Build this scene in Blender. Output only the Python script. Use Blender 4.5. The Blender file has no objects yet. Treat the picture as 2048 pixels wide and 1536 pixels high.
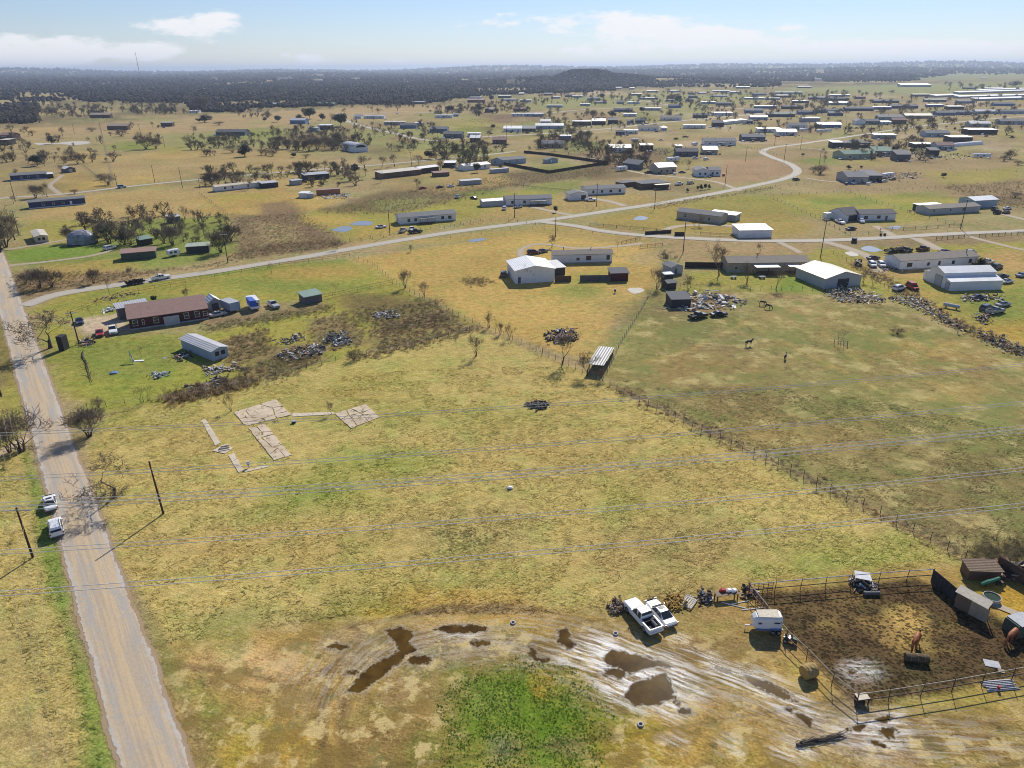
import bpy, math, random
import numpy as np
from mathutils import Vector, Matrix, Euler
random.seed(7)
SC = bpy.context.scene
COL = SC.collection
# ------------------------------------------------------------------ camera
CAMH, F = 62.0, 1430.0
PITCH = math.atan((768-136)/F)
ROLL = -0.0066
cam = bpy.data.cameras.new('camera'); cam.sensor_width = 36; cam.lens = 36*F/2048
cam.clip_start = 1; cam.clip_end = 90000
co = bpy.data.objects.new('camera', cam); COL.objects.link(co)
CROT = (Euler((math.pi/2-PITCH, 0, 0)).to_matrix() @ Euler((0, 0, ROLL)).to_matrix())
co.matrix_world = Matrix.Translation((0, 0, CAMH)) @ CROT.to_4x4()
SC.camera = co
CR = np.array(CROT)
def G(px, py, z=0.0):
    "ground point (height z) seen at photo pixel px,py"
    d = CR @ np.array([(px-1024)/F, -(py-768)/F, -1.0])
    t = (z-CAMH)/d[2]
    return Vector((d[0]*t, d[1]*t, z))
def PIX(x, y, z=0.0):
    d = CR.T @ np.array([x, y, z-CAMH])
    return 1024+F*d[0]/-d[2], 768-F*d[1]/-d[2]
def HM(px, py, hpx):
    "height in metres of an upright thing standing at px,py that is hpx pixels tall"
    a = G(px, py).length; d = CR @ np.array([(px-1024)/F, -(py-hpx-768)/F, -1.0])
    return CAMH+a*d[2]/math.hypot(d[0], d[1])
# ------------------------------------------------------------------ light
SUN_AZ = math.atan2(0.334, 0.943)      # from +y towards +x
SUN_EL = math.radians(37)
sl = bpy.data.lights.new('sun', 'SUN'); sl.energy = 5.0; sl.angle = math.radians(0.53); sl.color = (1.0, 0.94, 0.84)
so = bpy.data.objects.new('sun', sl); COL.objects.link(so)
sd = Vector((math.sin(SUN_AZ)*math.cos(SUN_EL), math.cos(SUN_AZ)*math.cos(SUN_EL), math.sin(SUN_EL)))
so.rotation_euler = sd.to_track_quat('Z', 'Y').to_euler(); so.location = (0, 0, 300)
W = bpy.data.worlds.new('World'); SC.world = W; W.use_nodes = True
nt = W.node_tree; nt.nodes.clear()
def wn(t, **k):
    n = nt.nodes.new(t)
    for a, b in k.items(): setattr(n, a, b)
    return n
out = wn('ShaderNodeOutputWorld'); bg = wn('ShaderNodeBackground'); bg.inputs[1].default_value = 0.108
sky = wn('ShaderNodeTexSky', sky_type='NISHITA', sun_disc=False, sun_elevation=SUN_EL, sun_rotation=SUN_AZ, air_density=1.0, dust_density=0.0, ozone_density=3.0)
nt.links.new(bg.outputs[0], out.inputs[0])
tc = wn('ShaderNodeTexCoord'); sep = wn('ShaderNodeSeparateXYZ'); nt.links.new(tc.outputs['Generated'], sep.inputs[0])
def wm(op, a, b=None, c=None):
    n = wn('ShaderNodeMath', operation=op)
    for i, v in enumerate((a, b, c)):
        if v is None: continue
        if isinstance(v, (int, float)): n.inputs[i].default_value = v
        else: nt.links.new(v, n.inputs[i])
    return n.outputs[0]
AZ = wm('ARCTAN2', sep.outputs[0], sep.outputs[1]); EL = wm('ARCSINE', sep.outputs[2])
cmb = wn('ShaderNodeCombineXYZ'); nt.links.new(wm('MULTIPLY', AZ, 13), cmb.inputs[0]); nt.links.new(wm('MULTIPLY', EL, 40), cmb.inputs[1])
nz = wn('ShaderNodeTexNoise'); nz.inputs['Scale'].default_value = 1.9; nz.inputs['Detail'].default_value = 7; nz.inputs['Roughness'].default_value = 0.6
nt.links.new(cmb.outputs[0], nz.inputs['Vector'])
acc = None
# cloud banks: azimuth, elevation, half widths (radians), weight
for px, py, wx, wy, wgt in [(80, 96, 170, 26, .54), (300, 104, 60, 13, .5), (40, 126, 110, 16, .5), (400, 48, 85, 25, .62), (620, 118, 60, 14, .5), (800, 125, 50, 9, .42),
                            (1270, 52, 150, 28, .58), (1440, 78, 130, 20, .5), (1700, 98, 140, 15, .38), (1930, 104, 140, 20, .5), (1180, 105, 150, 16, .38), (1000, 40, 120, 22, .34), (1750, 60, 220, 24, .2)]:
    d = CR @ np.array([(px-1024)/F, -(py-768)/F, -1.0]); d /= np.linalg.norm(d)
    a0, e0 = math.atan2(d[0], d[1]), math.asin(d[2]); sx, sy = wx/F, wy/F
    u = wm('DIVIDE', wm('SUBTRACT', AZ, a0), sx); v = wm('DIVIDE', wm('SUBTRACT', EL, e0), sy)
    g = wm('MULTIPLY', wm('EXPONENT', wm('MULTIPLY', wm('ADD', wm('MULTIPLY', u, u), wm('MULTIPLY', v, v)), -1.0)), wgt)
    acc = g if acc is None else wm('ADD', acc, g)
cl = wn('ShaderNodeMapRange', interpolation_type='SMOOTHSTEP'); cl.inputs[1].default_value = 0.82; cl.inputs[2].default_value = 1.08; cl.inputs[3].default_value = 0; cl.inputs[4].default_value = 0.95
nt.links.new(wm('ADD', acc, wm('MULTIPLY', nz.outputs[0], 1.08)), cl.inputs[0])
mx = wn('ShaderNodeMix', data_type='RGBA'); nt.links.new(cl.outputs[0], mx.inputs[0]); tint = wn('ShaderNodeVectorMath', operation='MULTIPLY'); tint.inputs[1].default_value = (.76, .79, .97); nt.links.new(sky.outputs[0], tint.inputs[0]); nt.links.new(tint.outputs[0], mx.inputs[6]); mx.inputs[7].default_value = (9.0, 9.0, 9.1, 1)
nt.links.new(mx.outputs[2], bg.inputs[0])
SC.view_settings.view_transform = 'Standard'; SC.view_settings.look = 'None'; SC.view_settings.exposure = 0.0; SC.view_settings.gamma = 1
try:
    SC.cycles.use_denoising = True; SC.cycles.denoiser = 'OPENIMAGEDENOISE'; SC.cycles.denoising_input_passes = 'RGB_ALBEDO_NORMAL'
    SC.cycles.max_bounces = 5; SC.cycles.volume_bounces = 0; SC.cycles.diffuse_bounces = 3; SC.cycles.transparent_max_bounces = 8
    SC.cycles.filter_width = 1.0
    SC.cycles.caustics_reflective = False; SC.cycles.caustics_refractive = False
except Exception: pass
# ------------------------------------------------------------------ labels
REG = []
ZONES = []      # x0,y0,x1,y1,phrase  (photo pixels), first match wins
NUM = ['zero', 'one', 'two', 'three', 'four', 'five', 'six', 'seven', 'eight', 'nine', 'ten', 'eleven', 'twelve', 'thirteen', 'fourteen', 'fifteen', 'sixteen', 'seventeen', 'eighteen', 'nineteen', 'twenty']
ORD = ['zeroth', 'first', 'second', 'third', 'fourth', 'fifth', 'sixth', 'seventh', 'eighth', 'ninth', 'tenth', 'eleventh', 'twelfth', 'thirteenth', 'fourteenth', 'fifteenth', 'sixteenth', 'seventeenth', 'eighteenth', 'nineteenth', 'twentieth']
def zone(px, py):
    for x0, y0, x1, y1, s in ZONES:
        if x0 <= px < x1 and y0 <= py < y1: return s
    return 'in the distance'
def reg(o, desc, cat, group=None, px=0, py=0, label=None, z=None):
    o['category'] = cat
    if group: o['group'] = group
    if label: o['label'] = label
    else: REG.append((o, desc, z or zone(px, py), px, py))
    return o
def plural(d):
    w = d.split(' with ', 1) if ' with ' in d else [d]
    h = w[0]
    h += 'es' if h.endswith(('s', 'sh', 'ch', 'x')) else 's'
    return h + (' with '+w[1] if len(w) > 1 else '')
def finish_labels():
    cells = {}; short = {}
    for r in REG: short.setdefault((r[1].split(' with ')[0], r[2]), []).append(r)
    for (d, z), L in short.items():
        full = {}
        for r in L: full.setdefault(r[1], []).append(r)
        wordy = any((len(q)+0 and len((f+' '+z).split())+(0 if len(q) == 1 else 4 if len(q) == 2 else 5)) > 16 for f, q in full.items())
        for r in L: cells.setdefault((d if wordy else r[1], z), []).append(r)
    for (d, z), L in cells.items():
        L.sort(key=lambda r: r[3]); n = len(L)
        for i, r in enumerate(L):
            if n == 1: s = d+' '+z
            elif n == 2: s = ('left' if i == 0 else 'right')+' one of two '+plural(d)+' '+z
            else:
                if i == 0: s = 'leftmost of '+NUM[min(n, 20)]+' '+plural(d)+' '+z
                elif i == n-1: s = 'rightmost of '+NUM[min(n, 20)]+' '+plural(d)+' '+z
                else: s = ORD[min(i+1, 20)]+' from left of '+NUM[min(n, 20)]+' '+plural(d)+' '+z
            r[0]['label'] = s
# ------------------------------------------------------------------ materials
MATS = {}
def pm(key, col=None, rough=0.75, var=0.16, scale=1.6, metal=0.0, ribs=None, dirt=0.12, emit=None):
    "procedural material: colour broken up by two noises, optional ribs (spacing metres, axis)"
    if key in MATS: return MATS[key]
    m = bpy.data.materials.new(key); m.use_nodes = True; MATS[key] = m
    N = m.node_tree; b = N.nodes['Principled BSDF']
    b.inputs['Roughness'].default_value = rough; b.inputs['Metallic'].default_value = metal
    t = N.nodes.new('ShaderNodeTexCoord')
    n1 = N.nodes.new('ShaderNodeTexNoise'); n1.inputs['Scale'].default_value = scale; n1.inputs['Detail'].default_value = 5
    n2 = N.nodes.new('ShaderNodeTexNoise'); n2.inputs['Scale'].default_value = scale*0.22; n2.inputs['Detail'].default_value = 3
    N.links.new(t.outputs['Object'], n1.inputs['Vector']); N.links.new(t.outputs['Object'], n2.inputs['Vector'])
    r1 = N.nodes.new('ShaderNodeMapRange'); r1.inputs[1].default_value = .3; r1.inputs[2].default_value = .7; r1.inputs[3].default_value = 1-var; r1.inputs[4].default_value = 1+var
    N.links.new(n1.outputs[0], r1.inputs[0])
    mul = N.nodes.new('ShaderNodeVectorMath'); mul.operation = 'SCALE'; mul.inputs[0].default_value = col
    N.links.new(r1.outputs[0], mul.inputs['Scale'])
    mx = N.nodes.new('ShaderNodeMix'); mx.data_type = 'RGBA'
    r2 = N.nodes.new('ShaderNodeMapRange'); r2.inputs[1].default_value = .45; r2.inputs[2].default_value = .75; r2.inputs[3].default_value = 0; r2.inputs[4].default_value = dirt*3
    N.links.new(n2.outputs[0], r2.inputs[0]); N.links.new(r2.outputs[0], mx.inputs[0])
    N.links.new(mul.outputs[0], mx.inputs[6]); mx.inputs[7].default_value = (col[0]*.55+.03, col[1]*.5+.022, col[2]*.42+.012, 1)
    last = mx.outputs[2]
    if ribs:
        sp = N.nodes.new('ShaderNodeSeparateXYZ'); N.links.new(t.outputs['Object'], sp.inputs[0])
        w = N.nodes.new('ShaderNodeMath'); w.operation = 'MULTIPLY'; w.inputs[1].default_value = 2*math.pi/ribs[0]; N.links.new(sp.outputs[ribs[1]], w.inputs[0])
        s = N.nodes.new('ShaderNodeMath'); s.operation = 'SINE'; N.links.new(w.outputs[0], s.inputs[0])
        bp = N.nodes.new('ShaderNodeBump'); bp.inputs['Strength'].default_value = .5; bp.inputs['Distance'].default_value = .04; N.links.new(s.outputs[0], bp.inputs['Height'])
        N.links.new(bp.outputs[0], b.inputs['Normal'])
    N.links.new(last, b.inputs['Base Color'])
    return m
CO = dict(white=(.82, .82, .81), cream=(.62, .55, .42), tan=(.42, .34, .24), beige=(.5, .43, .33), grey=(.38, .39, .39), dgrey=(.13, .13, .135), lgrey=(.46, .47, .48), navy=(.035, .055, .12), blue=(.12, .2, .36),
          lblue=(.36, .44, .52), dark=(.045, .045, .05), brown=(.14, .09, .06), dbrown=(.06, .042, .032), red=(.42, .03, .025), maroon=(.09, .022, .022), green=(.22, .32, .24), pgreen=(.40, .44, .33), dgreen=(.07, .1, .075), teal=(.1, .14, .16),
          silver=(.5, .5, .51), black=(.018, .018, .02), rust=(.3, .14, .07), roofbrown=(.33, .205, .17), roofgrey=(.22, .22, .22), rooftan=(.3, .26, .21), orange=(.4, .17, .08), wood=(.2, .14, .09), bluetarp=(.04, .12, .5))
def wallm(c): return pm('siding_'+c, CO[c], .7, .07, 2.5, ribs=(.24, 2), dirt=.07)
def roofm(c, metal=False): return pm(('metal_roof_' if metal else 'shingle_roof_')+c, CO[c], .5 if metal else .9, .06 if metal else .2, 3 if not metal else 1.2, ribs=(.6, 0) if metal else (.3, 1), dirt=.1 if metal else .06)
def paint(c): return pm('car_paint_'+c, CO[c], .28, .03, 1, dirt=.04)
def plain(c): return pm('plain_'+c, CO[c], .75, .14, 3)
def glass(): 
    return pm('window_glass', (.03, .035, .045), .12, .2, .8, dirt=0)
# ------------------------------------------------------------------ mesh builder
class MB:
    def __init__(s): s.v = []; s.f = []; s.m = []; s.k = 0
    def add(s, vs, fs):
        o = len(s.v); s.v.extend([tuple(p) for p in vs]); s.f.extend([tuple(i+o for i in f) for f in fs]); s.m.extend([s.k]*len(fs)); return s
    def box(s, x0, y0, z0, x1, y1, z1):
        return s.add([(x0, y0, z0), (x1, y0, z0), (x1, y1, z0), (x0, y1, z0), (x0, y0, z1), (x1, y0, z1), (x1, y1, z1), (x0, y1, z1)],
                     [(0, 3, 2, 1), (4, 5, 6, 7), (0, 1, 5, 4), (1, 2, 6, 5), (2, 3, 7, 6), (3, 0, 4, 7)])
    def obox(s, c, size, rot=(0, 0, 0)):
        R = Euler(rot).to_matrix(); h = Vector(size)/2; c = Vector(c)
        vs = [c+R@Vector((h.x*a, h.y*b, h.z*d)) for d in (-1, 1) for a, b in ((-1, -1), (1, -1), (1, 1), (-1, 1))]
        return s.add(vs, [(0, 3, 2, 1), (4, 5, 6, 7), (0, 1, 5, 4), (1, 2, 6, 5), (2, 3, 7, 6), (3, 0, 4, 7)])
    def tube(s, p0, p1, r0, r1=None, n=6, cap=True):
        r1 = r0 if r1 is None else r1
        p0 = Vector(p0); p1 = Vector(p1); d = (p1-p0)
        if d.length < 1e-6: return s
        d.normalize(); a = d.orthogonal().normalized(); b = d.cross(a)
        vs = [p+(a*math.cos(2*math.pi*i/n)+b*math.sin(2*math.pi*i/n))*r for p, r in ((p0, r0), (p1, r1)) for i in range(n)]
        fs = [(i, (i+1) % n, n+(i+1) % n, n+i) for i in range(n)]
        if cap: fs += [tuple(range(n-1, -1, -1)), tuple(range(n, 2*n))]
        return s.add(vs, fs)
    def path(s, pts, rs, n=5):
        "one swept tube through pts"
        pts = [Vector(p) for p in pts]; vs = []; fs = []
        for i, p in enumerate(pts):
            d = (pts[min(i+1, len(pts)-1)]-pts[max(i-1, 0)]).normalized()
            a = d.cross(Vector((.31, .17, .93))).normalized(); b = d.cross(a)
            r = rs[i] if isinstance(rs, (list, tuple)) else rs
            vs += [p+(a*math.cos(2*math.pi*k/n)+b*math.sin(2*math.pi*k/n))*r for k in range(n)]
        for i in range(len(pts)-1):
            fs += [(i*n+k, i*n+(k+1) % n, (i+1)*n+(k+1) % n, (i+1)*n+k) for k in range(n)]
        fs += [tuple(range(n-1, -1, -1)), tuple((len(pts)-1)*n+k for k in range(n))]
        return s.add(vs, fs)
    def prism(s, prof, y0, y1):
        "profile in xz swept along y"
        n = len(prof)
        vs = [(x, y0, z) for x, z in prof]+[(x, y1, z) for x, z in prof]
        return s.add(vs, [tuple(range(n)), tuple(range(2*n-1, n-1, -1))]+[(i, n+i, n+(i+1) % n, (i+1) % n) for i in range(n)])
    def plate(s, poly, z0, z1):
        n = len(poly)
        vs = [(p[0], p[1], z0) for p in poly]+[(p[0], p[1], z1) for p in poly]
        return s.add(vs, [tuple(range(n-1, -1, -1)), tuple(range(n, 2*n))]+[(i, (i+1) % n, n+(i+1) % n, n+i) for i in range(n)])
    def loft(s, st, ch=.12):
        "st: (x, halfwidth, z0, z1[, top halfwidth]) stations along x, chamfered section"
        vs = []; n = 8
        for q in st:
            x, w, z0, z1 = q[:4]; wt = q[4] if len(q) > 4 else w; c = min(ch, (z1-z0)*.45)
            vs += [(x, -w+c, z0), (x, w-c, z0), (x, w, z0+c), (x, wt, z1-c), (x, wt-c, z1), (x, -wt+c, z1), (x, -wt, z1-c), (x, -w, z0+c)]
        fs = []
        for i in range(len(st)-1):
            fs += [(i*n+k, (i+1)*n+k, (i+1)*n+(k+1) % n, i*n+(k+1) % n) for k in range(n)]
        fs += [tuple(range(n)), tuple((len(st)-1)*n+k for k in range(n-1, -1, -1))]
        return s.add(vs, fs)
    def mesh(s, name, mats):
        me = bpy.data.meshes.new(name); me.from_pydata(s.v, [], s.f)
        if not isinstance(mats, (list, tuple)): mats = [mats]
        for m in mats: me.materials.append(m)
        if len(mats) > 1: me.polygons.foreach_set('material_index', s.m)
        me.validate(); me.update(); return me
    def build(s, name, mats, parent=None, smooth=False):
        me = s.mesh(name, mats)
        if smooth: me.polygons.foreach_set('use_smooth', [True]*len(me.polygons))
        return link(name, me, parent)
def link(name, data, parent=None):
    o = bpy.data.objects.new(name, data); COL.objects.link(o)
    if parent is not None: o.parent = parent
    return o
def empty(name, loc, rz=0.0):
    o = bpy.data.objects.new(name, None); COL.objects.link(o); o.location = loc; o.rotation_euler = (0, 0, rz); o.empty_display_size = .3; return o
def structure(o, **k):
    o['kind'] = 'structure'; return o
KIDS = {}
def copy_tree(o, parent=None):
    c = o.copy(); COL.objects.link(c); c.parent = parent
    for ch in list(o.children): copy_tree(ch, c)
    return c
# ------------------------------------------------------------------ terrain
def hz(x, y):
    r = np.hypot(x, y)
    h = 0*r
    for px, d, hh, sx, sy in [(1165, 3300, 50, 150, 240), (1100, 3400, 22, 330, 300), (1210, 3350, 32, 230, 300), (1290, 3500, 18, 380, 300)]:
        a = math.atan((px-1024)/F); cx, cy = d*math.sin(a), d*math.cos(a)
        # local frame: across / along the view from the middle of the lot
        dx, dy = x-cx, y-cy; u = dx*math.cos(a)-dy*math.sin(a); v = dx*math.sin(a)+dy*math.cos(a)
        h = np.maximum(h, hh*np.exp(-(u/sx)**2-(v/sy)**2)) if hh < 40 else np.maximum(h, hh*np.exp(-(np.abs(u)/sx)**3-(v/sy)**2))
    az = np.arctan2(x, y)
    h = h+np.exp(-((r-14500)/3200)**2)*(48+26*np.sin(az*9+1)+ 20*np.sin(az*23+2)+70*np.exp(-((az-.42)/.16)**2)-25*np.exp(-((az-.62)/.06)**2))
    h = h+np.exp(-((r-8200)/1500)**2)*(22*np.exp(-((az-.3)/.2)**2)+10*np.sin(az*17)+8)
    return np.where(r > 1900, h, 0)
def hash2(i, j, s):
    h = (i.astype(np.int64)*374761393+j.astype(np.int64)*668265263+s*974711) & 0x7fffffff
    h = ((h ^ (h >> 13))*1274126177) & 0x7fffffff
    return ((h ^ (h >> 16)) & 0xffff)/65535.0
def vn(x, y, s=0):
    i = np.floor(x); j = np.floor(y); fx = x-i; fy = y-j; fx = fx*fx*(3-2*fx); fy = fy*fy*(3-2*fy)
    a = hash2(i, j, s); b = hash2(i+1, j, s); c = hash2(i, j+1, s); d = hash2(i+1, j+1, s)
    return (a*(1-fx)+b*fx)*(1-fy)+(c*(1-fx)+d*fx)*fy
def fbm(x, y, s=0, o=4):
    t = 0; a = .5; n = 0
    for k in range(o): t = t+a*vn(x*2**k, y*2**k, s+k); n += a; a *= .55
    return t/n
# polar sheet: fine towards the fields in view, coarse elsewhere
fine = np.radians(np.arange(-43, 43.01, 0.125)); coarse = np.radians(np.arange(46, 315, 4.0))
ANG = np.concatenate([fine, coarse]); NA = len(ANG)
R_ = [3.0]
while R_[-1] < 40000:
    r = R_[-1]; R_.append(r+max(.16 if r > 38 else 3.0, 1.6*r*r/(62*715) if r < 2600 else r*.05))
RAD = np.array(R_); NR = len(RAD)
AA, RR = np.meshgrid(ANG, RAD)
GX = (RR*np.sin(AA)).ravel(); GY = (RR*np.cos(AA)).ravel(); GZ = hz(GX, GY)
NV = len(GX)
colr = np.zeros((NV, 3)); msk = np.zeros((NV, 4)); msk2 = np.zeros((NV, 4))
A3 = np.array
C = dict(tan=(.268, .225, .115), lot=(.35, .295, .105), lotg=(.21, .24, .05), past=(.21, .185, .075), pastg=(.16, .18, .06), yard=(.34, .25, .08), yard2=(.41, .30, .10), green=(.16, .205, .05), bgreen=(.125, .205, .035),
         weed=(.18, .14, .085), weed2=(.20, .155, .09), dweed=(.12, .095, .055), mud=(.085, .062, .032), straw=(.38, .28, .095), clay=(.44, .32, .145), clay2=(.28, .21, .07), ochre=(.36, .25, .045), wet=(.26, .215, .15), wetd=(.13, .09, .045),
         rust=(.26, .15, .07), gravel=(.40, .34, .25), wood=(.06, .055, .04), far=(.20, .18, .085), fgreen=(.21, .23, .085), dirt=(.24, .165, .095), grass2=(.25, .24, .06), rdirt=(.29, .20, .125))
nb = fbm(GX/70, GY/70, 3); ns = fbm(GX/9, GY/9, 11); nss = fbm(GX/2.2, GY/2.2, 23)
colr[:] = C['tan']
d0 = np.hypot(GX, GY)
gq = .6*np.clip((fbm(GX/55, GY/55, 3)-.48)*5, 0, 1)[:, None]; colr[:] = colr*(1-gq)+A3(C['fgreen'])*gq
gq = .6*np.clip((fbm(GX/38, GY/38, 61)-.55)*6, 0, 1)[:, None]; colr[:] = colr*(1-gq)+A3(C['weed'])*gq
gq = .5*np.clip((fbm(GX/30+9, GY/30, 87)-.6)*7, 0, 1)[:, None]; colr[:] = colr*(1-gq)+A3((.34, .27, .16))*gq
f2 = np.clip((d0-1500)/900, 0, 1)[:, None]
colr[:] = colr*(1-f2)+A3(C['far'])*f2
def bounds(P, m):
    xs = [p[0] for p in P]; ys = [p[1] for p in P]
    return np.where((GX > min(xs)-m) & (GX < max(xs)+m) & (GY > min(ys)-m) & (GY < max(ys)+m))[0]
def sdist(P, idx, closed=True):
    x = GX[idx]; y = GY[idx]; best = np.full(len(idx), 1e9); ins = np.zeros(len(idx), bool)
    n = len(P)
    for i in range(n if closed else n-1):
        ax, ay = P[i][:2]; bx, by = P[(i+1) % n][:2]
        dx, dy = bx-ax, by-ay; L = dx*dx+dy*dy+1e-9
        t = np.clip(((x-ax)*dx+(y-ay)*dy)/L, 0, 1)
        best = np.minimum(best, np.hypot(x-ax-t*dx, y-ay-t*dy))
        if closed:
            c = ((ay > y) != (by > y)) & (x < (bx-ax)*(y-ay)/(by-ay+1e-12)+ax); ins ^= c
    return np.where(ins, -best, best) if closed else best
def field(px, col, soft=1.5, warp=1.5, alpha=1.0, line=None):
    "lay a patch (photo outline carried to the ground) of another ground colour"
    P = [G(*p) for p in px]; dm = sum(p.length for p in P)/len(P); k = max(1, dm/110)
    soft *= k; warp *= k
    idx = bounds(P, soft+warp+(line or 0)+2)
    if not len(idx): return
    s = sdist(P, idx, line is None)
    if line: s = s-line
    s = s+warp*((ns[idx]-.5)*3+(nss[idx]-.5)*1.2)
    a = np.clip(.5-s/(2*soft), 0, 1)*alpha
    c = C[col] if isinstance(col, str) else col
    colr[idx] = colr[idx]*(1-a)[:, None]+A3(c)*a[:, None]
def mask(ch, px, soft=1.0, amt=1.0, line=None, M=None):
    M = msk if M is None else M
    P = [G(*p) for p in px]; idx = bounds(P, soft+1+(line or 0))
    if not len(idx): return
    s = sdist(P, idx, line is None)
    if line: s = s-line
    M[idx, ch] = np.maximum(M[idx, ch], np.clip(.5-s/(2*soft), 0, 1)*amt)
def ell(cx, cy, rx, ry, n=12, t=0): return [(cx+rx*math.cos(2*math.pi*k/n)*math.cos(t)-ry*math.sin(2*math.pi*k/n)*math.sin(t), cy+rx*math.cos(2*math.pi*k/n)*math.sin(t)+ry*math.sin(2*math.pi*k/n)*math.cos(t)) for k in range(n)]
# woods floor
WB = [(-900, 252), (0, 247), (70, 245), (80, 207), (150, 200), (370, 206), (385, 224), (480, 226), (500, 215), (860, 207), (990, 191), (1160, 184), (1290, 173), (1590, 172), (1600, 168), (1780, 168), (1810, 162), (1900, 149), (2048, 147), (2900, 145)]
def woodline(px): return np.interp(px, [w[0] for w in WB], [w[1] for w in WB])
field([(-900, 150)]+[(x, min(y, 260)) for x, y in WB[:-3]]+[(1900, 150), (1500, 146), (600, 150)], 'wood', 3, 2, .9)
cw = fbm(GX/260, GY/260, 41); idx = np.where((d0 > 1000)&(cw > .585))[0]; aw = (np.clip((cw[idx]-.585)/.03, 0, 1)*.85)[:, None]; colr[idx] = colr[idx]*(1-aw)+A3((.30, .25, .13))*aw
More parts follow.
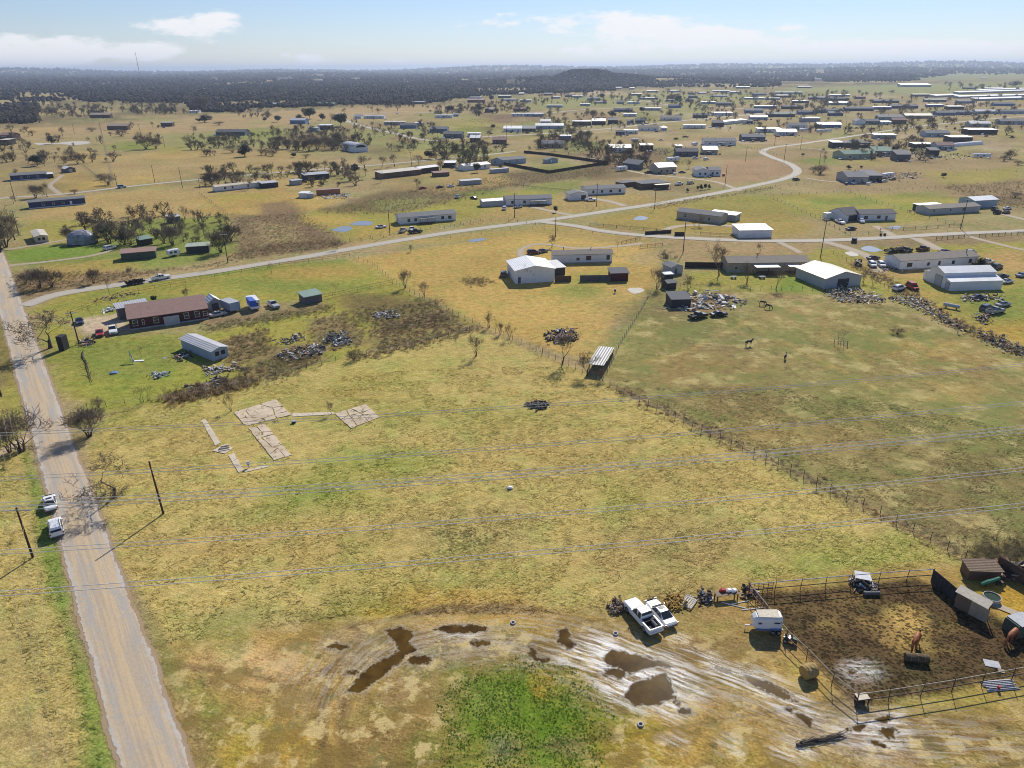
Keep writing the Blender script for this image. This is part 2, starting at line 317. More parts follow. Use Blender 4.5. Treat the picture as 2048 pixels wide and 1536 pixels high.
# far fields
for P, c, a in [
    ([(0, 262), (500, 225), (860, 210), (900, 215), (870, 225), (640, 238), (560, 255), (400, 262), (200, 268), (0, 280)], (.31, .24, .13), .9),
    ([(0, 280), (430, 262), (560, 255), (560, 300), (300, 312), (160, 318), (0, 325)], 'tan', .8),
    ([(210, 290), (300, 280), (330, 300), (220, 302)], 'green', .8), ([(330, 270), (560, 262), (580, 290), (420, 300), (330, 295)], 'fgreen', .8), ([(480, 258), (560, 252), (600, 270), (500, 275)], 'green', .6),
    ([(160, 318), (400, 300), (620, 300), (640, 330), (420, 350), (300, 362), (235, 372), (170, 335)], (.30, .235, .11), .9),
    ([(0, 325), (150, 318), (160, 350), (110, 380), (0, 390)], 'tan', .6), ([(110, 350), (160, 340), (225, 372), (120, 390)], 'yard', .7),
    ([(170, 390), (430, 368), (640, 345), (640, 375), (400, 400), (455, 450), (340, 435), (200, 440), (40, 440), (60, 420)], (.32, .245, .105), .95),
    ([(400, 398), (560, 380), (690, 395), (640, 425), (430, 440)], 'yard', .8), ([(430, 390), (520, 385), (540, 395), (450, 400)], 'grass2', .7),
    ([(20, 500), (230, 475), (260, 440), (460, 430), (480, 500), (390, 530), (300, 545), (40, 530)], 'green', .85), ([(12, 500), (120, 490), (230, 490), (200, 505), (60, 525), (20, 520)], 'bgreen', .8),
    ([(60, 440), (200, 440), (260, 470), (120, 485), (40, 480)], 'grass2', .8),
    ([(30, 545), (300, 540), (450, 530), (480, 505), (560, 480), (640, 480), (680, 490), (520, 515), (380, 535), (250, 560), (40, 600)], 'weed2', .9),
    ([(460, 430), (600, 425), (640, 460), (680, 490), (600, 505), (480, 510)], 'weed', .95), ([(512, 410), (580, 400), (650, 450), (690, 480), (640, 490), (540, 480)], (.17, .125, .08), .85),
    ([(512, 445), (590, 450), (600, 480), (520, 490)], 'tan', .8), ([(60, 530), (230, 520), (300, 535), (120, 560)], 'yard', .6),
    ([(580, 430), (760, 400), (850, 395), (920, 440), (860, 462), (690, 480), (620, 440)], 'grass2', .9), ([(600, 430), (700, 430), (720, 450), (640, 455)], 'yard', .7), ([(700, 455), (800, 445), (830, 470), (710, 478)], 'yard', .6),
    ([(640, 420), (800, 375), (1000, 345), (1210, 330), (1220, 350), (1000, 375), (960, 395), (800, 425), (690, 425)], 'dweed', .8), ([(740, 400), (860, 395), (860, 412), (760, 420)], 'fgreen', .6),
    ([(860, 412), (960, 385), (1080, 380), (1130, 392), (960, 440), (920, 440)], 'grass2', .9), ([(920, 385), (1010, 375), (1010, 390), (930, 400)], 'bgreen', .5), ([(1040, 372), (1170, 358), (1160, 385), (1080, 385)], 'green', .75),
    ([(760, 350), (1000, 345), (1030, 365), (900, 385), (800, 380)], (.31, .24, .10), .8), ([(820, 355), (870, 352), (880, 372), (830, 372)], 'fgreen', .6),
    ([(1040, 335), (1160, 322), (1190, 335), (1100, 347)], 'green', .55), ([(880, 290), (960, 285), (980, 300), (900, 305)], 'fgreen', .7), ([(560, 270), (640, 262), (700, 300), (620, 305)], 'dweed', .8),
    ([(700, 260), (820, 255), (960, 275), (960, 300), (760, 310), (720, 290)], 'fgreen', .8), ([(880, 240), (990, 235), (1000, 260), (900, 265)], 'grass2', .7), ([(900, 255), (980, 252), (985, 268), (910, 270)], 'green', .7),
    ([(940, 225), (1090, 232), (1080, 245), (990, 246)], (.16, .11, .075), .8), ([(1050, 195), (1280, 190), (1500, 185), (1560, 200), (1400, 215), (1200, 215), (1060, 220)], 'fgreen', .75),
    ([(1280, 215), (1460, 215), (1400, 240), (1290, 235)], 'fgreen', .7), ([(1080, 280), (1180, 275), (1180, 310), (1090, 305)], 'weed', .7), ([(1130, 280), (1210, 282), (1200, 297), (1140, 295)], 'bgreen', .5), ([(1310, 288), (1350, 288), (1350, 300), (1310, 300)], 'bgreen', .5),
    ([(1120, 300), (1300, 300), (1390, 320), (1330, 340), (1180, 340)], 'weed', .85), ([(1170, 335), (1260, 330), (1290, 352), (1180, 360)], 'dweed', .6),
    ([(1270, 255), (1480, 240), (1500, 270), (1440, 300), (1280, 290), (1230, 275)], (.29, .225, .115), .8), ([(1290, 262), (1440, 258), (1430, 268), (1290, 272)], 'fgreen', .6),
    ([(1470, 260), (1590, 275), (1660, 280), (1560, 300), (1470, 285)], (.29, .225, .115), .8), ([(1450, 320), (1560, 310), (1600, 340), (1540, 360), (1440, 372), (1420, 350)], 'rdirt', .75),
    ([(1540, 300), (1760, 310), (1900, 320), (2048, 310), (2048, 400), (1700, 385), (1610, 360), (1580, 320)], (.26, .205, .11), .85), ([(1605, 316), (1690, 314), (1690, 328), (1640, 330), (1612, 325)], 'bgreen', .7), ([(1850, 345), (2048, 335), (2048, 360), (1900, 372)], 'grass2', .7),
    ([(1880, 372), (2048, 360), (2048, 400), (1960, 405)], 'weed2', .8), ([(1900, 395), (2048, 390), (2048, 420)], 'dweed', .6),
    ([(1440, 392), (1700, 385), (1920, 395), (1930, 420), (1830, 450), (1640, 440), (1560, 420)], 'grass2', .85), ([(1620, 398), (1730, 395), (1760, 410), (1640, 412)], 'green', .8), ([(1800, 385), (1880, 383), (1880, 395), (1800, 395)], 'green', .6), ([(1800, 412), (1850, 408), (1850, 418), (1800, 420)], 'bgreen', .5),
    ([(1180, 440), (1330, 410), (1420, 395), (1540, 400), (1640, 460), (1540, 475), (1330, 465), (1210, 455)], (.27, .22, .065), .85), ([(1290, 400), (1540, 392), (1600, 430), (1440, 420)], 'green', .35),
    ([(1000, 400), (1280, 390), (1330, 400), (1130, 430), (920, 455)], (.31, .24, .095), .85), ([(720, 490), (1080, 452), (1120, 448), (1300, 480), (1320, 500), (1050, 480)], 'yard', .6),
    ([(1560, 150), (1800, 150), (2100, 140), (2100, 156), (1860, 160)], 'fgreen', .7), ([(1560, 176), (1700, 172), (2100, 160), (2100, 182), (1800, 188), (1600, 188)], (.22, .24, .10), .9),
    ([(1640, 478), (2048, 470), (2048, 520), (1820, 520), (1640, 510)], 'weed2', .6), ([(1300, 480), (1640, 485), (1640, 510), (1440, 530), (1360, 515)], (.28, .21, .11), .7),
    ]:
    field(P, c, 1.2, 1.2, a)
R0 = random.Random(21)
for k in range(260):
    x_, y_ = R0.uniform(860, 2060), 186+R0.random()**1.3*140
    if 1440 < x_ < 1620 and y_ > 285: continue
    w_ = R0.uniform(8, 34)*(y_/260); field(ell(x_, y_, w_, w_*.16+1.2, 10), R0.choice(['gravel', 'dirt', 'weed', 'fgreen', 'green', 'dweed', 'tan', 'grass2']), 2, 2, R0.uniform(.35, .8))
for k in range(60):
    x_, y_ = R0.uniform(0, 860), 240+R0.random()*140; w_ = R0.uniform(12, 50)*(y_/300); field(ell(x_, y_, w_, w_*.14+1.2, 10), R0.choice(['dirt', 'weed', 'fgreen', 'dweed', 'tan', 'grass2', 'straw']), 2, 2, R0.uniform(.3, .65))
# the home fields
field([(700, 520), (1060, 465), (1300, 500), (1330, 560), (1240, 620), (1180, 720), (1060, 690), (960, 655), (840, 590)], 'yard', 1, 1)
field([(1050, 480), (1110, 475), (1300, 490), (1290, 530), (1040, 540)], 'yard2', 2, 2, .5); field([(1150, 540), (1240, 530), (1230, 565), (1140, 590), (1050, 600)], 'grass2', 2, 2, .7); field(ell(1160, 585, 45, 16), 'green', 2, 2, .8); field(ell(1290, 470+45, 25, 12), 'tan', 2, 2, .8)
field([(980, 580), (1180, 600), (1200, 640), (1000, 640)], 'yard2', 3, 3, .5)
field([(1225, 575), (1290, 570), (1230, 640), (1180, 720), (1140, 690), (1190, 620)], (.37, .27, .10), 2, 2, .8)
field([(720, 560), (840, 545), (860, 575), (760, 590)], 'yard', 2, 2, .7)
field([(50, 625), (130, 590), (430, 540), (700, 520), (830, 575), (640, 600), (560, 605), (430, 620), (240, 650), (150, 640)], 'grass2', 1.2, 1)
field([(90, 622), (250, 578), (420, 552), (700, 526), (690, 516), (420, 545), (240, 572)], 'green', 1, 1, .9); field([(110, 640), (280, 590), (420, 610), (260, 655)], 'green', 2, 2, .5)
for e in [(580, 570, 70, 14), (690, 575, 60, 12), (480, 565, 50, 8), (330, 600, 50, 8)]: field(ell(*e), 'green', 2, 2, .7)
field(ell(640, 545, 90, 14), 'yard', 2, 2, .8)
field([(150, 640), (245, 625), (265, 662), (215, 680), (165, 668)], 'gravel', .8, .6, .9)
field([(95, 640), (165, 670), (420, 665), (640, 600), (800, 575), (960, 650), (700, 715), (480, 775), (200, 830), (130, 790), (100, 720)], 'grass2', 1.2, 1.2)
field([(110, 680), (360, 670), (420, 720), (330, 750), (170, 765), (110, 720)], 'green', 2, 2, .75); field([(150, 770), (400, 735), (520, 770), (300, 800), (200, 825)], 'lotg', 2, 2, .8)
field([(430, 690), (530, 660), (540, 700), (470, 730)], 'weed2', 1, 1.2, .85); field([(620, 640), (700, 625), (720, 690), (620, 700)], 'weed2', 1, 1.5, .8); field([(700, 590), (880, 600), (900, 650), (760, 660), (700, 640)], 'dweed', 2, 2, .75)
field([(740, 650), (880, 620), (960, 655), (720, 712)], 'weed', 1.5, 2, .6); field([(520, 690), (620, 690), (640, 720), (540, 760), (480, 760)], 'weed', 1, 1.4, .7); field([(410, 640), (650, 605), (650, 618), (430, 655)], 'weed', .8, .8, .8)
field([(330, 790), (500, 755), (510, 770), (360, 805)], 'dweed', .6, .7, .9)
LOT = [(205, 830), (360, 800), (510, 768), (700, 715), (960, 658), (1060, 700), (1215, 765), (1230, 775), (1935, 1120), (1800, 1140), (1480, 1165), (1230, 1225), (700, 1230), (330, 1290), (250, 1150), (175, 900)]
field(LOT, 'lot', .8, .7)
for e, c, a in [((600, 800, 230, 40), 'grass2', .5), ((800, 740, 160, 30), 'lotg', .35), ((900, 830, 200, 40), 'lotg', .35), ((640, 985, 120, 34), 'lotg', .9), ((760, 930, 110, 26), 'lotg', .8), ((690, 850, 60, 20), 'lotg', .5), ((250, 830, 60, 20), 'lotg', .7),
                ((760, 900, 60, 16), 'green', .5), ((600, 1000, 70, 16), 'green', .45), ((1250, 1000, 80, 20), 'lotg', .5), ((950, 1070, 110, 45), 'past', .5), ((1450, 1080, 200, 50), 'past', .45), ((1300, 1120, 200, 40), (.25, .18, .08), .5), ((420, 1100, 140, 50), (.33, .25, .095), .5),
                ((1100, 900, 150, 40), (.33, .26, .095), .6), ((1020, 760, 130, 40), (.33, .27, .1), .6), ((1400, 950, 120, 40), (.28, .22, .08), .5), ((640, 1090, 160, 30), (.29, .22, .075), .5), ((1700, 1110, 110, 20), 'lotg', .7), ((1560, 1140, 80, 14), 'lotg', .6), ((1840, 1090, 40, 16), 'lotg', .6),
                ((460, 900, 90, 30), (.27, .2, .07), .4), ((900, 1160, 250, 30), 'grass2', .5), ((720, 775, 30, 14), 'yard', .5)]:
    field(ell(*e), c, 5, 3, a)
# right-hand pasture
field([(1300, 575), (1620, 582), (1760, 600), (1900, 660), (2120, 740), (2120, 1160), (1935, 1120), (1230, 775), (1205, 735), (1290, 620)], 'past', .8, .8)
for e, c, a in [((1420, 650, 90, 20), 'pastg', .8), ((1650, 610, 50, 12), 'green', .8), ((1800, 690, 90, 25), 'pastg', .7), ((1560, 660, 60, 14), 'pastg', .7), ((1700, 800, 150, 30), 'pastg', .6), ((1950, 870, 100, 40), 'pastg', .6), ((1250, 700, 40, 40), 'pastg', .7), ((1290, 625, 30, 30), 'green', .6),
                ((1400, 740, 80, 25), (.24, .17, .07), .7), ((1600, 870, 130, 30), (.26, .2, .08), .7), ((1500, 800, 120, 25), (.2, .15, .07), .6), ((1800, 910, 110, 25), (.28, .22, .1), .6), ((1950, 1040, 100, 30), 'weed', .6), ((1800, 1000, 110, 40), (.23, .19, .085), .6), ((1900, 720, 100, 30), (.24, .18, .075), .6),
                ((1640, 600, 100, 8), 'rdirt', .6), ((1600, 630, 60, 20), (.33, .24, .11), .7), ((1850, 690, 50, 14), 'straw', .5), ((1900, 790, 50, 12), 'straw', .4), ((1350, 620, 70, 20), 'weed', .6), ((1990, 950, 70, 30), 'dweed', .5), ((1450, 680, 50, 16), 'weed', .5)]:
    field(ell(*e), c, 5, 4, a)
for P, w in [([(1480, 640), (1640, 720), (1780, 790), (1900, 800)], .5), ([(1640, 660), (1740, 740), (1880, 770)], .35), ([(1240, 740), (1380, 700), (1500, 640)], .35), ([(1935, 1055), (1970, 1030), (2000, 1000)], .5)]: field(P, 'straw', .5, .4, .55, w)
field([(1225, 770), (1500, 900), (1930, 1115)], (.20, .14, .075), .6, .5, .8, .6)
# right yards
field([(1620, 500), (2120, 480), (2120, 720), (1900, 655), (1760, 595), (1640, 555)], 'grass2', 1, 1, .9); field([(1700, 530), (1830, 510), (2048, 500), (2060, 545), (1760, 560)], (.36, .25, .11), 2, 2, .8); field([(1900, 600), (2060, 570), (2060, 640), (1930, 640)], 'green', 2, 2, .8)
field([(1800, 590), (1870, 580), (1960, 650), (1900, 650)], 'straw', 2, 2, .6); field([(1960, 650), (2100, 640), (2100, 700), (2000, 690)], (.33, .23, .06), 2, 2, .8)
field([(1380, 545), (1640, 540), (1640, 585), (1340, 585)], 'grass2', 1, 1, .9); field([(1560, 555), (1630, 552), (1630, 585), (1540, 585)], 'bgreen', 1.2, 1, .8); field([(1360, 585), (1480, 580), (1500, 620), (1350, 622)], 'dirt', 1, 1, .6)
# bottom yard
field([(330, 1280), (560, 1245), (700, 1225), (1230, 1215), (1480, 1165), (1800, 1140), (1935, 1125), (2150, 1130), (2150, 1600), (240, 1600)], 'clay2', 1.2, 1.2)
for e, c, a in [((520, 1330, 130, 45), 'clay', .85), ((600, 1420, 100, 60), (.36, .26, .10), .7), ((860, 1225, 200, 28), 'ochre', .8), ((1000, 1230, 180, 30), (.34, .235, .08), .6), ((560, 1480, 100, 40), 'ochre', .8), ((820, 1480, 120, 50), 'wetd', .45), ((900, 1390, 110, 40), 'dirt', .6), ((1250, 1475, 120, 50), 'ochre', .75),
                ((1500, 1290, 180, 40), (.20, .145, .07), .8), ((1400, 1230, 120, 30), (.27, .2, .09), .7), ((1290, 1290, 60, 20), 'ochre', .6), ((1580, 1340, 60, 25), 'straw', .7), ((1800, 1460, 250, 40), (.27, .2, .085), .8), ((1900, 1400, 160, 30), 'grass2', .6), ((1650, 1520, 150, 30), 'ochre', .6),
                ((1450, 1430, 120, 40), (.40, .29, .10), .5), ((1350, 1190, 100, 14), 'past', .6), ((560, 1235, 130, 12), 'pastg', .8), ((720, 1200, 60, 10), 'pastg', .5), ((420, 1270, 60, 16), 'green', .5), ((430, 1440, 40, 40), 'green', .5), ((1060, 1400, 60, 50), 'ochre', .6), ((700, 1290, 60, 20), 'wet', .7), ((480, 1540, 80, 30), 'ochre', .5)]:
    field(ell(*e), c, 2.2, 2, a)
# leafy weeds in front
field([(930, 1345), (1060, 1325), (1170, 1370), (1210, 1440), (1190, 1490), (1160, 1560), (900, 1560), (910, 1480), (900, 1400)], (.11, .175, .022), 4.5, 3.5, 1); field(ell(1085, 1370, 22, 30), 'ochre', .8, 1, .8); field(ell(1010, 1500, 40, 40), (.17, .18, .12), 1, 1, .7); field(ell(1130, 1490, 40, 14), 'dirt', .8, 1, .6)
field(ell(990, 1410, 50, 30), 'green', 1, 1, .5)
# corral mud
field([(1500, 1188), (1620, 1178), (1830, 1160), (1890, 1180), (2000, 1240), (2120, 1290), (2120, 1340), (1712, 1412)], 'mud', .5, .4)
for e, a in [((1805, 1235, 40, 22), .8), ((1820, 1275, 36, 20), .8), ((1760, 1250, 30, 16), .5), ((1640, 1250, 25, 8), .5), ((1880, 1300, 40, 12), .5), ((1700, 1200, 40, 10), .25), ((1600, 1215, 40, 10), .2), ((1900, 1260, 40, 16), .3)]: field(ell(*e), 'straw', 1.4, 2, a)
field(ell(1720, 1345, 45, 22), (.26, .22, .18), 1, 1, .8)
field([(1930, 1165), (2060, 1180), (2060, 1280), (2000, 1225)], 'ochre', .5, .4, .9)
# tyre tracks
for P, w, c in [([(330, 1330), (480, 1345), (560, 1365), (650, 1340), (720, 1290)], .35, 'wetd'), ([(400, 1360), (520, 1385), (620, 1360), (700, 1310)], .35, 'wetd'), ([(660, 1340), (640, 1430), (655, 1560)], .6, 'wetd'), ([(690, 1400), (680, 1450), (700, 1560)], .5, 'wetd'),
                ([(700, 1255), (860, 1225), (1030, 1220), (1200, 1260), (1380, 1320)], .3, 'wetd'), ([(760, 1245), (880, 1215), (1030, 1210), (1220, 1250), (1400, 1310)], .3, 'wetd'), ([(1800, 1440), (1940, 1445), (2120, 1452)], .4, 'wetd'), ([(1830, 1470), (1950, 1475), (2120, 1480)], .4, 'wetd'), ([(1850, 1490), (2000, 1500), (2120, 1520)], .4, 'wetd')]:
    field(P, c, .45, .35, .75, w)
field([(640, 1300), (780, 1260), (900, 1260), (1100, 1290), (1150, 1250), (1240, 1280), (1330, 1320), (1480, 1390), (1600, 1430), (1800, 1440), (1800, 1500), (1680, 1490), (1480, 1410), (1400, 1400), (1240, 1400), (1150, 1330), (960, 1310), (700, 1350)], 'wet', 1.5, 1.5, .75)
field([(1560, 1460), (1700, 1410), (1860, 1500), (1800, 1540), (1650, 1520)], 'wet', 1.5, 1.5, .6)
# puddles (0), pale crust (1), leaf speckle (2), clods (3)
for P in [[(690, 1385), (715, 1355), (760, 1320), (800, 1300), (770, 1260), (800, 1252), (825, 1262), (822, 1285), (830, 1300), (775, 1345), (735, 1375), (720, 1387)], ell(925, 1258, 56, 9), ell(960, 1286, 22, 7), ell(675, 1293, 22, 6), [(1115, 1260), (1135, 1252), (1140, 1275), (1155, 1290), (1135, 1300), (1117, 1285)], [(1055, 1295), (1070, 1290), (1072, 1312), (1100, 1320), (1090, 1330), (1060, 1316)],
          [(1205, 1315), (1225, 1298), (1250, 1305), (1300, 1315), (1350, 1335), (1300, 1335), (1260, 1350), (1215, 1330)], [(1245, 1395), (1265, 1368), (1300, 1355), (1330, 1345), (1345, 1370), (1350, 1395), (1320, 1410), (1270, 1412)], ell(1372, 1422, 14, 8), ell(1356, 1405, 7, 5), ell(1445, 1340, 16, 4, 12, .3), [(1480, 1345), (1530, 1360), (1570, 1380), (1600, 1405), (1570, 1400), (1530, 1385), (1495, 1362)],
          [(1570, 1415), (1600, 1425), (1622, 1440), (1620, 1452), (1595, 1440)], [(1690, 1462), (1715, 1448), (1735, 1450), (1720, 1462)], [(1750, 1440), (1775, 1430), (1790, 1432), (1770, 1450)], [(1750, 1455), (1785, 1452), (1798, 1468), (1775, 1478), (1755, 1466)], ell(1755, 1488, 22, 5, 12, .3), ell(840, 1320, 25, 10), ell(1230, 1345, 25, 10), ell(700, 1345, 14, 6), ell(1705, 1345, 10, 5)]:
    mask(0, P, .75)
for P in [[(1120, 1320), (1180, 1262), (1240, 1275), (1350, 1315), (1390, 1350), (1360, 1420), (1270, 1420), (1220, 1400), (1180, 1340)], [(1400, 1308), (1424, 1312), (1455, 1330), (1492, 1355), (1470, 1372), (1415, 1342)], [(1475, 1335), (1500, 1330), (1560, 1365), (1610, 1400), (1640, 1440), (1560, 1420), (1490, 1370)], [(1660, 1470), (1720, 1440), (1800, 1425), (1810, 1480), (1760, 1500)], ell(1390, 1388, 16, 14), ell(1345, 1488, 20, 12), ell(1460, 1490, 18, 10), ell(925, 1262, 40, 9), ell(1360, 1280, 10, 6), ell(1383, 1300, 9, 4), ell(1590, 1500, 40, 16), ell(1720, 1340, 30, 12), ell(1345, 1420, 30, 18)]:
    mask(1, P, 1.2)
mask(0, [(330, 1300), (560, 1250), (760, 1235), (1240, 1225), (1480, 1290), (1700, 1420), (2150, 1400), (2150, 1600), (280, 1600)], 4, 1, None, msk2); mask(1, [(560, 1330), (760, 1250), (1000, 1235), (1060, 1240), (1060, 1330), (900, 1320), (700, 1400), (620, 1420)], 3, .55, None, msk2); mask(1, [(1000, 1235), (1200, 1255), (1400, 1320), (1640, 1420), (1860, 1440), (2100, 1470), (1900, 1540), (1650, 1500), (1450, 1420), (1220, 1420), (1080, 1330), (1020, 1325)], 3, .9, None, msk2)
mask(2, LOT, 3, 1, None, msk2); mask(3, [(1300, 575), (1620, 582), (1760, 600), (1900, 660), (2120, 740), (2120, 1160), (1935, 1120), (1230, 775), (1205, 735), (1290, 620)], 3, 1, None, msk2); mask(2, [(-60, 900), (55, 900), (235, 1600), (-100, 1600)], 3, 1, None, msk2); mask(2, [(700, 520), (1060, 465), (1300, 500), (1330, 560), (1240, 620), (1180, 720), (1060, 690), (960, 655), (840, 590)], 3, .7, None, msk2)
mask(2, [(930, 1345), (1060, 1325), (1170, 1370), (1210, 1440), (1190, 1490), (1160, 1560), (900, 1560), (910, 1480), (900, 1400)], 2)
mask(3, [(1500, 1188), (1620, 1178), (1830, 1160), (1890, 1180), (2000, 1240), (2120, 1290), (2120, 1340), (1712, 1412)], 1.0); mask(3, ell(950, 1070, 85, 34), 3, .8); mask(3, ell(1040, 1040, 50, 20), 3, .5)
# verge of the county road
field([(-60, 900), (55, 900), (100, 1090), (140, 1250), (200, 1440), (235, 1600), (-100, 1600)], 'lot', .8, .6); field([(40, 905), (62, 900), (85, 980), (120, 1110), (140, 1220), (180, 1360), (215, 1500), (225, 1560), (190, 1560), (170, 1420), (130, 1280), (100, 1180), (60, 1000)], 'bgreen', .8, .8, .8)
field(ell(40, 1300, 60, 60), 'past', 3, 2, .5); field(ell(30, 1480, 60, 50), 'weed', 2, 2, .6); field(ell(15, 980, 40, 40), 'grass2', 2, 2, .6)
field([(-300, 640), (0, 640), (30, 720), (55, 850), (45, 900), (-300, 900)], 'grass2', .8, .8, .9); field([(-200, 620), (0, 640), (20, 720), (28, 770), (-100, 800)], 'dweed', 1, 1, .6)
field([(-100, 905), (0, 900), (60, 862), (66, 880), (0, 915)], 'gravel', .4, .3, .95)
field([(250, 1150), (330, 1290), (400, 1440), (440, 1560), (400, 1560), (350, 1420), (280, 1260)], 'weed', .8, .8, .5); field([(270, 1200), (300, 1260), (360, 1400), (380, 1400), (320, 1270)], 'green', .6, .6, .5); field(ell(415, 1420, 16, 60, 12, -.3), 'green', 1, 1, .6)
msk2[:, 0] *= 1-.9*np.clip(msk[:, 2], 0, 1)
me = bpy.data.meshes.new('ground')
me.vertices.add(NV+1)
cv = np.empty((NV+1, 3)); cv[:NV, 0] = GX; cv[:NV, 1] = GY; cv[:NV, 2] = GZ; cv[NV] = 0
me.vertices.foreach_set('co', cv.ravel())
I = np.arange(NR-1)[:, None]*NA; J = np.arange(NA)[None]; J2 = (J+1) % NA
q = np.stack([(I+J), (I+NA+J), (I+NA+J2), (I+J2)], -1).reshape(-1, 4)
tri = np.stack([np.full(NA, NV), np.arange(NA), (np.arange(NA)+1) % NA], -1)
li = np.concatenate([q.ravel(), tri.ravel()]); npoly = len(q)+len(tri)
me.loops.add(len(li)); me.loops.foreach_set('vertex_index', li.astype(np.int32))
me.polygons.add(npoly)
ls = np.concatenate([np.arange(len(q))*4, len(q)*4+np.arange(len(tri))*3]).astype(np.int32)
me.polygons.foreach_set('loop_start', ls)
me.polygons.foreach_set('use_smooth', np.ones(npoly, bool))
me.update(); me.validate()
at = me.color_attributes.new('earth', 'FLOAT_COLOR', 'POINT'); b4 = np.ones((NV+1, 4)); b4[:NV, :3] = colr; at.data.foreach_set('color', b4.ravel().astype(np.float32))
at = me.color_attributes.new('mask', 'FLOAT_COLOR', 'POINT'); b4 = np.zeros((NV+1, 4)); b4[:NV] = msk; at.data.foreach_set('color', b4.ravel().astype(np.float32))
at = me.color_attributes.new('mask2', 'FLOAT_COLOR', 'POINT'); b4 = np.zeros((NV+1, 4)); b4[:NV] = msk2; at.data.foreach_set('color', b4.ravel().astype(np.float32))
TP = [G(*p) for p in [(640, 1640), (655, 1500), (668, 1400), (720, 1320), (800, 1268), (900, 1242), (1030, 1238), (1120, 1252), (1220, 1280), (1380, 1340), (1500, 1385), (1600, 1425), (1720, 1455), (1850, 1465), (2150, 1475)]]
TQ = []
for i in range(len(TP)-1):
    a_, b_, c_, d_ = TP[max(i-1, 0)], TP[i], TP[i+1], TP[min(i+2, len(TP)-1)]
    for k_ in range(6): t_ = k_/6; TQ.append(.5*((2*b_)+(c_-a_)*t_+(2*a_-5*b_+4*c_-d_)*t_*t_+(3*b_-a_-3*c_+d_)*t_**3))
tr = np.zeros((NV, 2)); idx = bounds(TQ, 26); best = np.full(len(idx), 1e9); acc_s = 0; x_, y_ = GX[idx], GY[idx]
for i in range(len(TQ)-1):
    p_, q_ = TQ[i], TQ[i+1]; dx, dy = q_.x-p_.x, q_.y-p_.y; ln_ = math.hypot(dx, dy); t_ = np.clip(((x_-p_.x)*dx+(y_-p_.y)*dy)/ln_**2, 0, 1); ex, ey = x_-p_.x-t_*dx, y_-p_.y-t_*dy; dd_ = np.hypot(ex, ey); w_ = dd_ < best
    sgn = np.sign(dx*ey-dy*ex); tr[idx[w_], 0] = ((acc_s+t_*ln_)/100)[w_]; tr[idx[w_], 1] = (.5+sgn*dd_/40)[w_]; best = np.minimum(best, dd_); acc_s += ln_
at = me.color_attributes.new('track', 'FLOAT_COLOR', 'POINT'); b4 = np.ones((NV+1, 4)); b4[:NV, :2] = tr; b4[NV, :2] = 0; at.data.foreach_set('color', b4.ravel().astype(np.float32))
gm = bpy.data.materials.new('earth_and_grass'); gm.use_nodes = True; me.materials.append(gm)
N = gm.node_tree; PB = N.nodes['Principled BSDF']; L = N.links.new
def nd(t, **k):
    n = N.nodes.new(t)
    for a, b in k.items(): setattr(n, a, b)
    return n
def nm(op, a, b=None, c=None, clamp=False):
    n = nd('ShaderNodeMath', operation=op, use_clamp=clamp)
    for i, v in enumerate((a, b, c)):
        if v is None: continue
        if isinstance(v, (int, float)): n.inputs[i].default_value = v
        else: L(v, n.inputs[i])
    return n.outputs[0]
def noise(scale, detail=4, rough=.55, vec=None):
    n = nd('ShaderNodeTexNoise'); n.inputs['Scale'].default_value = scale; n.inputs['Detail'].default_value = detail; n.inputs['Roughness'].default_value = rough
    L(vec or geo.outputs['Position'], n.inputs['Vector']); return n.outputs[0]
def mr(v, a, b, c, d, smooth=False):
    n = nd('ShaderNodeMapRange'); n.interpolation_type = 'SMOOTHSTEP' if smooth else 'LINEAR'
    for i, x in enumerate((a, b, c, d)): n.inputs[i+1].default_value = x
    L(v, n.inputs[0]); return n.outputs[0]
def mixc(f, a, b, blend='MIX'):
    n = nd('ShaderNodeMix', data_type='RGBA', blend_type=blend)
    for i, v in ((0, f), (6, a), (7, b)):
        if isinstance(v, (int, float)): n.inputs[i].default_value = v
        elif isinstance(v, tuple): n.inputs[i].default_value = v+(1,) if len(v) == 3 else v
        else: L(v, n.inputs[i])
    return n.outputs[2]
geo = nd('ShaderNodeNewGeometry')
ea = nd('ShaderNodeVertexColor', layer_name='earth'); ma = nd('ShaderNodeVertexColor', layer_name='mask')
ms = nd('ShaderNodeSeparateColor'); L(ma.outputs[0], ms.inputs[0])
ma2 = nd('ShaderNodeVertexColor', layer_name='mask2'); ms2 = nd('ShaderNodeSeparateColor'); L(ma2.outputs[0], ms2.inputs[0])
mp = nd('ShaderNodeMapping', vector_type='TEXTURE'); mp.inputs['Rotation'].default_value = (0, 0, -.42); mp.inputs['Scale'].default_value = (3.2, .5, 1); L(geo.outputs['Position'], mp.inputs['Vector'])
nf = noise(3.2, 4, .7); nmid = noise(.55, 5, .6); nbig = noise(.035, 4, .55); nst = noise(1.6, 4, .65, mp.outputs[0]); nfw = noise(9, 2, .6)
val = nm('ADD', nm('ADD', mr(nf, .3, .7, -.38, .46), mr(nmid, .3, .7, -.24, .24)), nm('ADD', mr(nst, .3, .7, -.26, .26), mr(nbig, .3, .7, -.12, .12)))
val = nm('MAXIMUM', nm('ADD', 1.0, val), .22)
sc = nd('ShaderNodeVectorMath', operation='SCALE'); L(ea.outputs[0], sc.inputs[0]); L(val, sc.inputs['Scale'])
hue = nd('ShaderNodeVectorMath', operation='MULTIPLY'); L(sc.outputs[0], hue.inputs[0]); hue.inputs[1].default_value = (.80, .98, .74)
hue2 = nd('ShaderNodeVectorMath', operation='MULTIPLY'); L(sc.outputs[0], hue2.inputs[0]); hue2.inputs[1].default_value = (1.12, 1.0, .92)
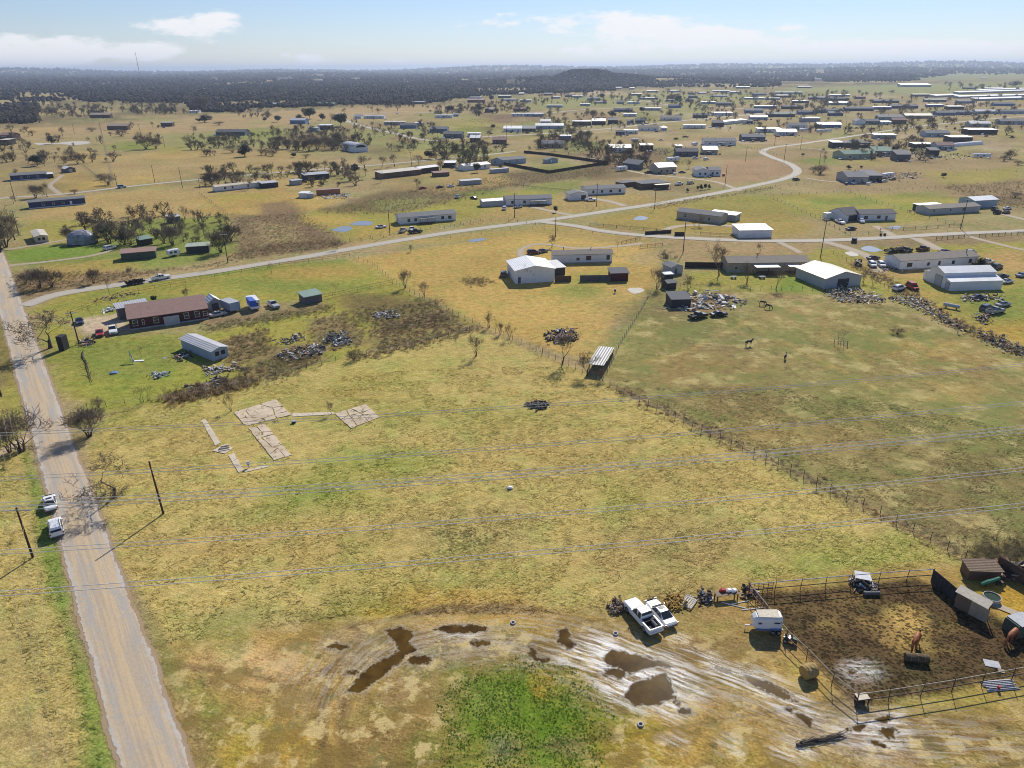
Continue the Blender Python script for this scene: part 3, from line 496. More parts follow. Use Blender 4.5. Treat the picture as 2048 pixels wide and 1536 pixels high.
c1 = mixc(mr(noise(.16, 5, .65), .46, .66, 0, .6, True), hue2.outputs[0], hue.outputs[0])
c1 = mixc(mr(noise(.8, 4, .7), .56, .74, 0, .45, True), c1, hue.outputs[0])
# straw swathes in the mown field, patchy pasture, dried and wet clay in the yard
mpl = nd('ShaderNodeMapping', vector_type='TEXTURE'); mpl.inputs['Rotation'].default_value = (0, 0, .55); mpl.inputs['Scale'].default_value = (4.5, .55, 1); L(geo.outputs['Position'], mpl.inputs['Vector'])
str1 = noise(1.0, 5, .7, mpl.outputs[0]); fin = noise(4.5, 3, .75)
c1 = mixc(nm('MULTIPLY', mr(nm('ADD', nm('MULTIPLY', str1, .5), nm('MULTIPLY', fin, .5)), .5, .62, 0, .75, True), ms2.outputs[2]), c1, (.56, .47, .20))
c1 = mixc(nm('MULTIPLY', mr(nm('ADD', nm('MULTIPLY', noise(.4, 5, .7), .6), nm('MULTIPLY', fin, .4)), .46, .36, 0, .32, True), ms2.outputs[2]), c1, (.21, .195, .06))
c1 = mixc(nm('MULTIPLY', mr(nm('ADD', nm('MULTIPLY', noise(.13, 5, .7), .65), nm('MULTIPLY', fin, .35)), .51, .58, 0, .85, True), ma2.outputs['Alpha']), c1, (.44, .36, .15))
c1 = mixc(nm('MULTIPLY', mr(nm('ADD', nm('MULTIPLY', noise(.075, 5, .7), .7), nm('MULTIPLY', fin, .3)), .50, .60, 0, .8, True), ma2.outputs['Alpha']), c1, (.18, .20, .06))
c1 = mixc(nm('MULTIPLY', mr(nm('ADD', nm('MULTIPLY', noise(.2, 5, .7), .7), nm('MULTIPLY', fin, .3)), .55, .63, 0, .75, True), ma2.outputs['Alpha']), c1, (.115, .10, .045))
yn = noise(.33, 6, .68); yn2 = noise(.19, 5, .62); yn3 = noise(.9, 6, .75)
c1 = mixc(nm('MULTIPLY', mr(nm('ADD', nm('MULTIPLY', yn, .7), nm('MULTIPLY', yn3, .3)), .51, .57, 0, .85, True), ms2.outputs[0]), c1, (.52, .40, .17))
c1 = mixc(nm('MULTIPLY', mr(yn2, .50, .40, 0, .75, True), ms2.outputs[0]), c1, (.20, .135, .04))
c1 = mixc(nm('MULTIPLY', mr(noise(.27, 5, .7), .56, .66, 0, .6, True), ms2.outputs[0]), c1, (.17, .16, .055))
ta = nd('ShaderNodeVertexColor', layer_name='track'); tsp = nd('ShaderNodeSeparateColor'); L(ta.outputs[0], tsp.inputs[0])
tcv = nd('ShaderNodeCombineXYZ'); L(nm('MULTIPLY', tsp.outputs[0], 22), tcv.inputs[0]); L(nm('ADD', nm('MULTIPLY', tsp.outputs[1], 84), mr(nmid, .3, .7, -.25, .25)), tcv.inputs[1])
rut = noise(1.0, 5, .62, tcv.outputs[0])
c1 = mixc(nm('MULTIPLY', mr(rut, .48, .58, 0, .8, True), ms2.outputs[1]), c1, (.40, .35, .27))
c1 = mixc(nm('MULTIPLY', mr(rut, .45, .36, 0, .8, True), ms2.outputs[1]), c1, (.11, .08, .045))
# scattered dark tufts and droppings
vo = nd('ShaderNodeTexVoronoi'); vo.inputs['Scale'].default_value = .33; L(geo.outputs['Position'], vo.inputs['Vector'])
tuft = nm('MULTIPLY', mr(nm('ADD', vo.outputs['Distance'], nm('MULTIPLY', nm('SUBTRACT', nf, .5), .22)), .08, .17, 1, 0, True), mr(noise(.11, 3), .5, .62, 0, 1, True))
c1 = mixc(nm('MULTIPLY', tuft, .6), c1, (.045, .05, .02))
# clods
vo2 = nd('ShaderNodeTexVoronoi'); vo2.inputs['Scale'].default_value = 2.3; L(geo.outputs['Position'], vo2.inputs['Vector'])
clod = nm('MULTIPLY', mr(nm('ADD', vo2.outputs['Distance'], nm('ADD', nm('MULTIPLY', nm('SUBTRACT', nf, .5), .9), nm('MULTIPLY', nm('SUBTRACT', nmid, .5), 1.0))), .3, .5, 1, 0, True), ma.outputs['Alpha'])
c1 = mixc(nm('MULTIPLY', clod, .72), c1, (.028, .021, .012))
# leaf speckle
c1 = mixc(nm('MULTIPLY', mr(noise(2.6, 4, .8), .5, .62, 0, .85, True), ms.outputs[2]), c1, (.075, .16, .014))
# crust and puddles
pud = nm('ADD', ms.outputs[0], nm('ADD', mr(noise(.9, 5, .65), .3, .7, -.26, .26), mr(nf, .3, .7, -.12, .12)))
pf = mr(pud, .52, .60, 0, 1, True)
rim = nm('MULTIPLY', mr(pud, .18, .5, 0, 1, True), nm('SUBTRACT', 1.0, pf))
cr = nm('MULTIPLY', ms.outputs[1], mr(nm('ADD', nm('MULTIPLY', rut, .6), nm('MULTIPLY', nfw, .4)), .47, .56, 0, 1, True))
cr = nm('MAXIMUM', cr, nm('MULTIPLY', nm('MULTIPLY', rim, mr(nfw, .35, .6, 0, 1)), nm('ADD', .25, nm('MULTIPLY', ms.outputs[1], .6))), clamp=True)
c1 = mixc(nm('MULTIPLY', cr, .92), c1, (.80, .78, .73))
c1 = mixc(mr(pud, .36, .52, 0, .6, True), c1, (.10, .075, .04))
c1 = mixc(pf, c1, mixc(mr(noise(.5, 3), .35, .65, 0, 1), (.05, .026, .006), (.10, .058, .010)))
gs = nd('ShaderNodeVectorMath', operation='SCALE'); L(c1, gs.inputs[0]); gs.inputs['Scale'].default_value = 1.2; L(gs.outputs[0], PB.inputs['Base Color'])
L(nm('SUBTRACT', .95, nm('MULTIPLY', pf, .8)), PB.inputs['Roughness']); L(nm('ADD', .02, nm('MULTIPLY', pf, .09)), PB.inputs['Specular IOR Level'])
bp = nd('ShaderNodeBump'); bp.inputs['Distance'].default_value = .22; L(nm('MULTIPLY', nm('SUBTRACT', 1.0, pf), .8), bp.inputs['Strength'])
L(nm('ADD', nm('ADD', nm('MULTIPLY', nf, .55), nm('MULTIPLY', nmid, .9)), nm('MULTIPLY', clod, -.5)), bp.inputs['Height']); L(bp.outputs[0], PB.inputs['Normal'])
structure(link('ground', me))
# ------------------------------------------------------------------ roads
def ribbon(name, left, right, mat, z=.03, label=None, ext=None):
    n = 14
    def dense(P):
        P = [G(*p) for p in P]; o = []
        for i in range(len(P)-1):
            a, b, c, d = P[max(i-1, 0)], P[i], P[i+1], P[min(i+2, len(P)-1)]
            for k in range(n):
                t = k/n; o.append(.5*((2*b)+(c-a)*t+(2*a-5*b+4*c-d)*t*t+(3*b-a-3*c+d)*t**3))
        o.append(P[-1]); return o
    A, B = dense(left), dense(right)
    vs = []; fs = []; uv = []; s = 0
    for i, (a, b) in enumerate(zip(A, B)):
        if i: s += ((a+b)/2-(A[i-1]+B[i-1])/2).length
        for k in range(5):
            p = a.lerp(b, k/4); vs.append((p.x, p.y, z+.05*(1-abs(k/2-1)))); uv.append((k/4, s))
    for i in range(len(A)-1):
        for k in range(4): fs.append((i*5+k, i*5+k+1, i*5+k+6, i*5+k+5))
    m_ = bpy.data.meshes.new(name); m_.from_pydata(vs, [], fs); m_.materials.append(mat)
    u = m_.uv_layers.new(name='UVMap')
    for lp in m_.loops: u.data[lp.index].uv = uv[lp.vertex_index]
    m_.update()
    if m_.polygons[0].normal.z < 0: m_.flip_normals()
    return structure(link(name, m_))
def centre(pts, w, taper=None):
    P = [G(*p) for p in pts]; Lf = []; Rt = []
    for i, p in enumerate(P):
        d = (P[min(i+1, len(P)-1)]-P[max(i-1, 0)]).normalized(); nn = Vector((-d.y, d.x, 0))*w/2
        Lf.append(PIX(*(p+nn))); Rt.append(PIX(*(p-nn)))
    return Lf, Rt
def roadmat(name, mid, side, edge, patch, gravel=False):
    global N, L, geo
    m = bpy.data.materials.new(name); m.use_nodes = True; N = m.node_tree; L = N.links.new; pb = N.nodes['Principled BSDF']
    geo = nd('ShaderNodeNewGeometry'); uvn = nd('ShaderNodeUVMap'); s = nd('ShaderNodeSeparateXYZ'); L(uvn.outputs[0], s.inputs[0])
    wob = mr(noise(.12, 4), .3, .7, -.09, .09); u = nm('ADD', s.outputs[0], nm('ADD', wob, mr(noise(1.4, 4, .7), .3, .7, -.045, .045)))
    c = nm('ABSOLUTE', nm('SUBTRACT', u, .5))
    mpn = nd('ShaderNodeMapping'); mpn.inputs['Scale'].default_value = (14, .05, 1); L(uvn.outputs[0], mpn.inputs['Vector']); stk = noise(1.0, 5, .6, mpn.outputs[0])
    col = mixc(mr(stk, .46, .58, 0, .85, True), mid, side); mpk = nd('ShaderNodeMapping'); mpk.inputs['Scale'].default_value = (34, .03, 1); L(uvn.outputs[0], mpk.inputs['Vector']); col = mixc(mr(noise(1.0, 3, .5, mpk.outputs[0]), .58, .66, 0, .75, True), col, patch)
    col = mixc(nm('MULTIPLY', mr(nm('ABSOLUTE', nm('SUBTRACT', c, .27)), .02, .13, 1, 0, True), mr(noise(.07, 4), .4, .6, .1, 1)), col, patch)
    col = mixc(mr(c, .37, .44, 0, .9, True), col, edge)
    col = mixc(mr(noise(.3, 5, .65), .55, .7, 0, .5, True), col, patch)
    v = mr(noise(6, 3, .7), .3, .7, .86, 1.14)
    sc_ = nd('ShaderNodeVectorMath', operation='SCALE'); L(col, sc_.inputs[0]); L(v, sc_.inputs['Scale']); L(sc_.outputs[0], pb.inputs['Base Color'])
    # broken edges show the dirt shoulder
    al = mr(nm('SUBTRACT', nm('ABSOLUTE', nm('SUBTRACT', s.outputs[0], .5)), nm('ADD', mr(noise(.9, 5, .7), .3, .7, -.035, .035), mr(noise(.15, 3), .3, .7, -.03, .03))), .455, .47, 1, 0)
    L(al, pb.inputs['Alpha']); pb.inputs['Roughness'].default_value = .9
    return m
m_county = roadmat('county_road_chipseal', (.55, .415, .25), (.43, .345, .25), (.50, .455, .39), (.38, .36, .325))
m_gravel = roadmat('pale_gravel', (.47, .42, .33), (.44, .39, .31), (.36, .31, .23), (.40, .37, .31))
m_drive = roadmat('two_track_drive', (.40, .32, .21), (.43, .36, .25), (.30, .24, .14), (.36, .28, .18))
m_should = roadmat('dirt_shoulder', (.36, .25, .14), (.38, .27, .16), (.35, .25, .14), (.32, .22, .13))
CL = [(-172, 440), (-60, 540), (-24, 590), (5, 640), (18, 712), (25, 750), (57, 844), (72, 904), (87, 964), (100, 1026), (117, 1089), (136, 1152), (152, 1214), (175, 1307), (202, 1394), (230, 1536), (262, 1700)]
CRt = [(-78, 440), (10, 505), (25, 562), (41, 594), (72, 680), (87, 722), (107, 764), (140, 849), (162, 909), (187, 981), (207, 1030), (232, 1096), (247, 1148), (275, 1244), (312, 1339), (350, 1442), (382, 1536), (428, 1660)]
# straighten: fit both edges to straight lines on the ground
def fit(P):
    Q = [G(*p) for p in P]; y = np.array([q.y for q in Q]); x = np.array([q.x for q in Q]); k = np.polyfit(y, x, 1)
    return k
kl = fit(CL[3:16]); kr = fit(CRt[2:17]); YS = [36, 55, 75, 100, 140, 200, 270, 340, 420]
ribbon('county_road', [PIX(kl[0]*y+kl[1], y) for y in YS], [PIX(kr[0]*y+kr[1], y) for y in YS], m_county, .05)
ribbon('road_shoulder', [PIX(kl[0]*y+kl[1]-.55, y) for y in YS], [PIX(kr[0]*y+kr[1]+.6, y) for y in YS], m_should, .02)
structure(ribbon('gravel_road', *centre([(48, 612), (120, 588), (250, 568), (430, 543), (580, 519), (700, 498), (800, 481), (900, 465), (1000, 452), (1110, 438), (1230, 420), (1330, 405), (1430, 387), (1510, 371), (1570, 357), (1595, 343), (1580, 328), (1545, 315), (1525, 304), (1545, 295), (1600, 288), (1700, 273), (1800, 258), (1900, 246), (2048, 233), (2300, 222)], 6.0), m_gravel, .06))
ribbon('side_road', *centre([(1085, 444), (1150, 452), (1210, 463), (1300, 472), (1450, 480), (1600, 482), (1750, 477), (1860, 470), (1950, 466), (2048, 462), (2250, 452)], 5.6), m_gravel, .09)
ribbon('paved_road', *centre([(-120, 412), (0, 397), (130, 388), (250, 374), (430, 356), (560, 345), (690, 335), (790, 327), (862, 320), (962, 311), (1030, 303)], 5.0), m_gravel, .06)
for w, pts in [(5, [(676, 226), (690, 240), (737, 255), (787, 266), (862, 281), (960, 274), (1060, 269), (1110, 266), (1230, 256), (1290, 249), (1390, 239), (1480, 231), (1530, 226)]), (5, [(676, 232), (740, 227), (800, 224), (870, 225), (960, 221)]), (5, [(1100, 226), (1160, 220), (1224, 216), (1336, 210)]), (5, [(1224, 196), (1290, 202), (1340, 210), (1430, 214), (1536, 221), (1600, 224)])]:
    ribbon('village_lane', *centre(pts, w+2), m_gravel, .05)
for w, pts in [(4, [(1150, 432), (1110, 424), (1060, 413)]), (5, [(1250, 412), (1215, 402), (1175, 396)]), (4, [(1480, 382), (1440, 366), (1390, 358), (1300, 349), (1255, 341)]), (3, [(1285, 486), (1260, 490), (1160, 497), (1080, 488), (1042, 500), (1048, 520)]), (4, [(1310, 470), (1360, 452), (1460, 452), (1480, 466)]),
               (5, [(1650, 484), (1690, 495), (1740, 515), (1760, 545)]), (5, [(1830, 476), (1860, 490), (1880, 500)]), (3.2, [(1935, 472), (1980, 484), (2048, 500), (2200, 530)]), (4, [(1790, 474), (1770, 462), (1750, 452)]), (4, [(2060, 442), (2020, 432), (1990, 425)]), (3, [(18, 531), (90, 524), (180, 512), (225, 500)]), (3, [(10, 500), (60, 492), (140, 478), (170, 470)]),
               (3, [(1560, 485), (1590, 500), (1600, 506)]), (3.4, [(120, 388), (100, 372), (110, 362), (125, 350)]), (3.5, [(1620, 287), (1560, 288), (1500, 287), (1472, 286)]), (3, [(1680, 303), (1620, 297), (1560, 291)]), (3, [(2000, 275), (1900, 262), (1860, 250)]), (3, [(1690, 365), (1650, 362), (1610, 356)])]:
    ribbon('dirt_driveway', *centre(pts, w), m_drive, .035)
# ------------------------------------------------------------------ woods (nobody could count them)
def ico():
    t = (1+5**.5)/2
    v = [(-1, t, 0), (1, t, 0), (-1, -t, 0), (1, -t, 0), (0, -1, t), (0, 1, t), (0, -1, -t), (0, 1, -t), (t, 0, -1), (t, 0, 1), (-t, 0, -1), (-t, 0, 1)]
    f = [(0, 11, 5), (0, 5, 1), (0, 1, 7), (0, 7, 10), (0, 10, 11), (1, 5, 9), (5, 11, 4), (11, 10, 2), (10, 7, 6), (7, 1, 8), (3, 9, 4), (3, 4, 2), (3, 2, 6), (3, 6, 8), (3, 8, 9), (4, 9, 5), (2, 4, 11), (6, 2, 10), (8, 6, 7), (9, 8, 1)]
    v = [Vector(p).normalized() for p in v]
    mid = {}; nf = []
    def m(a, b):
        k = (min(a, b), max(a, b))
        if k not in mid: mid[k] = len(v); v.append(((v[a]+v[b])/2).normalized())
        return mid[k]
    for a, b, c in f:
        x, y, z = m(a, b), m(b, c), m(c, a); nf += [(a, x, z), (b, y, x), (c, z, y), (x, y, z)]
    return np.array([tuple(p) for p in v]), np.array(nf)
IVH, IFH = ico(); IVL = IVH[:12]; IFL = np.array([(0, 11, 5), (0, 5, 1), (0, 1, 7), (0, 7, 10), (0, 10, 11), (1, 5, 9), (5, 11, 4), (11, 10, 2), (10, 7, 6), (7, 1, 8), (3, 9, 4), (3, 4, 2), (3, 2, 6), (3, 6, 8), (3, 8, 9), (4, 9, 5), (2, 4, 11), (6, 2, 10), (8, 6, 7), (9, 8, 1)])
def colmat(name, rough=.95):
    m = bpy.data.materials.new(name); m.use_nodes = True; n = m.node_tree; b = n.nodes['Principled BSDF']
    a = n.nodes.new('ShaderNodeVertexColor'); a.layer_name = 'tone'
    g_ = n.nodes.new('ShaderNodeNewGeometry'); z = n.nodes.new('ShaderNodeTexNoise'); z.inputs['Scale'].default_value = .7; z.inputs['Detail'].default_value = 5
    n.links.new(g_.outputs['Position'], z.inputs['Vector'])
    r = n.nodes.new('ShaderNodeMapRange'); r.inputs[1].default_value = .3; r.inputs[2].default_value = .7; r.inputs[3].default_value = .45; r.inputs[4].default_value = 1.55; n.links.new(z.outputs[0], r.inputs[0])
    s = n.nodes.new('ShaderNodeVectorMath'); s.operation = 'SCALE'; n.links.new(a.outputs[0], s.inputs[0]); n.links.new(r.outputs[0], s.inputs['Scale'])
    n.links.new(s.outputs[0], b.inputs['Base Color']); b.inputs['Roughness'].default_value = rough; b.inputs['Specular IOR Level'].default_value = .1
    return m
M_tone = colmat('bare_twigs_and_leaves')
M_grass = colmat('thin_leaves_and_grass'); _n = M_grass.node_tree; _b = _n.nodes['Principled BSDF']; _t = _n.nodes.new('ShaderNodeBsdfTranslucent'); _a = _n.nodes.new('ShaderNodeMixShader'); _a.inputs[0].default_value = .5; _n.links.new(_b.inputs['Base Color'].links[0].from_socket, _t.inputs['Color']); _n.links.new(_b.outputs[0], _a.inputs[1]); _n.links.new(_t.outputs[0], _a.inputs[2]); _n.links.new(_a.outputs[0], _n.nodes['Material Output'].inputs['Surface'])
def blobs(name, items, label=None, cat=None, low=False):
    IV, IF = (IVL, IFL) if low else (IVH, IFH)
    "items: x,y,z,rx,ry,rz,(r,g,b) -> one ragged mass"
    rs = np.random.RandomState(len(items)); k = len(IV); n = len(items)
    shapes = []
    for i in range(8):
        q = IV*(1+.35*(rs.rand(k, 1)-.5)*2); shapes.append(q)
    sh = np.array(shapes)[rs.randint(0, 8, n)]
    it = np.array([i[:6] for i in items]); cs = np.array([i[6] for i in items])
    th = rs.rand(n)*6.28; c, s = np.cos(th)[:, None], np.sin(th)[:, None]
    X = (sh[:, :, 0]*c-sh[:, :, 1]*s)*it[:, 3:4]+it[:, 0:1]; Y = (sh[:, :, 0]*s+sh[:, :, 1]*c)*it[:, 4:5]+it[:, 1:2]; Z = sh[:, :, 2]*it[:, 5:6]+it[:, 2:3]
    V = np.stack([X, Y, Z], -1).reshape(-1, 3); Fs = (IF[None]+(np.arange(n)*k)[:, None, None]).reshape(-1)
    m_ = bpy.data.meshes.new(name); m_.vertices.add(len(V)); m_.vertices.foreach_set('co', V.ravel()); m_.loops.add(len(Fs)); m_.loops.foreach_set('vertex_index', Fs.astype(np.int32))
    m_.polygons.add(len(Fs)//3); m_.polygons.foreach_set('loop_start', (np.arange(len(Fs)//3)*3).astype(np.int32)); m_.update()
    at = m_.color_attributes.new('tone', 'FLOAT_COLOR', 'POINT'); b = np.ones((len(V), 4)); jit = .75+.5*rs.rand(n, 1, 1); b[:, :3] = (np.repeat(cs[:, None, :], k, 1)*jit).reshape(-1, 3); at.data.foreach_set('color', b.ravel().astype(np.float32))
    m_.materials.append(M_tone); o = link(name, m_); o['kind'] = 'stuff'
    if label: o['label'] = label; o['category'] = cat
    return o
rs = np.random.RandomState(5)
def woods(n, r0, r1, name, label, size, test):
    th = (rs.rand(n)-.5)*math.radians(96); r = np.exp(math.log(r0)+(math.log(r1)-math.log(r0))*rs.rand(n))
    x = r*np.sin(th); y = r*np.cos(th); z = hz(x, y)
    d = np.stack([x, y, np.full(n, -CAMH)], -1)@CR
    px = 1024+F*d[:, 0]/-d[:, 2]; py = 768-F*d[:, 1]/-d[:, 2]
    ok = test(px, py, x, y, r)
    items = []
    for i in np.where(ok)[0]:
        s = size(r[i])*(.7+.6*rs.rand()); hh = s*(.75+.35*rs.rand())
        t = rs.rand(); c = (.05, .043, .04) if t < .62 else ((.036, .042, .028) if t < .82 else (.07, .055, .042))
        items.append((x[i], y[i], z[i]+hh*.75, s, s*(.8+.4*rs.rand()), hh, c))
    return blobs(name, items, label, 'woods', True)
CLR = [(563, 158), (578, 158), (636, 161), (932, 162), (950, 166), (1022, 167), (1306, 160), (1639, 146), (1636, 160), (712, 158), (640, 153), (1968, 157), (1075, 166), (430, 160)]
def t_far(px, py, x, y, r):
    w = woodline(px)+14*(fbm(x/70, y/70, 91)-.5); base = (py < w)&(py > 120)
    for cx, cy in CLR: base &= ~((np.abs(px-cx) < 9+1500/r)&(py > cy-2)&(py < cy+4))
    cl = fbm(x/260, y/260, 41)
    opening = ((r > 3600)&(cl > .60)&(rs.rand(len(r)) < .8)) | ((r < 3600)&(cl > .60)&(rs.rand(len(r)) < .9))
    past = (px > 1560)&(py > 164)&(py < 190)
    hillz = (px > 1080)&(px < 1300)&(r > 2600)&(r < 4000)
    mead = (px > 1830)&(py < 166)&(py > 150)&(cl > .45)
    return base&(~opening|hillz)&~past&~mead
woods(62000, 1050, 4200, 'near_woods', 'broad belt of leafless grey woods behind the tan meadow', lambda r: 2.7+r/1500, t_far)
def t_hill(px, py, x, y, r): return (px > 1060)&(px < 1310)
woods(30000, 2750, 3900, 'hill_woods', 'wooded low hill rising above the settlement', lambda r: 5, t_hill)
woods(24000, 4200, 17000, 'far_woods', 'hazy woods running to the horizon', lambda r: 5+r/1100, t_far)
# ------------------------------------------------------------------ trees
M_bark = pm('grey_bark', (.10, .078, .058), .95, .25, 4); M_twig = pm('fine_twigs', (.20, .16, .12), .95, .2, 2); M_twig2 = pm('dark_twigs', (.15, .12, .085), .95, .2, 2)
M_leafd = colmat('evergreen_leaves')
def bare_tree(seed, h, spread, lean=(0, 0), stems=1, depth=5, up=.55, trunk=.22, twig=.018, fork=3, first=.28):
    "returns (trunk mesh builder, crown mesh builder)"
    R = random.Random(seed); T = MB(); Cn = MB()
    def grow(p, d, ln, r, lv, mb):
        n = 3 if lv < 3 else 2; q = p; pts = [p]; rr = [r]
        for i in range(n):
            d = (d+Vector((R.uniform(-1, 1), R.uniform(-1, 1), R.uniform(-.5, .7)))*(.2+.05*lv)+Vector((0, 0, (up-.5)*.25))).normalized()
            q = q+d*ln/n; pts.append(q); rr.append(max(twig*.6, r*(1-.38*(i+1)/n)))
        mb.path(pts, rr, 7 if lv == 0 else (5 if lv < 3 else 3))
        if lv >= depth: return
        k = fork-1+(1 if R.random() < .6 else 0)
        for j in range(k):
            t = 1.0 if j < 1 else R.uniform(.45, 1.0)
            idx = min(n, max(1, round(t*n))); b = pts[idx]
            ax = Vector((R.uniform(-1, 1), R.uniform(-1, 1), R.uniform(-.25, .5))).normalized()
            nd_ = (d*(.75 if lv else .55)+ax*(.75*spread)).normalized()
            if nd_.z < -.15: nd_.z = abs(nd_.z)*.3
            grow(b, nd_, ln*R.uniform(.68, .9)*(1.35 if lv == 0 else 1), max(twig*.6, rr[idx]*.62), lv+1, Cn)
    for s in range(stems):
        a = 2*math.pi*s/max(1, stems)+R.random(); o = .12*h if stems > 1 else 0
        d = Vector((lean[0]+(math.cos(a)*.35 if stems > 1 else 0), lean[1]+(math.sin(a)*.35 if stems > 1 else 0), 1)).normalized()
        grow(Vector((math.cos(a)*o*.25, math.sin(a)*o*.25, -.05)), d, h*first, trunk*(.6 if stems > 1 else 1), 0, T)
    return T, Cn
def norm_h(mbs, h, w=None):
    zs = [p[2] for m in mbs for p in m.v]; k = h/max(zs)
    xs = sorted(math.hypot(p[0], p[1]) for m in mbs for p in m.v); kw = (w/xs[int(len(xs)*.985)]) if w else k
    for m in mbs: m.v = [(p[0]*kw, p[1]*kw, p[2]*k) for p in m.v]
TREES = {}
def proto(kind, var):
    k = (kind, var)
    if k in TREES: return TREES[k]
    s = hash((len(kind), var, ord(kind[0]))) % 997
    if kind == 'spread': T, Cn = bare_tree(11+var*7, 6, 1.15, (.1*(-1)**var, .05), 1, 7, .52, .17, .023, 3, .2); norm_h((T, Cn), 1, .62)
    elif kind == 'round': T, Cn = bare_tree(31+var*7, 6, .95, (0, 0), 1, 7, .62, .15, .018, 3, .17); norm_h((T, Cn), 1, .44)
    elif kind == 'vase': T, Cn = bare_tree(51+var*7, 6, .6, (0, 0), 3, 6, .75, .2, .018, 3, .24); norm_h((T, Cn), 1, .45)
    elif kind == 'sapling': T, Cn = bare_tree(71+var*7, 4, .6, (0, 0), 1, 5, .8, .07, .012, 3, .3); norm_h((T, Cn), 1, .3)
    elif kind == 'multi': T, Cn = bare_tree(91+var*7, 5, 1.0, (0, 0), 5, 6, .55, .16, .022, 3, .18); norm_h((T, Cn), 1, .52)
    elif kind == 'bush': T, Cn = bare_tree(111+var*7, 2.5, 1.0, (0, 0), 8, 5, .5, .07, .012, 3, .26); norm_h((T, Cn), 1, .75)
    elif kind == 'oak':
        T, Cn = bare_tree(131+var*7, 6, 1.0, (0, 0), 1, 2, .5, .3, .05, 3, .3); norm_h((T, Cn), .8, .26)
        R = random.Random(var+5); L_ = MB(); cs = [(R.gauss(0, .17), R.gauss(0, .17), R.uniform(.34, .84), R.uniform(.12, .2)) for _ in range(26)]
        for i in range(1700):
            c = R.choice(cs); d = Vector((R.gauss(0, 1), R.gauss(0, 1), R.gauss(0, .8))).normalized()*c[3]*R.uniform(.55, 1.05)
            L_.obox((c[0]+d.x, c[1]+d.y, min(1, c[2]+d.z)), (R.uniform(.04, .075), R.uniform(.03, .06), .006), (R.uniform(-1, 1), R.uniform(-1, 1), R.uniform(0, 3)))
        Cn.k = 1
        for i, f in enumerate(L_.f): pass
        Cn.add(L_.v, L_.f)
    if kind == 'oak':
        mt = T.mesh('trunk', M_bark); mc = Cn.mesh('crown', [M_bark, pm('dark_oak_leaves', (.045, .06, .026), .7, .35, 6)])
    else:
        mt = T.mesh('trunk', M_bark); mc = Cn.mesh('crown', M_twig if var % 2 == 0 else M_twig2)
    for m in (mt, mc): m.polygons.foreach_set('use_smooth', [True]*len(m.polygons))
    TREES[k] = (mt, mc); return TREES[k]
TN = dict(spread='bare_tree', round='bare_tree', vase='bare_tree', sapling='sapling', multi='bare_tree', bush='bare_shrub', oak='evergreen_tree')
TD = dict(spread='wide leafless tree', round='round leafless tree', vase='upswept leafless tree', sapling='slender sapling', multi='many stemmed leafless tree', bush='low grey shrub', oak='dark evergreen tree')
TG = dict(spread='leafless trees', round='leafless trees', vase='leafless trees', sapling='leafless saplings', multi='leafless trees', bush='leafless shrubs', oak='evergreen trees')
NTREE = [0]
def tree(px, py, hpx, kind='round', label=None, wide=1.0, var=None):
    p = G(px, py); h = HM(px, py, hpx); NTREE[0] += 1
    var = NTREE[0] % (4 if kind != 'oak' else 2) if var is None else var
    mt, mc = proto(kind, var)
    r = empty(TN[kind], p, random.uniform(0, 6.28))
    for n_, m_ in (('trunk', mt), ('crown', mc)):
        o = link(n_, m_, r); o.scale = (h*wide, h*wide, h)
    reg(r, TD[kind], 'shrub' if kind == 'bush' else 'tree', TG[kind], px, py, label)
    return r
# ------------------------------------------------------------------ houses
HG = 'houses and trailers of the settlement'
def frame_at(px1, px2, back=None):
    a = G(*px1); b = G(*px2); d = b-a; ln = d.length; rz = math.atan2(d.y, d.x)
    nrm = Vector((-math.sin(rz), math.cos(rz), 0))
    return a, ln, rz
def gable(mb, x0, x1, y0, y1, z0, z1, rise, t=.12, ov=.3, along=True):
    if along:
        ym = (y0+y1)/2; run = (y1-y0)/2+ov; dz = rise*ov/((y1-y0)/2)
        for s in (-1, 1):
            ye = ym+s*run
            mb.add([(x0-ov, ym, z1+rise), (x1+ov, ym, z1+rise), (x1+ov, ye, z1-dz), (x0-ov, ye, z1-dz), (x0-ov, ym, z1+rise+t), (x1+ov, ym, z1+rise+t), (x1+ov, ye, z1-dz+t), (x0-ov, ye, z1-dz+t)],
                   [(0, 1, 2, 3), (7, 6, 5, 4), (0, 4, 5, 1), (1, 5, 6, 2), (2, 6, 7, 3), (3, 7, 4, 0)] if s < 0 else [(3, 2, 1, 0), (4, 5, 6, 7), (1, 5, 4, 0), (2, 6, 5, 1), (3, 7, 6, 2), (0, 4, 7, 3)])
    else:
        xm = (x0+x1)/2; run = (x1-x0)/2+ov; dz = rise*ov/((x1-x0)/2)
        for s in (-1, 1):
            xe = xm+s*run
            mb.add([(xm, y0-ov, z1+rise), (xm, y1+ov, z1+rise), (xe, y1+ov, z1-dz), (xe, y0-ov, z1-dz), (xm, y0-ov, z1+rise+t), (xm, y1+ov, z1+rise+t), (xe, y1+ov, z1-dz+t), (xe, y0-ov, z1-dz+t)],
                   [(3, 2, 1, 0), (4, 5, 6, 7), (1, 5, 4, 0), (2, 6, 5, 1), (3, 7, 6, 2), (0, 4, 7, 3)] if s < 0 else [(0, 1, 2, 3), (7, 6, 5, 4), (0, 4, 5, 1), (1, 5, 6, 2), (2, 6, 7, 3), (3, 7, 4, 0)])
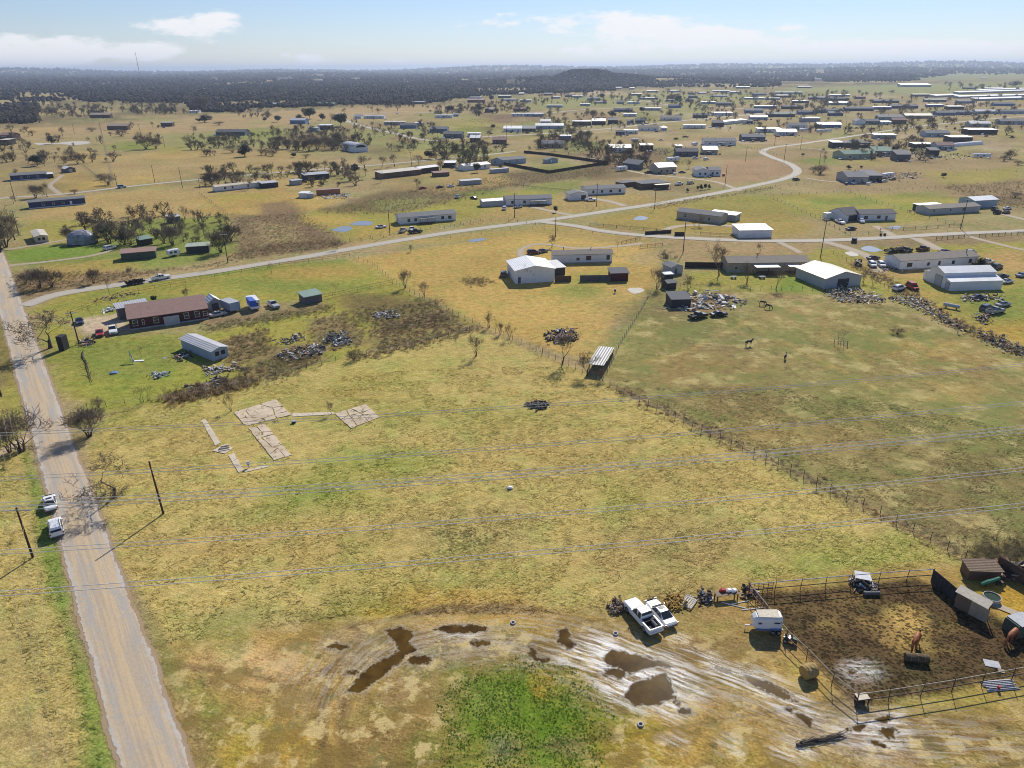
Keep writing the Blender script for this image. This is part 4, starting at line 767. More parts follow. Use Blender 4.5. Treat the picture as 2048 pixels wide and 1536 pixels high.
def add_window(root, x, y, z, w, h, face='f', fc='white', door=False, dc='white'):
    "frame standing proud of the wall with its pane, on the front (f), left end (l) or right end (r)"
    t = .07
    def bx(mb, a0, b0, a1, b1, d0, d1):
        if face == 'f': mb.box(a0, -d1, b0, a1, -d0, b1)
        elif face == 'l': mb.box(-d1, a0, b0, -d0, a1, b1)
        else: mb.box(x+d0, a0, b0, x+d1, a1, b1)
    c = x if face == 'f' else y
    m = MB()
    if door:
        bx(m, c-w/2, z, c+w/2, z+h, .002, .05); o = m.build('door', plain(dc), root)
        k = MB(); bx(k, c+w*.32, z+h*.45, c+w*.38, z+h*.5, .052, .12); k.build('handle', plain('silver'), o); return o
    for a0, b0, a1, b1 in ((c-w/2-t, z-t, c-w/2, z+h+t), (c+w/2, z-t, c+w/2+t, z+h+t), (c-w/2, z-t, c+w/2, z), (c-w/2, z+h, c+w/2, z+h+t), (c-w/2, z+h*.48, c+w/2, z+h*.52)): bx(m, a0, b0, a1, b1, .002, .06)
    o = m.build('window', plain(fc), root)
    g = MB(); bx(g, c-w/2, z, c+w/2, z+h*.48, .004, .03); bx(g, c-w/2, z+h*.52, c+w/2, z+h, .004, .03); g.build('pane', glass(), o)
    return o
def house(p1, p2, depth, wh=2.7, rise=.9, wall='white', roof='roofgrey', kind='g', wins=(), doors=(), ends=(), metal=False, skirt=.4, trim='white', name='house', desc=None, cat='house', label=None, group=HG, porch=None, ov=.35, chim=(), flip=False, zz=None):
    a, ln, rz = frame_at(p1, p2)
    r = empty(name, a, rz)
    if wh in (2.8, 2.9): wh += .3
    if flip: depth = -depth
    y0, y1 = (0, depth) if depth > 0 else (depth, 0)
    mb = MB(); z1 = wh
    if kind == 'g': mb.add([(0, y0, 0), (ln, y0, 0), (ln, y1, 0), (0, y1, 0), (0, y0, z1), (ln, y0, z1), (ln, y1, z1), (0, y1, z1), (0, (y0+y1)/2, z1+rise), (ln, (y0+y1)/2, z1+rise)], [(0, 1, 5, 4), (1, 2, 6, 9, 5), (2, 3, 7, 6), (3, 0, 4, 8, 7), (3, 2, 1, 0)])
    elif kind == 'x': mb.add([(0, y0, 0), (ln, y0, 0), (ln, y1, 0), (0, y1, 0), (0, y0, z1), (ln, y0, z1), (ln, y1, z1), (0, y1, z1), (ln/2, y0, z1+rise), (ln/2, y1, z1+rise)], [(0, 1, 5, 8, 4), (1, 2, 6, 5), (2, 3, 7, 9, 6), (3, 0, 4, 7), (3, 2, 1, 0)])
    elif kind in 'sf': mb.add([(0, y0, 0), (ln, y0, 0), (ln, y1, 0), (0, y1, 0), (0, y0, z1), (ln, y0, z1), (ln, y1, z1+rise), (0, y1, z1+rise)], [(0, 1, 5, 4), (1, 2, 6, 5), (2, 3, 7, 6), (3, 0, 4, 7), (3, 2, 1, 0)])
    elif kind == 'h': mb.box(0, y0, 0, ln, y1, z1)
    mb.build('wall', wallm(wall), r)
    if skirt and wh > 2:
        s = MB(); s.box(-.03, y0-.03, 0, ln+.03, y1+.03, skirt); s.build('skirting', plain('grey' if wall != 'navy' else 'white'), r)
    rb = MB()
    if kind == 'g': gable(rb, 0, ln, y0, y1, 0, z1+.004, rise, .12, ov, True)
    elif kind == 'x': gable(rb, 0, ln, y0, y1, 0, z1+.004, rise, .12, ov, False)
    elif kind in 'sf':
        k = rise/(y1-y0); rb.add([(-ov, y0-ov, z1-k*ov+.004), (ln+ov, y0-ov, z1-k*ov+.004), (ln+ov, y1+ov, z1+rise+k*ov+.004), (-ov, y1+ov, z1+rise+k*ov+.004), (-ov, y0-ov, z1-k*ov+.14), (ln+ov, y0-ov, z1-k*ov+.14), (ln+ov, y1+ov, z1+rise+k*ov+.14), (-ov, y1+ov, z1+rise+k*ov+.14)],
               [(0, 3, 2, 1), (4, 5, 6, 7), (0, 1, 5, 4), (1, 2, 6, 5), (2, 3, 7, 6), (3, 0, 4, 7)])
    elif kind == 'h':
        w = min((y1-y0)/2, ln/2)*.95; ym = (y0+y1)/2
        rb.add([(-ov, y0-ov, z1+.004), (ln+ov, y0-ov, z1+.004), (ln+ov, y1+ov, z1+.004), (-ov, y1+ov, z1+.004), (w, ym, z1+rise), (ln-w, ym, z1+rise)], [(0, 1, 5, 4), (1, 2, 5), (2, 3, 4, 5), (3, 0, 4), (3, 2, 1, 0)])
    ro = rb.build('roof', roofm(roof, metal), r)
    for u, yy in chim:
        c = MB(); c.tube((u*ln, y0+(y1-y0)*yy, z1+.1), (u*ln, y0+(y1-y0)*yy, z1+rise+.7), .13, .13, 8); c.tube((u*ln, y0+(y1-y0)*yy, z1+rise+.7), (u*ln, y0+(y1-y0)*yy, z1+rise+.85), .2, .2, 8); c.build('chimney', plain('dgrey'), ro)
    yf = y0
    for w in wins:
        u, ww, hh = (w if isinstance(w, tuple) else (w, 1.0, 1.2))[:3]; zb = min(1.1, wh-hh-.3) if hh < 1.6 else .5
        o = add_window(r, u*ln, 0, max(.3, zb), ww, hh, 'f', trim); 
        if yf < 0: o.location.y = yf
    for d in doors:
        u, ww, hh, dc = d; o = add_window(r, u*ln, 0, .1 if not skirt else .12, ww, hh, 'f', door=True, dc=dc)
        if yf < 0: o.location.y = yf
    for e in ends:
        f, v, ww, hh, isd = e; add_window(r, ln if f == 'r' else 0, y0+v*(y1-y0), 1.0 if not isd else .1, ww, hh, f, trim, isd, 'grey' if isd else 'white')
    if porch:
        for u0, u1, dep, rc, hp in porch:
            pr = MB(); pr.box(u0*ln, yf-dep, hp, u1*ln, yf-.02, hp+.12); po = pr.build('porch_roof', roofm(rc, True), r); po.data.name = 'porch_roof'
            for xx in (u0*ln+.15, (u0+u1)/2*ln, u1*ln-.15):
                q = MB(); q.box(xx-.06, yf-dep+.1, 0, xx+.06, yf-dep+.22, hp); q.build('post', plain('dbrown'), r)
            dk = MB(); dk.box(u0*ln, yf-dep, .25, u1*ln, yf-.035, .4); dk.build('deck', plain('wood'), r)
    mx_, my_ = (p1[0]+p2[0])/2, (p1[1]+p2[1])/2
    reg(r, desc or 'house', cat, group, mx_, my_, label)
    return r
ADJ = dict(white='white', cream='cream', tan='tan', beige='beige', grey='grey', dgrey='dark grey', lgrey='pale grey', navy='dark blue', blue='blue', lblue='pale blue', dark='dark', brown='brown', dbrown='dark brown', red='red', maroon='maroon', green='green', pgreen='pale green', dgreen='dark green', teal='slate', silver='silver', black='black', rust='rusty', orange='rust orange', roofbrown='brown', roofgrey='grey', rooftan='tan', bluetarp='blue', wood='timber')
def far_house(x1, x2, y, wall, roof, kind='g', dep=None, tilt=0, what=None, metal=None):
    "house of the settlement: front foot runs x1..x2 at photo height y; tilt = rise of the right end"
    ln = (G(x2, y-tilt)-G(x1, y+tilt)).length
    dep = dep*1.45 if dep else min(ln*.75, 7 if ln > 13 else 5.5) if kind != 'x' else (dep or 9)
    if roof == 'white' and y < 240 and random.random() < .45: roof = 'lgrey'
    pale_roof = roof in ('white', 'lgrey', 'silver', 'cream'); metal = pale_roof if metal is None else metal  # pale roof colours default to metal sheeting
    if what is None: what = 'mobile home' if ln > 13 and wall not in ('dark', 'dbrown') else ('shed' if ln < 9 else 'house')
    n = {'mobile home': 'mobile_home', 'shed': 'shed', 'house': 'house', 'barn': 'barn', 'camper': 'camper_trailer', 'box trailer': 'box_trailer', 'carport': 'carport', 'workshop': 'workshop'}[what]
    wins = [] if what in ('barn', 'box trailer', 'carport') or ln < 6 else [(u, 1.1, 1.1) for u in ((.18, .5, .82) if ln > 12 else (.3, .7))]
    wh = {'mobile home': 3.5, 'shed': 3.0, 'house': 3.6, 'barn': 4.4, 'camper': 3.0, 'box trailer': 3.4, 'carport': 3.0, 'workshop': 4.0}[what]
    rise = .45 if metal and kind == 's' else (2.1 if ln > 9 else 1.3)
    ch_ = [(random.uniform(.2, .8), random.uniform(.3, .7)) for _ in range(2)] if y > 225 and ln > 9 and what in ('house', 'mobile home') else []
    pq = random.uniform(.15, .55); po = [(pq, pq+random.uniform(.2, .35), 2.4, random.choice(['white', 'lgrey', 'dgrey', 'rooftan']), 2.5)] if y > 225 and ln > 11 and what in ('house', 'mobile home') and random.random() < .55 else None
    d = ADJ[wall]+' '+what+' with '+ADJ[roof]+' roof'
    return house((x1, y+tilt), (x2, y-tilt), dep, wh, rise, wall, roof, kind, wins=wins, metal=metal, skirt=.35 if what == 'mobile home' else 0, name=n, desc=d, cat=what.split()[-1] if what != 'mobile home' else 'mobile home', ov=.4, chim=ch_, porch=po, trim='white' if wall in ('navy', 'dark', 'blue', 'teal', 'brown') else 'dgrey')
# ------------------------------------------------------------------ vehicles
VG = 'cars and trucks parked about the yards'
def wheel(parent, x, y, r=.36, w=.24, ax='y'):
    q = (lambda a, z: (x, a, z)) if ax == 'y' else (lambda a, z: (a, y, z)); c = y if ax == 'y' else x; s = 1 if c > (0 if ax == 'y' else .5) else -1
    t = MB(); t.tube(q(c-w/2, r), q(c+w/2, r), r, r, 16); wo = t.build('wheel', pm('tyre_rubber', (.02, .02, .02), .9, .1), parent)
    k = MB(); k.tube(q(c+s*w/2, r), q(c+s*(w/2+.012), r), r*.62, r*.55, 14); k.build('rim', pm('alloy_rim', (.45, .45, .46), .35, .1, metal=.6), wo)
VP = {}
def quad(mb, a, b, c, d, off=.015):
    a, b, c, d = map(Vector, (a, b, c, d)); n = (b-a).cross(d-a).normalized()
    o = [p+n*off for p in (a, b, c, d)]; i = [p-n*.02 for p in (a, b, c, d)]
    mb.add(o+i, [(0, 1, 2, 3), (0, 4, 5, 1), (1, 5, 6, 2), (2, 6, 7, 3), (3, 7, 4, 0)])
def vehicle(kind, color, lod):
    key = (kind, color, lod)
    if key in VP: return VP[key], False
    B = MB(); Wn = []
    if kind == 'pickup':
        L_, wd = 2.85, .98; whx = (1.85, -1.75); rr = .4
        B.loft([(2.88, .8, .55, .9), (2.8, .93, .42, 1.02), (2.3, .97, .4, 1.14), (1.2, .98, .38, 1.2), (.9, .98, .38, 1.22), (-.95, .98, .38, 1.2)], .1)
        B.box(-2.85, -.98, .5, -.95, -.82, 1.18); B.box(-2.85, .82, .5, -.95, .98, 1.18); B.box(-2.88, -.98, .55, -2.78, .98, 1.16); B.box(-2.78, -.82, .5, -.95, .82, .72); B.box(-2.98, -.92, .5, -2.9, .92, .7)
        cab = [(1.0, .93, 1.1, 1.2, .9), (.3, .92, 1.1, 1.84, .76), (-.75, .92, 1.1, 1.87, .76), (-.98, .92, 1.1, 1.3, .86)]; B.loft(cab, .07)
        g = dict(f=(1.0, 1.2, .3, 1.82, .9, .72), b=(-.98, 1.24, -.77, 1.8, .84, .7), s=[(.78, .25, -.2, .2), (-.28, -.28, -.85, -.72)])
    elif kind == 'sedan':
        L_, wd = 2.4, .9; whx = (1.4, -1.4); rr = .33
        B.loft([(2.38, .7, .4, .65), (2.2, .86, .3, .78), (1.2, .9, .26, .92), (.8, .9, .26, .95), (-1.5, .9, .26, .96), (-2.2, .86, .3, .92), (-2.38, .76, .42, .8)], .12)
        B.loft([(1.05, .86, .85, .95, .82), (.3, .85, .85, 1.4, .62), (-.7, .85, .85, 1.42, .62), (-1.55, .85, .85, .98, .76)], .07)
        g = dict(f=(1.03, .98, .32, 1.38, .8, .6), b=(-1.53, 1.0, -.72, 1.4, .74, .6), s=[(.85, .3, -.2, -.2), (-.28, -.28, -1.3, -.75)])
    else:
        van = kind == 'van'; L_, wd = (2.6, .98) if van else (2.4, .95); whx = (1.55, -1.5); rr = .38; H = 2.05 if van else 1.76
        B.loft([(2.38, .72, .5, .85), (2.25, .88, .38, 1.0), (1.3, .94, .34, 1.08), (-2.2, .94, .34, 1.1), (-2.4, .86, .45, 1.05)], .11)
        B.loft([(1.45 if van else 1.15, .9, 1.0, 1.1, .86), (.55 if van else .4, .9, 1.0, H-.04, .76), (-1.9, .9, 1.0, H, .74), (-2.36, .88, 1.0, 1.2, .8)], .08)
        g = dict(f=(1.12 if not van else 1.42, 1.12, .42 if not van else .57, H-.1, .84, .72), b=(-2.34, 1.22, -1.95, H-.1, .78, .7), s=[(.9, .4, -.2, -.2), (-.28, -.28, -1.15, -1.15), (-1.23, -1.23, -2.05, -1.8)])
    W_ = MB(); fx0, fz0, fx1, fz1, w0, w1 = g['f']; quad(W_, (fx0, -w0+.06, fz0), (fx0, w0-.06, fz0), (fx1, w1-.04, fz1), (fx1, -w1+.04, fz1)); Wn.append(('windshield', W_))
    W_ = MB(); fx0, fz0, fx1, fz1, w0, w1 = g['b']; quad(W_, (fx0, w0-.06, fz0), (fx0, -w0+.06, fz0), (fx1, -w1+.04, fz1), (fx1, w1-.04, fz1)); Wn.append(('rear_window', W_))
    zt = g['f'][3]-.02; zb = g['f'][1]+.03; wt = g['f'][5]+.02; wb = g['f'][4]+.055
    for x0, x1, x2, x3 in g['s']:
        for s in (1, -1):
            W_ = MB(); q = [(x0, s*wb, zb), (x2, s*wb, zb), (x3, s*wt, zt), (x1, s*wt, zt)]
            quad(W_, *(q[::-1] if s < 0 else q), off=.03); Wn.append(('side_window', W_))
    for s in (1, -1): B.box(g['f'][0]-.35, s*wd-.02 if s > 0 else -wd-.12, g['f'][1]+.02, g['f'][0]-.2, wd+.12 if s > 0 else -wd+.02, g['f'][1]+.2)
    if lod:
        B.k = 1
        for n_, w_ in Wn: B.add(w_.v, w_.f)
        B.k = 2
        for x in whx:
            for y in (wd-.12, -wd+.12): B.tube((x, y-.12, rr), (x, y+.12, rr), rr, rr, 8)
        VP[key] = B.mesh(kind, [paint(color), glass(), pm('tyre_rubber', (.02, .02, .02), .9, .1)]); return VP[key], True
    r = empty(kind, (0, 0, 0))
    b = B.build('body', paint(color), r)
    for n_, w_ in Wn: w_.build(n_, glass(), r)
    for x in whx:
        for y in (wd-.1, -wd+.1): wheel(r, x, y, rr)
    if kind == 'pickup':
        m = MB(); m.box(-2.76, -.8, .725, -.98, .8, .76); m.box(-1.5, -.75, .765, -1.0, .75, 1.16); m.build('bed_liner', plain('black'), r)
        m = MB(); m.tube((-2.5, -.3, .98), (-1.55, -.3, .98), .21, .21, 10); m.build('bed_tank', plain('dgrey'), r)
    if kind == 'sedan': m = MB(); m.box(-.25, -.4, 1.40, .25, .4, 1.436); m.build('sunroof', glass(), r)
    if kind == 'suv':
        for y in (.62, -.62): m = MB(); m.box(-1.8, y-.03, 1.765, .2, y+.03, 1.82); m.build('roof_rail', plain('dgrey'), r)
    m = MB(); m.box(L_-.02, -.45, .62, L_+.045, .45, .82); m.build('grille', plain('black'), r)
    m = MB(); m.box(-L_-.06, -wd*.85, .38, -L_+.1, wd*.85, .56); m.box(L_-.1, -wd*.85, .34, L_+.06, wd*.85, .5); m.build('bumper', plain('dgrey'), r)
    for y in (1, -1):
        m = MB(); m.box(L_-.12, y*.72-.17, .72, L_+.03, y*.72+.17, .9); m.build('headlight', pm('lamp_glass', (.6, .6, .6), .15, .05), r)
        m = MB(); zt_ = 1.05 if kind != 'sedan' else .85; m.box(-L_-.02, y*.82-.09, zt_-.22, -L_+.15, y*.82+.09, zt_); m.build('taillight', pm('red_lens', (.35, .02, .02), .25, .1), r)
    VP[key] = r; return r, True
VN = dict(pickup='pickup_truck', sedan='sedan_car', suv='suv_car', van='van')
def car(kind, color, p, q, label=None, desc=None, size=1.0, z=0):
    "p: pixel of the middle of its footprint, q: pixel it points at"
    a = G(*p); d = G(*q)-a; rz = math.atan2(d.y, d.x); lod = a.length > 330
    o, new = vehicle(kind, color, lod)
    if lod: r = link(VN[kind], o)
    elif new: r = o; r.name = VN[kind]
    else: r = copy_tree(o)
    r.location = (a.x, a.y, z); r.rotation_euler = (0, 0, rz); r.scale = (size,)*3
    reg(r, desc or ADJ[color]+' '+{'suv': 'sport utility car', 'sedan': 'sedan car', 'pickup': 'pickup truck', 'van': 'van'}[kind], {'pickup': 'pickup truck', 'van': 'van'}.get(kind, 'car'), VG, p[0], p[1], label)
    return r
# ------------------------------------------------------------------ poles, wires, fences
M_pole = pm('weathered_pole_timber', (.055, .04, .03), .9, .25, 3)
def pole(px, py, hpx, arm=None, label=None, lean=0, lamp=False, al=2.3):
    p = G(px, py); h = HM(px, py, hpx); r = empty('utility_pole', p)
    s = MB(); s.tube((0, 0, -.2), (lean*h, 0, h), .17, .11, 8); s.build('shaft', M_pole, r)
    if arm is not None:
        c = MB(); c.obox((lean*h, 0, h-.45), (al, .14, .16), (0, 0, arm)); co_ = c.build('crossarm', plain('lgrey'), r)
        for k in (-1, 0, 1):
            i = MB(); i.tube((lean*h+math.cos(arm)*al*.46*k, math.sin(arm)*al*.46*k, h-.38), (lean*h+math.cos(arm)*al*.46*k, math.sin(arm)*al*.46*k, h-.16), .07, .05, 6); i.build('insulator', plain('lgrey'), co_)
    if lamp:
        i = MB(); i.tube((.25, 0, h-1.9), (.25, 0, h-1.1), .2, .2, 10); i.build('transformer', plain('lgrey'), r)
    reg(r, 'dark wooden utility pole', 'utility pole', 'utility poles', px, py, label); return r
def wire(name, pts, r, mat, label, cat='cable', group=None):
    m = MB(); m.path(pts, r, 5); o = m.build(name, mat); o['label'] = label; o['category'] = cat
    if group: o['group'] = group
    return o
FG = 'fences'
def fence(pts, kind='wire', h=1.25, step=3.0, label=None, desc=None, col=None):
    P = [G(*p) for p in pts]; nm_ = {'wire': 'wire_fence', 'pipe': 'pipe_fence', 'rail': 'rail_fence', 'board': 'board_fence'}[kind]
    mid = pts[len(pts)//2]; c0 = sum((p for p in P), Vector())/len(P); r = empty(nm_, (P[0].x, P[0].y, 0)); far = c0.length > 300; o0 = P[0]
    st = []
    for i in range(len(P)-1):
        d = P[i+1]-P[i]; n = max(1, round(d.length/step)); st += [P[i]+d*k/n-o0 for k in range(n)]
    st.append(P[-1]-o0)
    col = col or {'wire': 'dbrown', 'pipe': 'rust', 'rail': 'dbrown', 'board': 'dbrown'}[kind]
    if kind == 'board':
        b = MB()
        for i in range(len(P)-1):
            a, q = P[i]-o0, P[i+1]-o0; d = (q-a).normalized(); n = Vector((-d.y, d.x, 0))*.03
            b.add([a-n, q-n, q+n, a+n]+[v+Vector((0, 0, h)) for v in (a-n, q-n, q+n, a+n)], [(0, 3, 2, 1), (4, 5, 6, 7), (0, 1, 5, 4), (1, 2, 6, 5), (2, 3, 7, 6), (3, 0, 4, 7)])
        b.build('panel', pm('fence_boards_'+col, CO[col], .9, .3, 2.5, ribs=(.15, 0)), r)
        st = st[::2]
    pr = .05 if kind in ('wire', 'pipe') else .075
    if len(st) <= 100 and not far:
        m = MB(); m.tube((0, 0, -.1), (0, 0, h+.08), pr, pr*.9, 6); me_ = m.mesh('post', plain(col))
        for s in st:
            o = link('post', me_, r); o.location = s; o.rotation_euler = (random.uniform(-.03, .03), random.uniform(-.03, .03), random.random())
    else:
        m = MB()
        for s in st: m.tube(s, s+Vector((random.uniform(-.04, .04), 0, h)), pr*(1.5 if far else 1), pr*(1.4 if far else .9), 5)
        m.build('posts', plain(col), r)
    if kind != 'board':
        zs = {'wire': (.45, .8, h-.05), 'pipe': (h*.5, h), 'rail': (.5, .9, h-.1)}[kind]; rr = {'wire': .012 if not far else .02, 'pipe': .05, 'rail': .05}[kind]
        for z in zs:
            m = MB()
            for i in range(len(st)-1): m.tube(st[i]+Vector((0, 0, z)), st[i+1]+Vector((0, 0, z)), rr, rr, 4, False)
            m.build('rail' if kind != 'wire' else 'wire', plain('grey' if kind == 'wire' else col), r)
    reg(r, desc or {'wire': 'wire fence on thin dark posts', 'pipe': 'rusty pipe fence', 'rail': 'dark rail fence', 'board': 'dark board fence'}[kind], 'fence', FG, mid[0], mid[1], label)
    return r
# ------------------------------------------------------------------ heaps and brush (stuff)
def heap(name, px, n, cols, label, sz=(.3, 1.6), hgt=.8, cat='heap', thin=.12, seed=1, kind='stuff'):
    "tangle of flat and long scraps over a patch"
    R = random.Random(seed+n); P = [G(*p) for p in px]; x0, x1 = min(p.x for p in P), max(p.x for p in P); y0, y1 = min(p.y for p in P), max(p.y for p in P)
    c = sum(P, Vector())/len(P); m = MB(); k = 0; tries = 0
    def inside(x, y):
        s = False
        for i in range(len(P)):
            a, b = P[i], P[i-1]
            if (a.y > y) != (b.y > y) and x < (b.x-a.x)*(y-a.y)/(b.y-a.y)+a.x: s = not s
        return s
    n = int(n*1.6)
    while k < n and tries < n*30:
        tries += 1; x, y = R.uniform(x0, x1), R.uniform(y0, y1)
        if not inside(x, y): continue
        k += 1; x += R.gauss(0, .012*c.length*.3); y += R.gauss(0, .012*c.length*.3); m.k = R.randrange(len(cols)); l = R.uniform(*sz)*.72
        q_ = R.random()
        if q_ < .12: a_ = R.uniform(0, 3.14); z_ = R.uniform(.1, hgt)*R.random()+.1; m.tube((x-c.x, y-c.y, z_), (x-c.x+math.cos(a_)*l, y-c.y+math.sin(a_)*l, z_+R.uniform(-.1, .3)), R.uniform(.05, .22), None, 7); continue
        if q_ < .26: s_ = min(1.1, l*.6); m.obox((x-c.x, y-c.y, s_*.3), (s_, s_*R.uniform(.5, 1), s_*R.uniform(.4, .8)), (R.gauss(0, .2), R.gauss(0, .2), R.uniform(0, 3))); continue
        m.obox((x-c.x, y-c.y, R.uniform(.03, hgt)*R.random()+.05), (l, R.uniform(.08, .5)*l+.04, R.uniform(.03, thin+.03)), (R.gauss(0, .35), R.gauss(0, .35), R.uniform(0, 3.14)))
    o = m.build(name, [plain(q) if isinstance(q, str) else q for q in cols]); o.location = c; o['kind'] = kind; o['label'] = label; o['category'] = cat
    return o
def brush(px, n, h, col, label, name='dry_weeds', w=.5, seed=3, stalk=14):
    "stand of dry weeds: bundles of thin stalks"
    R = random.Random(seed+n); P = [G(*p) for p in px]; x0, x1 = min(p.x for p in P), max(p.x for p in P); y0, y1 = min(p.y for p in P), max(p.y for p in P)
    k = 0; tries = 0; V = []; Fc = []; Cc = []
    def inside(x, y):
        s = False
        for i in range(len(P)):
            a, b = P[i], P[i-1]
            if (a.y > y) != (b.y > y) and x < (b.x-a.x)*(y-a.y)/(b.y-a.y)+a.x: s = not s
        return s
    while k < n and tries < n*30:
        tries += 1; x, y = R.uniform(x0, x1), R.uniform(y0, y1)
        if not inside(x, y): continue
        k += 1; x += R.gauss(0, 1.4); y += R.gauss(0, 1.4); hh = h*.5*R.uniform(.25, 1.2); cc = [v*1.35 for v in R.choice(col)]
        for j in range(stalk):
            a = R.uniform(0, 6.28); l = R.uniform(.15, w*1.3); q = Vector((x+R.gauss(0, .25), y+R.gauss(0, .25), 0)); t = Vector((x+math.cos(a)*l, y+math.sin(a)*l, hh*R.uniform(.7, 1)))
            s = Vector((-math.sin(a), math.cos(a), 0))*R.uniform(.012, .035); o_ = len(V)
            V += [q-s, q+s, t+s*.8, t-s*.8]; Fc.append((o_, o_+1, o_+2, o_+3)); Cc += [cc]*4
    m_ = bpy.data.meshes.new(name); m_.from_pydata(V, [], Fc); at = m_.color_attributes.new('tone', 'FLOAT_COLOR', 'POINT')
    at.data.foreach_set('color', [v for c in Cc for v in (*c, 1)]); m_.materials.append(M_grass); m_.update()
    o = link(name, m_); o['kind'] = 'stuff'; o['label'] = label; o['category'] = 'weeds'
    return o
# ------------------------------------------------------------------ where things are, in words
cols = [(880, 1050, 'left end'), (1050, 1185, 'below hill'), (1185, 1320, 'right of hill'), (1320, 1465, 'centre'), (1465, 1600, 'above bend'), (1600, 1745, 'beyond bend'), (1745, 1900, 'below hangar'), (1900, 2060, 'by long sheds')]
rows = [(140, 192, 'in farthest row'), (192, 206, 'in far row'), (206, 222, 'in middle row'), (222, 244, 'in nearer row'), (244, 300, 'in front row')]
ZONES += [(0, 830, 400, 1536, 'beside the county road'), (0, 560, 165, 830, 'by the county road junction'), (165, 570, 720, 835, 'in the cluttered plot'), (1180, 1110, 2060, 1560, 'around the muddy corral'),
          (700, 480, 965, 760, 'along the left yard fence'), (965, 600, 1240, 770, 'by the striped roof shelter'), (965, 470, 1300, 620, 'around the white home and shop'), (1300, 478, 1650, 600, 'around the tan house'), (1650, 470, 2060, 720, 'around the ribbed white barn'),
          (300, 760, 1240, 1280, 'on the open field'), (1200, 590, 2060, 1120, 'in the horse pasture'), (0, 420, 130, 570, 'near the cream mobile home'), (130, 420, 250, 570, 'by the tarped stack'), (250, 400, 350, 570, 'behind the old grey shack'), (350, 400, 500, 570, 'around the white camper'), (500, 420, 720, 540, 'by the brown weeds'),
          (720, 360, 960, 480, 'around the white porch home'), (960, 366, 1300, 480, 'near the road fork'), (1300, 375, 1600, 480, 'by the grey angled house'), (1600, 375, 2060, 480, 'along the right side road'),
          (0, 312, 240, 425, 'near the dark blue homes'), (240, 312, 560, 425, 'along the paved road'), (560, 312, 770, 425, 'around the rust container'), (770, 300, 985, 400, 'around the brown long house'), (985, 300, 1225, 372, 'by the dark fenced yard'), (1225, 280, 1470, 390, 'left of the S bend'),
          (1470, 280, 1665, 385, 'at the S bend'), (1665, 280, 1800, 385, 'around the green roofed house'), (1800, 256, 2060, 385, 'around the white tunnel'),
          (0, 255, 230, 320, 'by the pale pond'), (230, 255, 420, 320, 'in the green strip'), (420, 255, 560, 320, 'beside the dark meadow house'), (560, 240, 690, 320, 'in the grove beside the barn'), (690, 240, 880, 320, 'behind the arched barn'),
          (0, 195, 260, 260, 'on the far left meadow'), (260, 195, 560, 260, 'at the meadow wood edge'), (560, 195, 880, 245, 'on the far central lane'), (0, 140, 880, 195, 'deep in the left woods')]
for y0, y1, r_ in rows:
    for x0, x1, c_ in cols: ZONES.append((x0, y0, x1, y1, r_+' '+c_))
# ------------------------------------------------------------------ buildings, nearest first
house((262, 661), (418, 638), 6.5, 2.8, 1.9, 'maroon', 'roofbrown', 's', wins=[(.07, 1.1, 1.5), (.17, .45, 1.3), (.33, 1.1, 1.5), (.72, 1.1, 1.5), (.86, 1.1, 1.5), (.965, 1.0, 1.2)], name='long_house', label='long maroon house with brown shingle roof and white framed windows', porch=None)
house((330, 652), (361, 647.5), -.09, 2.3, .05, 'lgrey', 'lgrey', 's', skirt=0, ov=.02, name='wall_panel', desc='p', label='pale grey boarded panel against the maroon house wall', cat='panel')
house((240, 640), (300, 629), 3.2, 3.2, .5, 'dgrey', 'silver', 's', metal=True, skirt=0, name='carport', label='grey metal carport roof behind the left end of the maroon house', cat='carport')
house((421, 622), (443, 618), 4.2, 2.5, 1.2, 'lgrey', 'white', 'x', doors=[(.36, .9, 1.9, 'dgrey'), (.66, .9, 1.9, 'dgrey')], metal=True, skirt=0, name='shed', label='white gabled garden shed with grey double doors beside the maroon house', cat='shed')
def trailer_box(p1, p2, dep, h, wall, label, name='box_trailer', cat='trailer', roof='lgrey', win=None, tarp=False):
    a, ln, rz = frame_at(p1, p2); r = empty(name, a, rz); m = MB(); m.box(0, 0, .55, ln, dep, h); m.build('body', wallm(wall), r)
    m = MB(); m.box(-.03, -.03, h+.003, ln+.03, dep+.03, h+.08); m.build('roof', roofm(roof, True), r)
    for y in (dep*.35, dep*.5):
        for x in (.1, ln-.1): wheel(r, x, y, .34, .24, 'x')
    m = MB(); m.box(ln/2-.06, dep, .5, ln/2+.06, dep+1.1, .6); m.build('tow_bar', plain('dgrey'), r)
    if win: add_window(r, ln*.5, 0, win[0], win[1], win[2], 'f', 'lgrey')
    if tarp:
        m = MB(); m.add([(-.08, -.08, 1.4), (ln*.62, -.08, 1.3), (ln*.62, -.08, h+.1), (-.08, -.08, h+.12), (-.08, dep*.8, h+.12), (ln*.55, dep*.7, h+.1), (-.08, dep*.8, 1.2)], [(0, 1, 2, 3), (3, 2, 5, 4), (0, 3, 4, 6)]); m.build('tarp', plain('bluetarp'), r)
    reg(r, 'trailer', cat, HG, p1[0], p1[1], label); return r
trailer_box((462, 627), (482, 622), 5.6, 2.8, 'lblue', 'white box trailer parked between the garden shed and the tarped camper')
trailer_box((503, 623), (522, 620), 6.0, 2.9, 'white', 'white camper half covered by a blue tarpaulin', 'camper_trailer', 'camper', 'white', (1.3, 1.6, .9), True)
house((611, 610), (645, 603), 4.2, 2.3, .5, 'dgrey', 'green', 's', metal=True, skirt=0, name='lean_to', label='green roofed lean-to with grey walls left of the pipe fence', cat='shed')
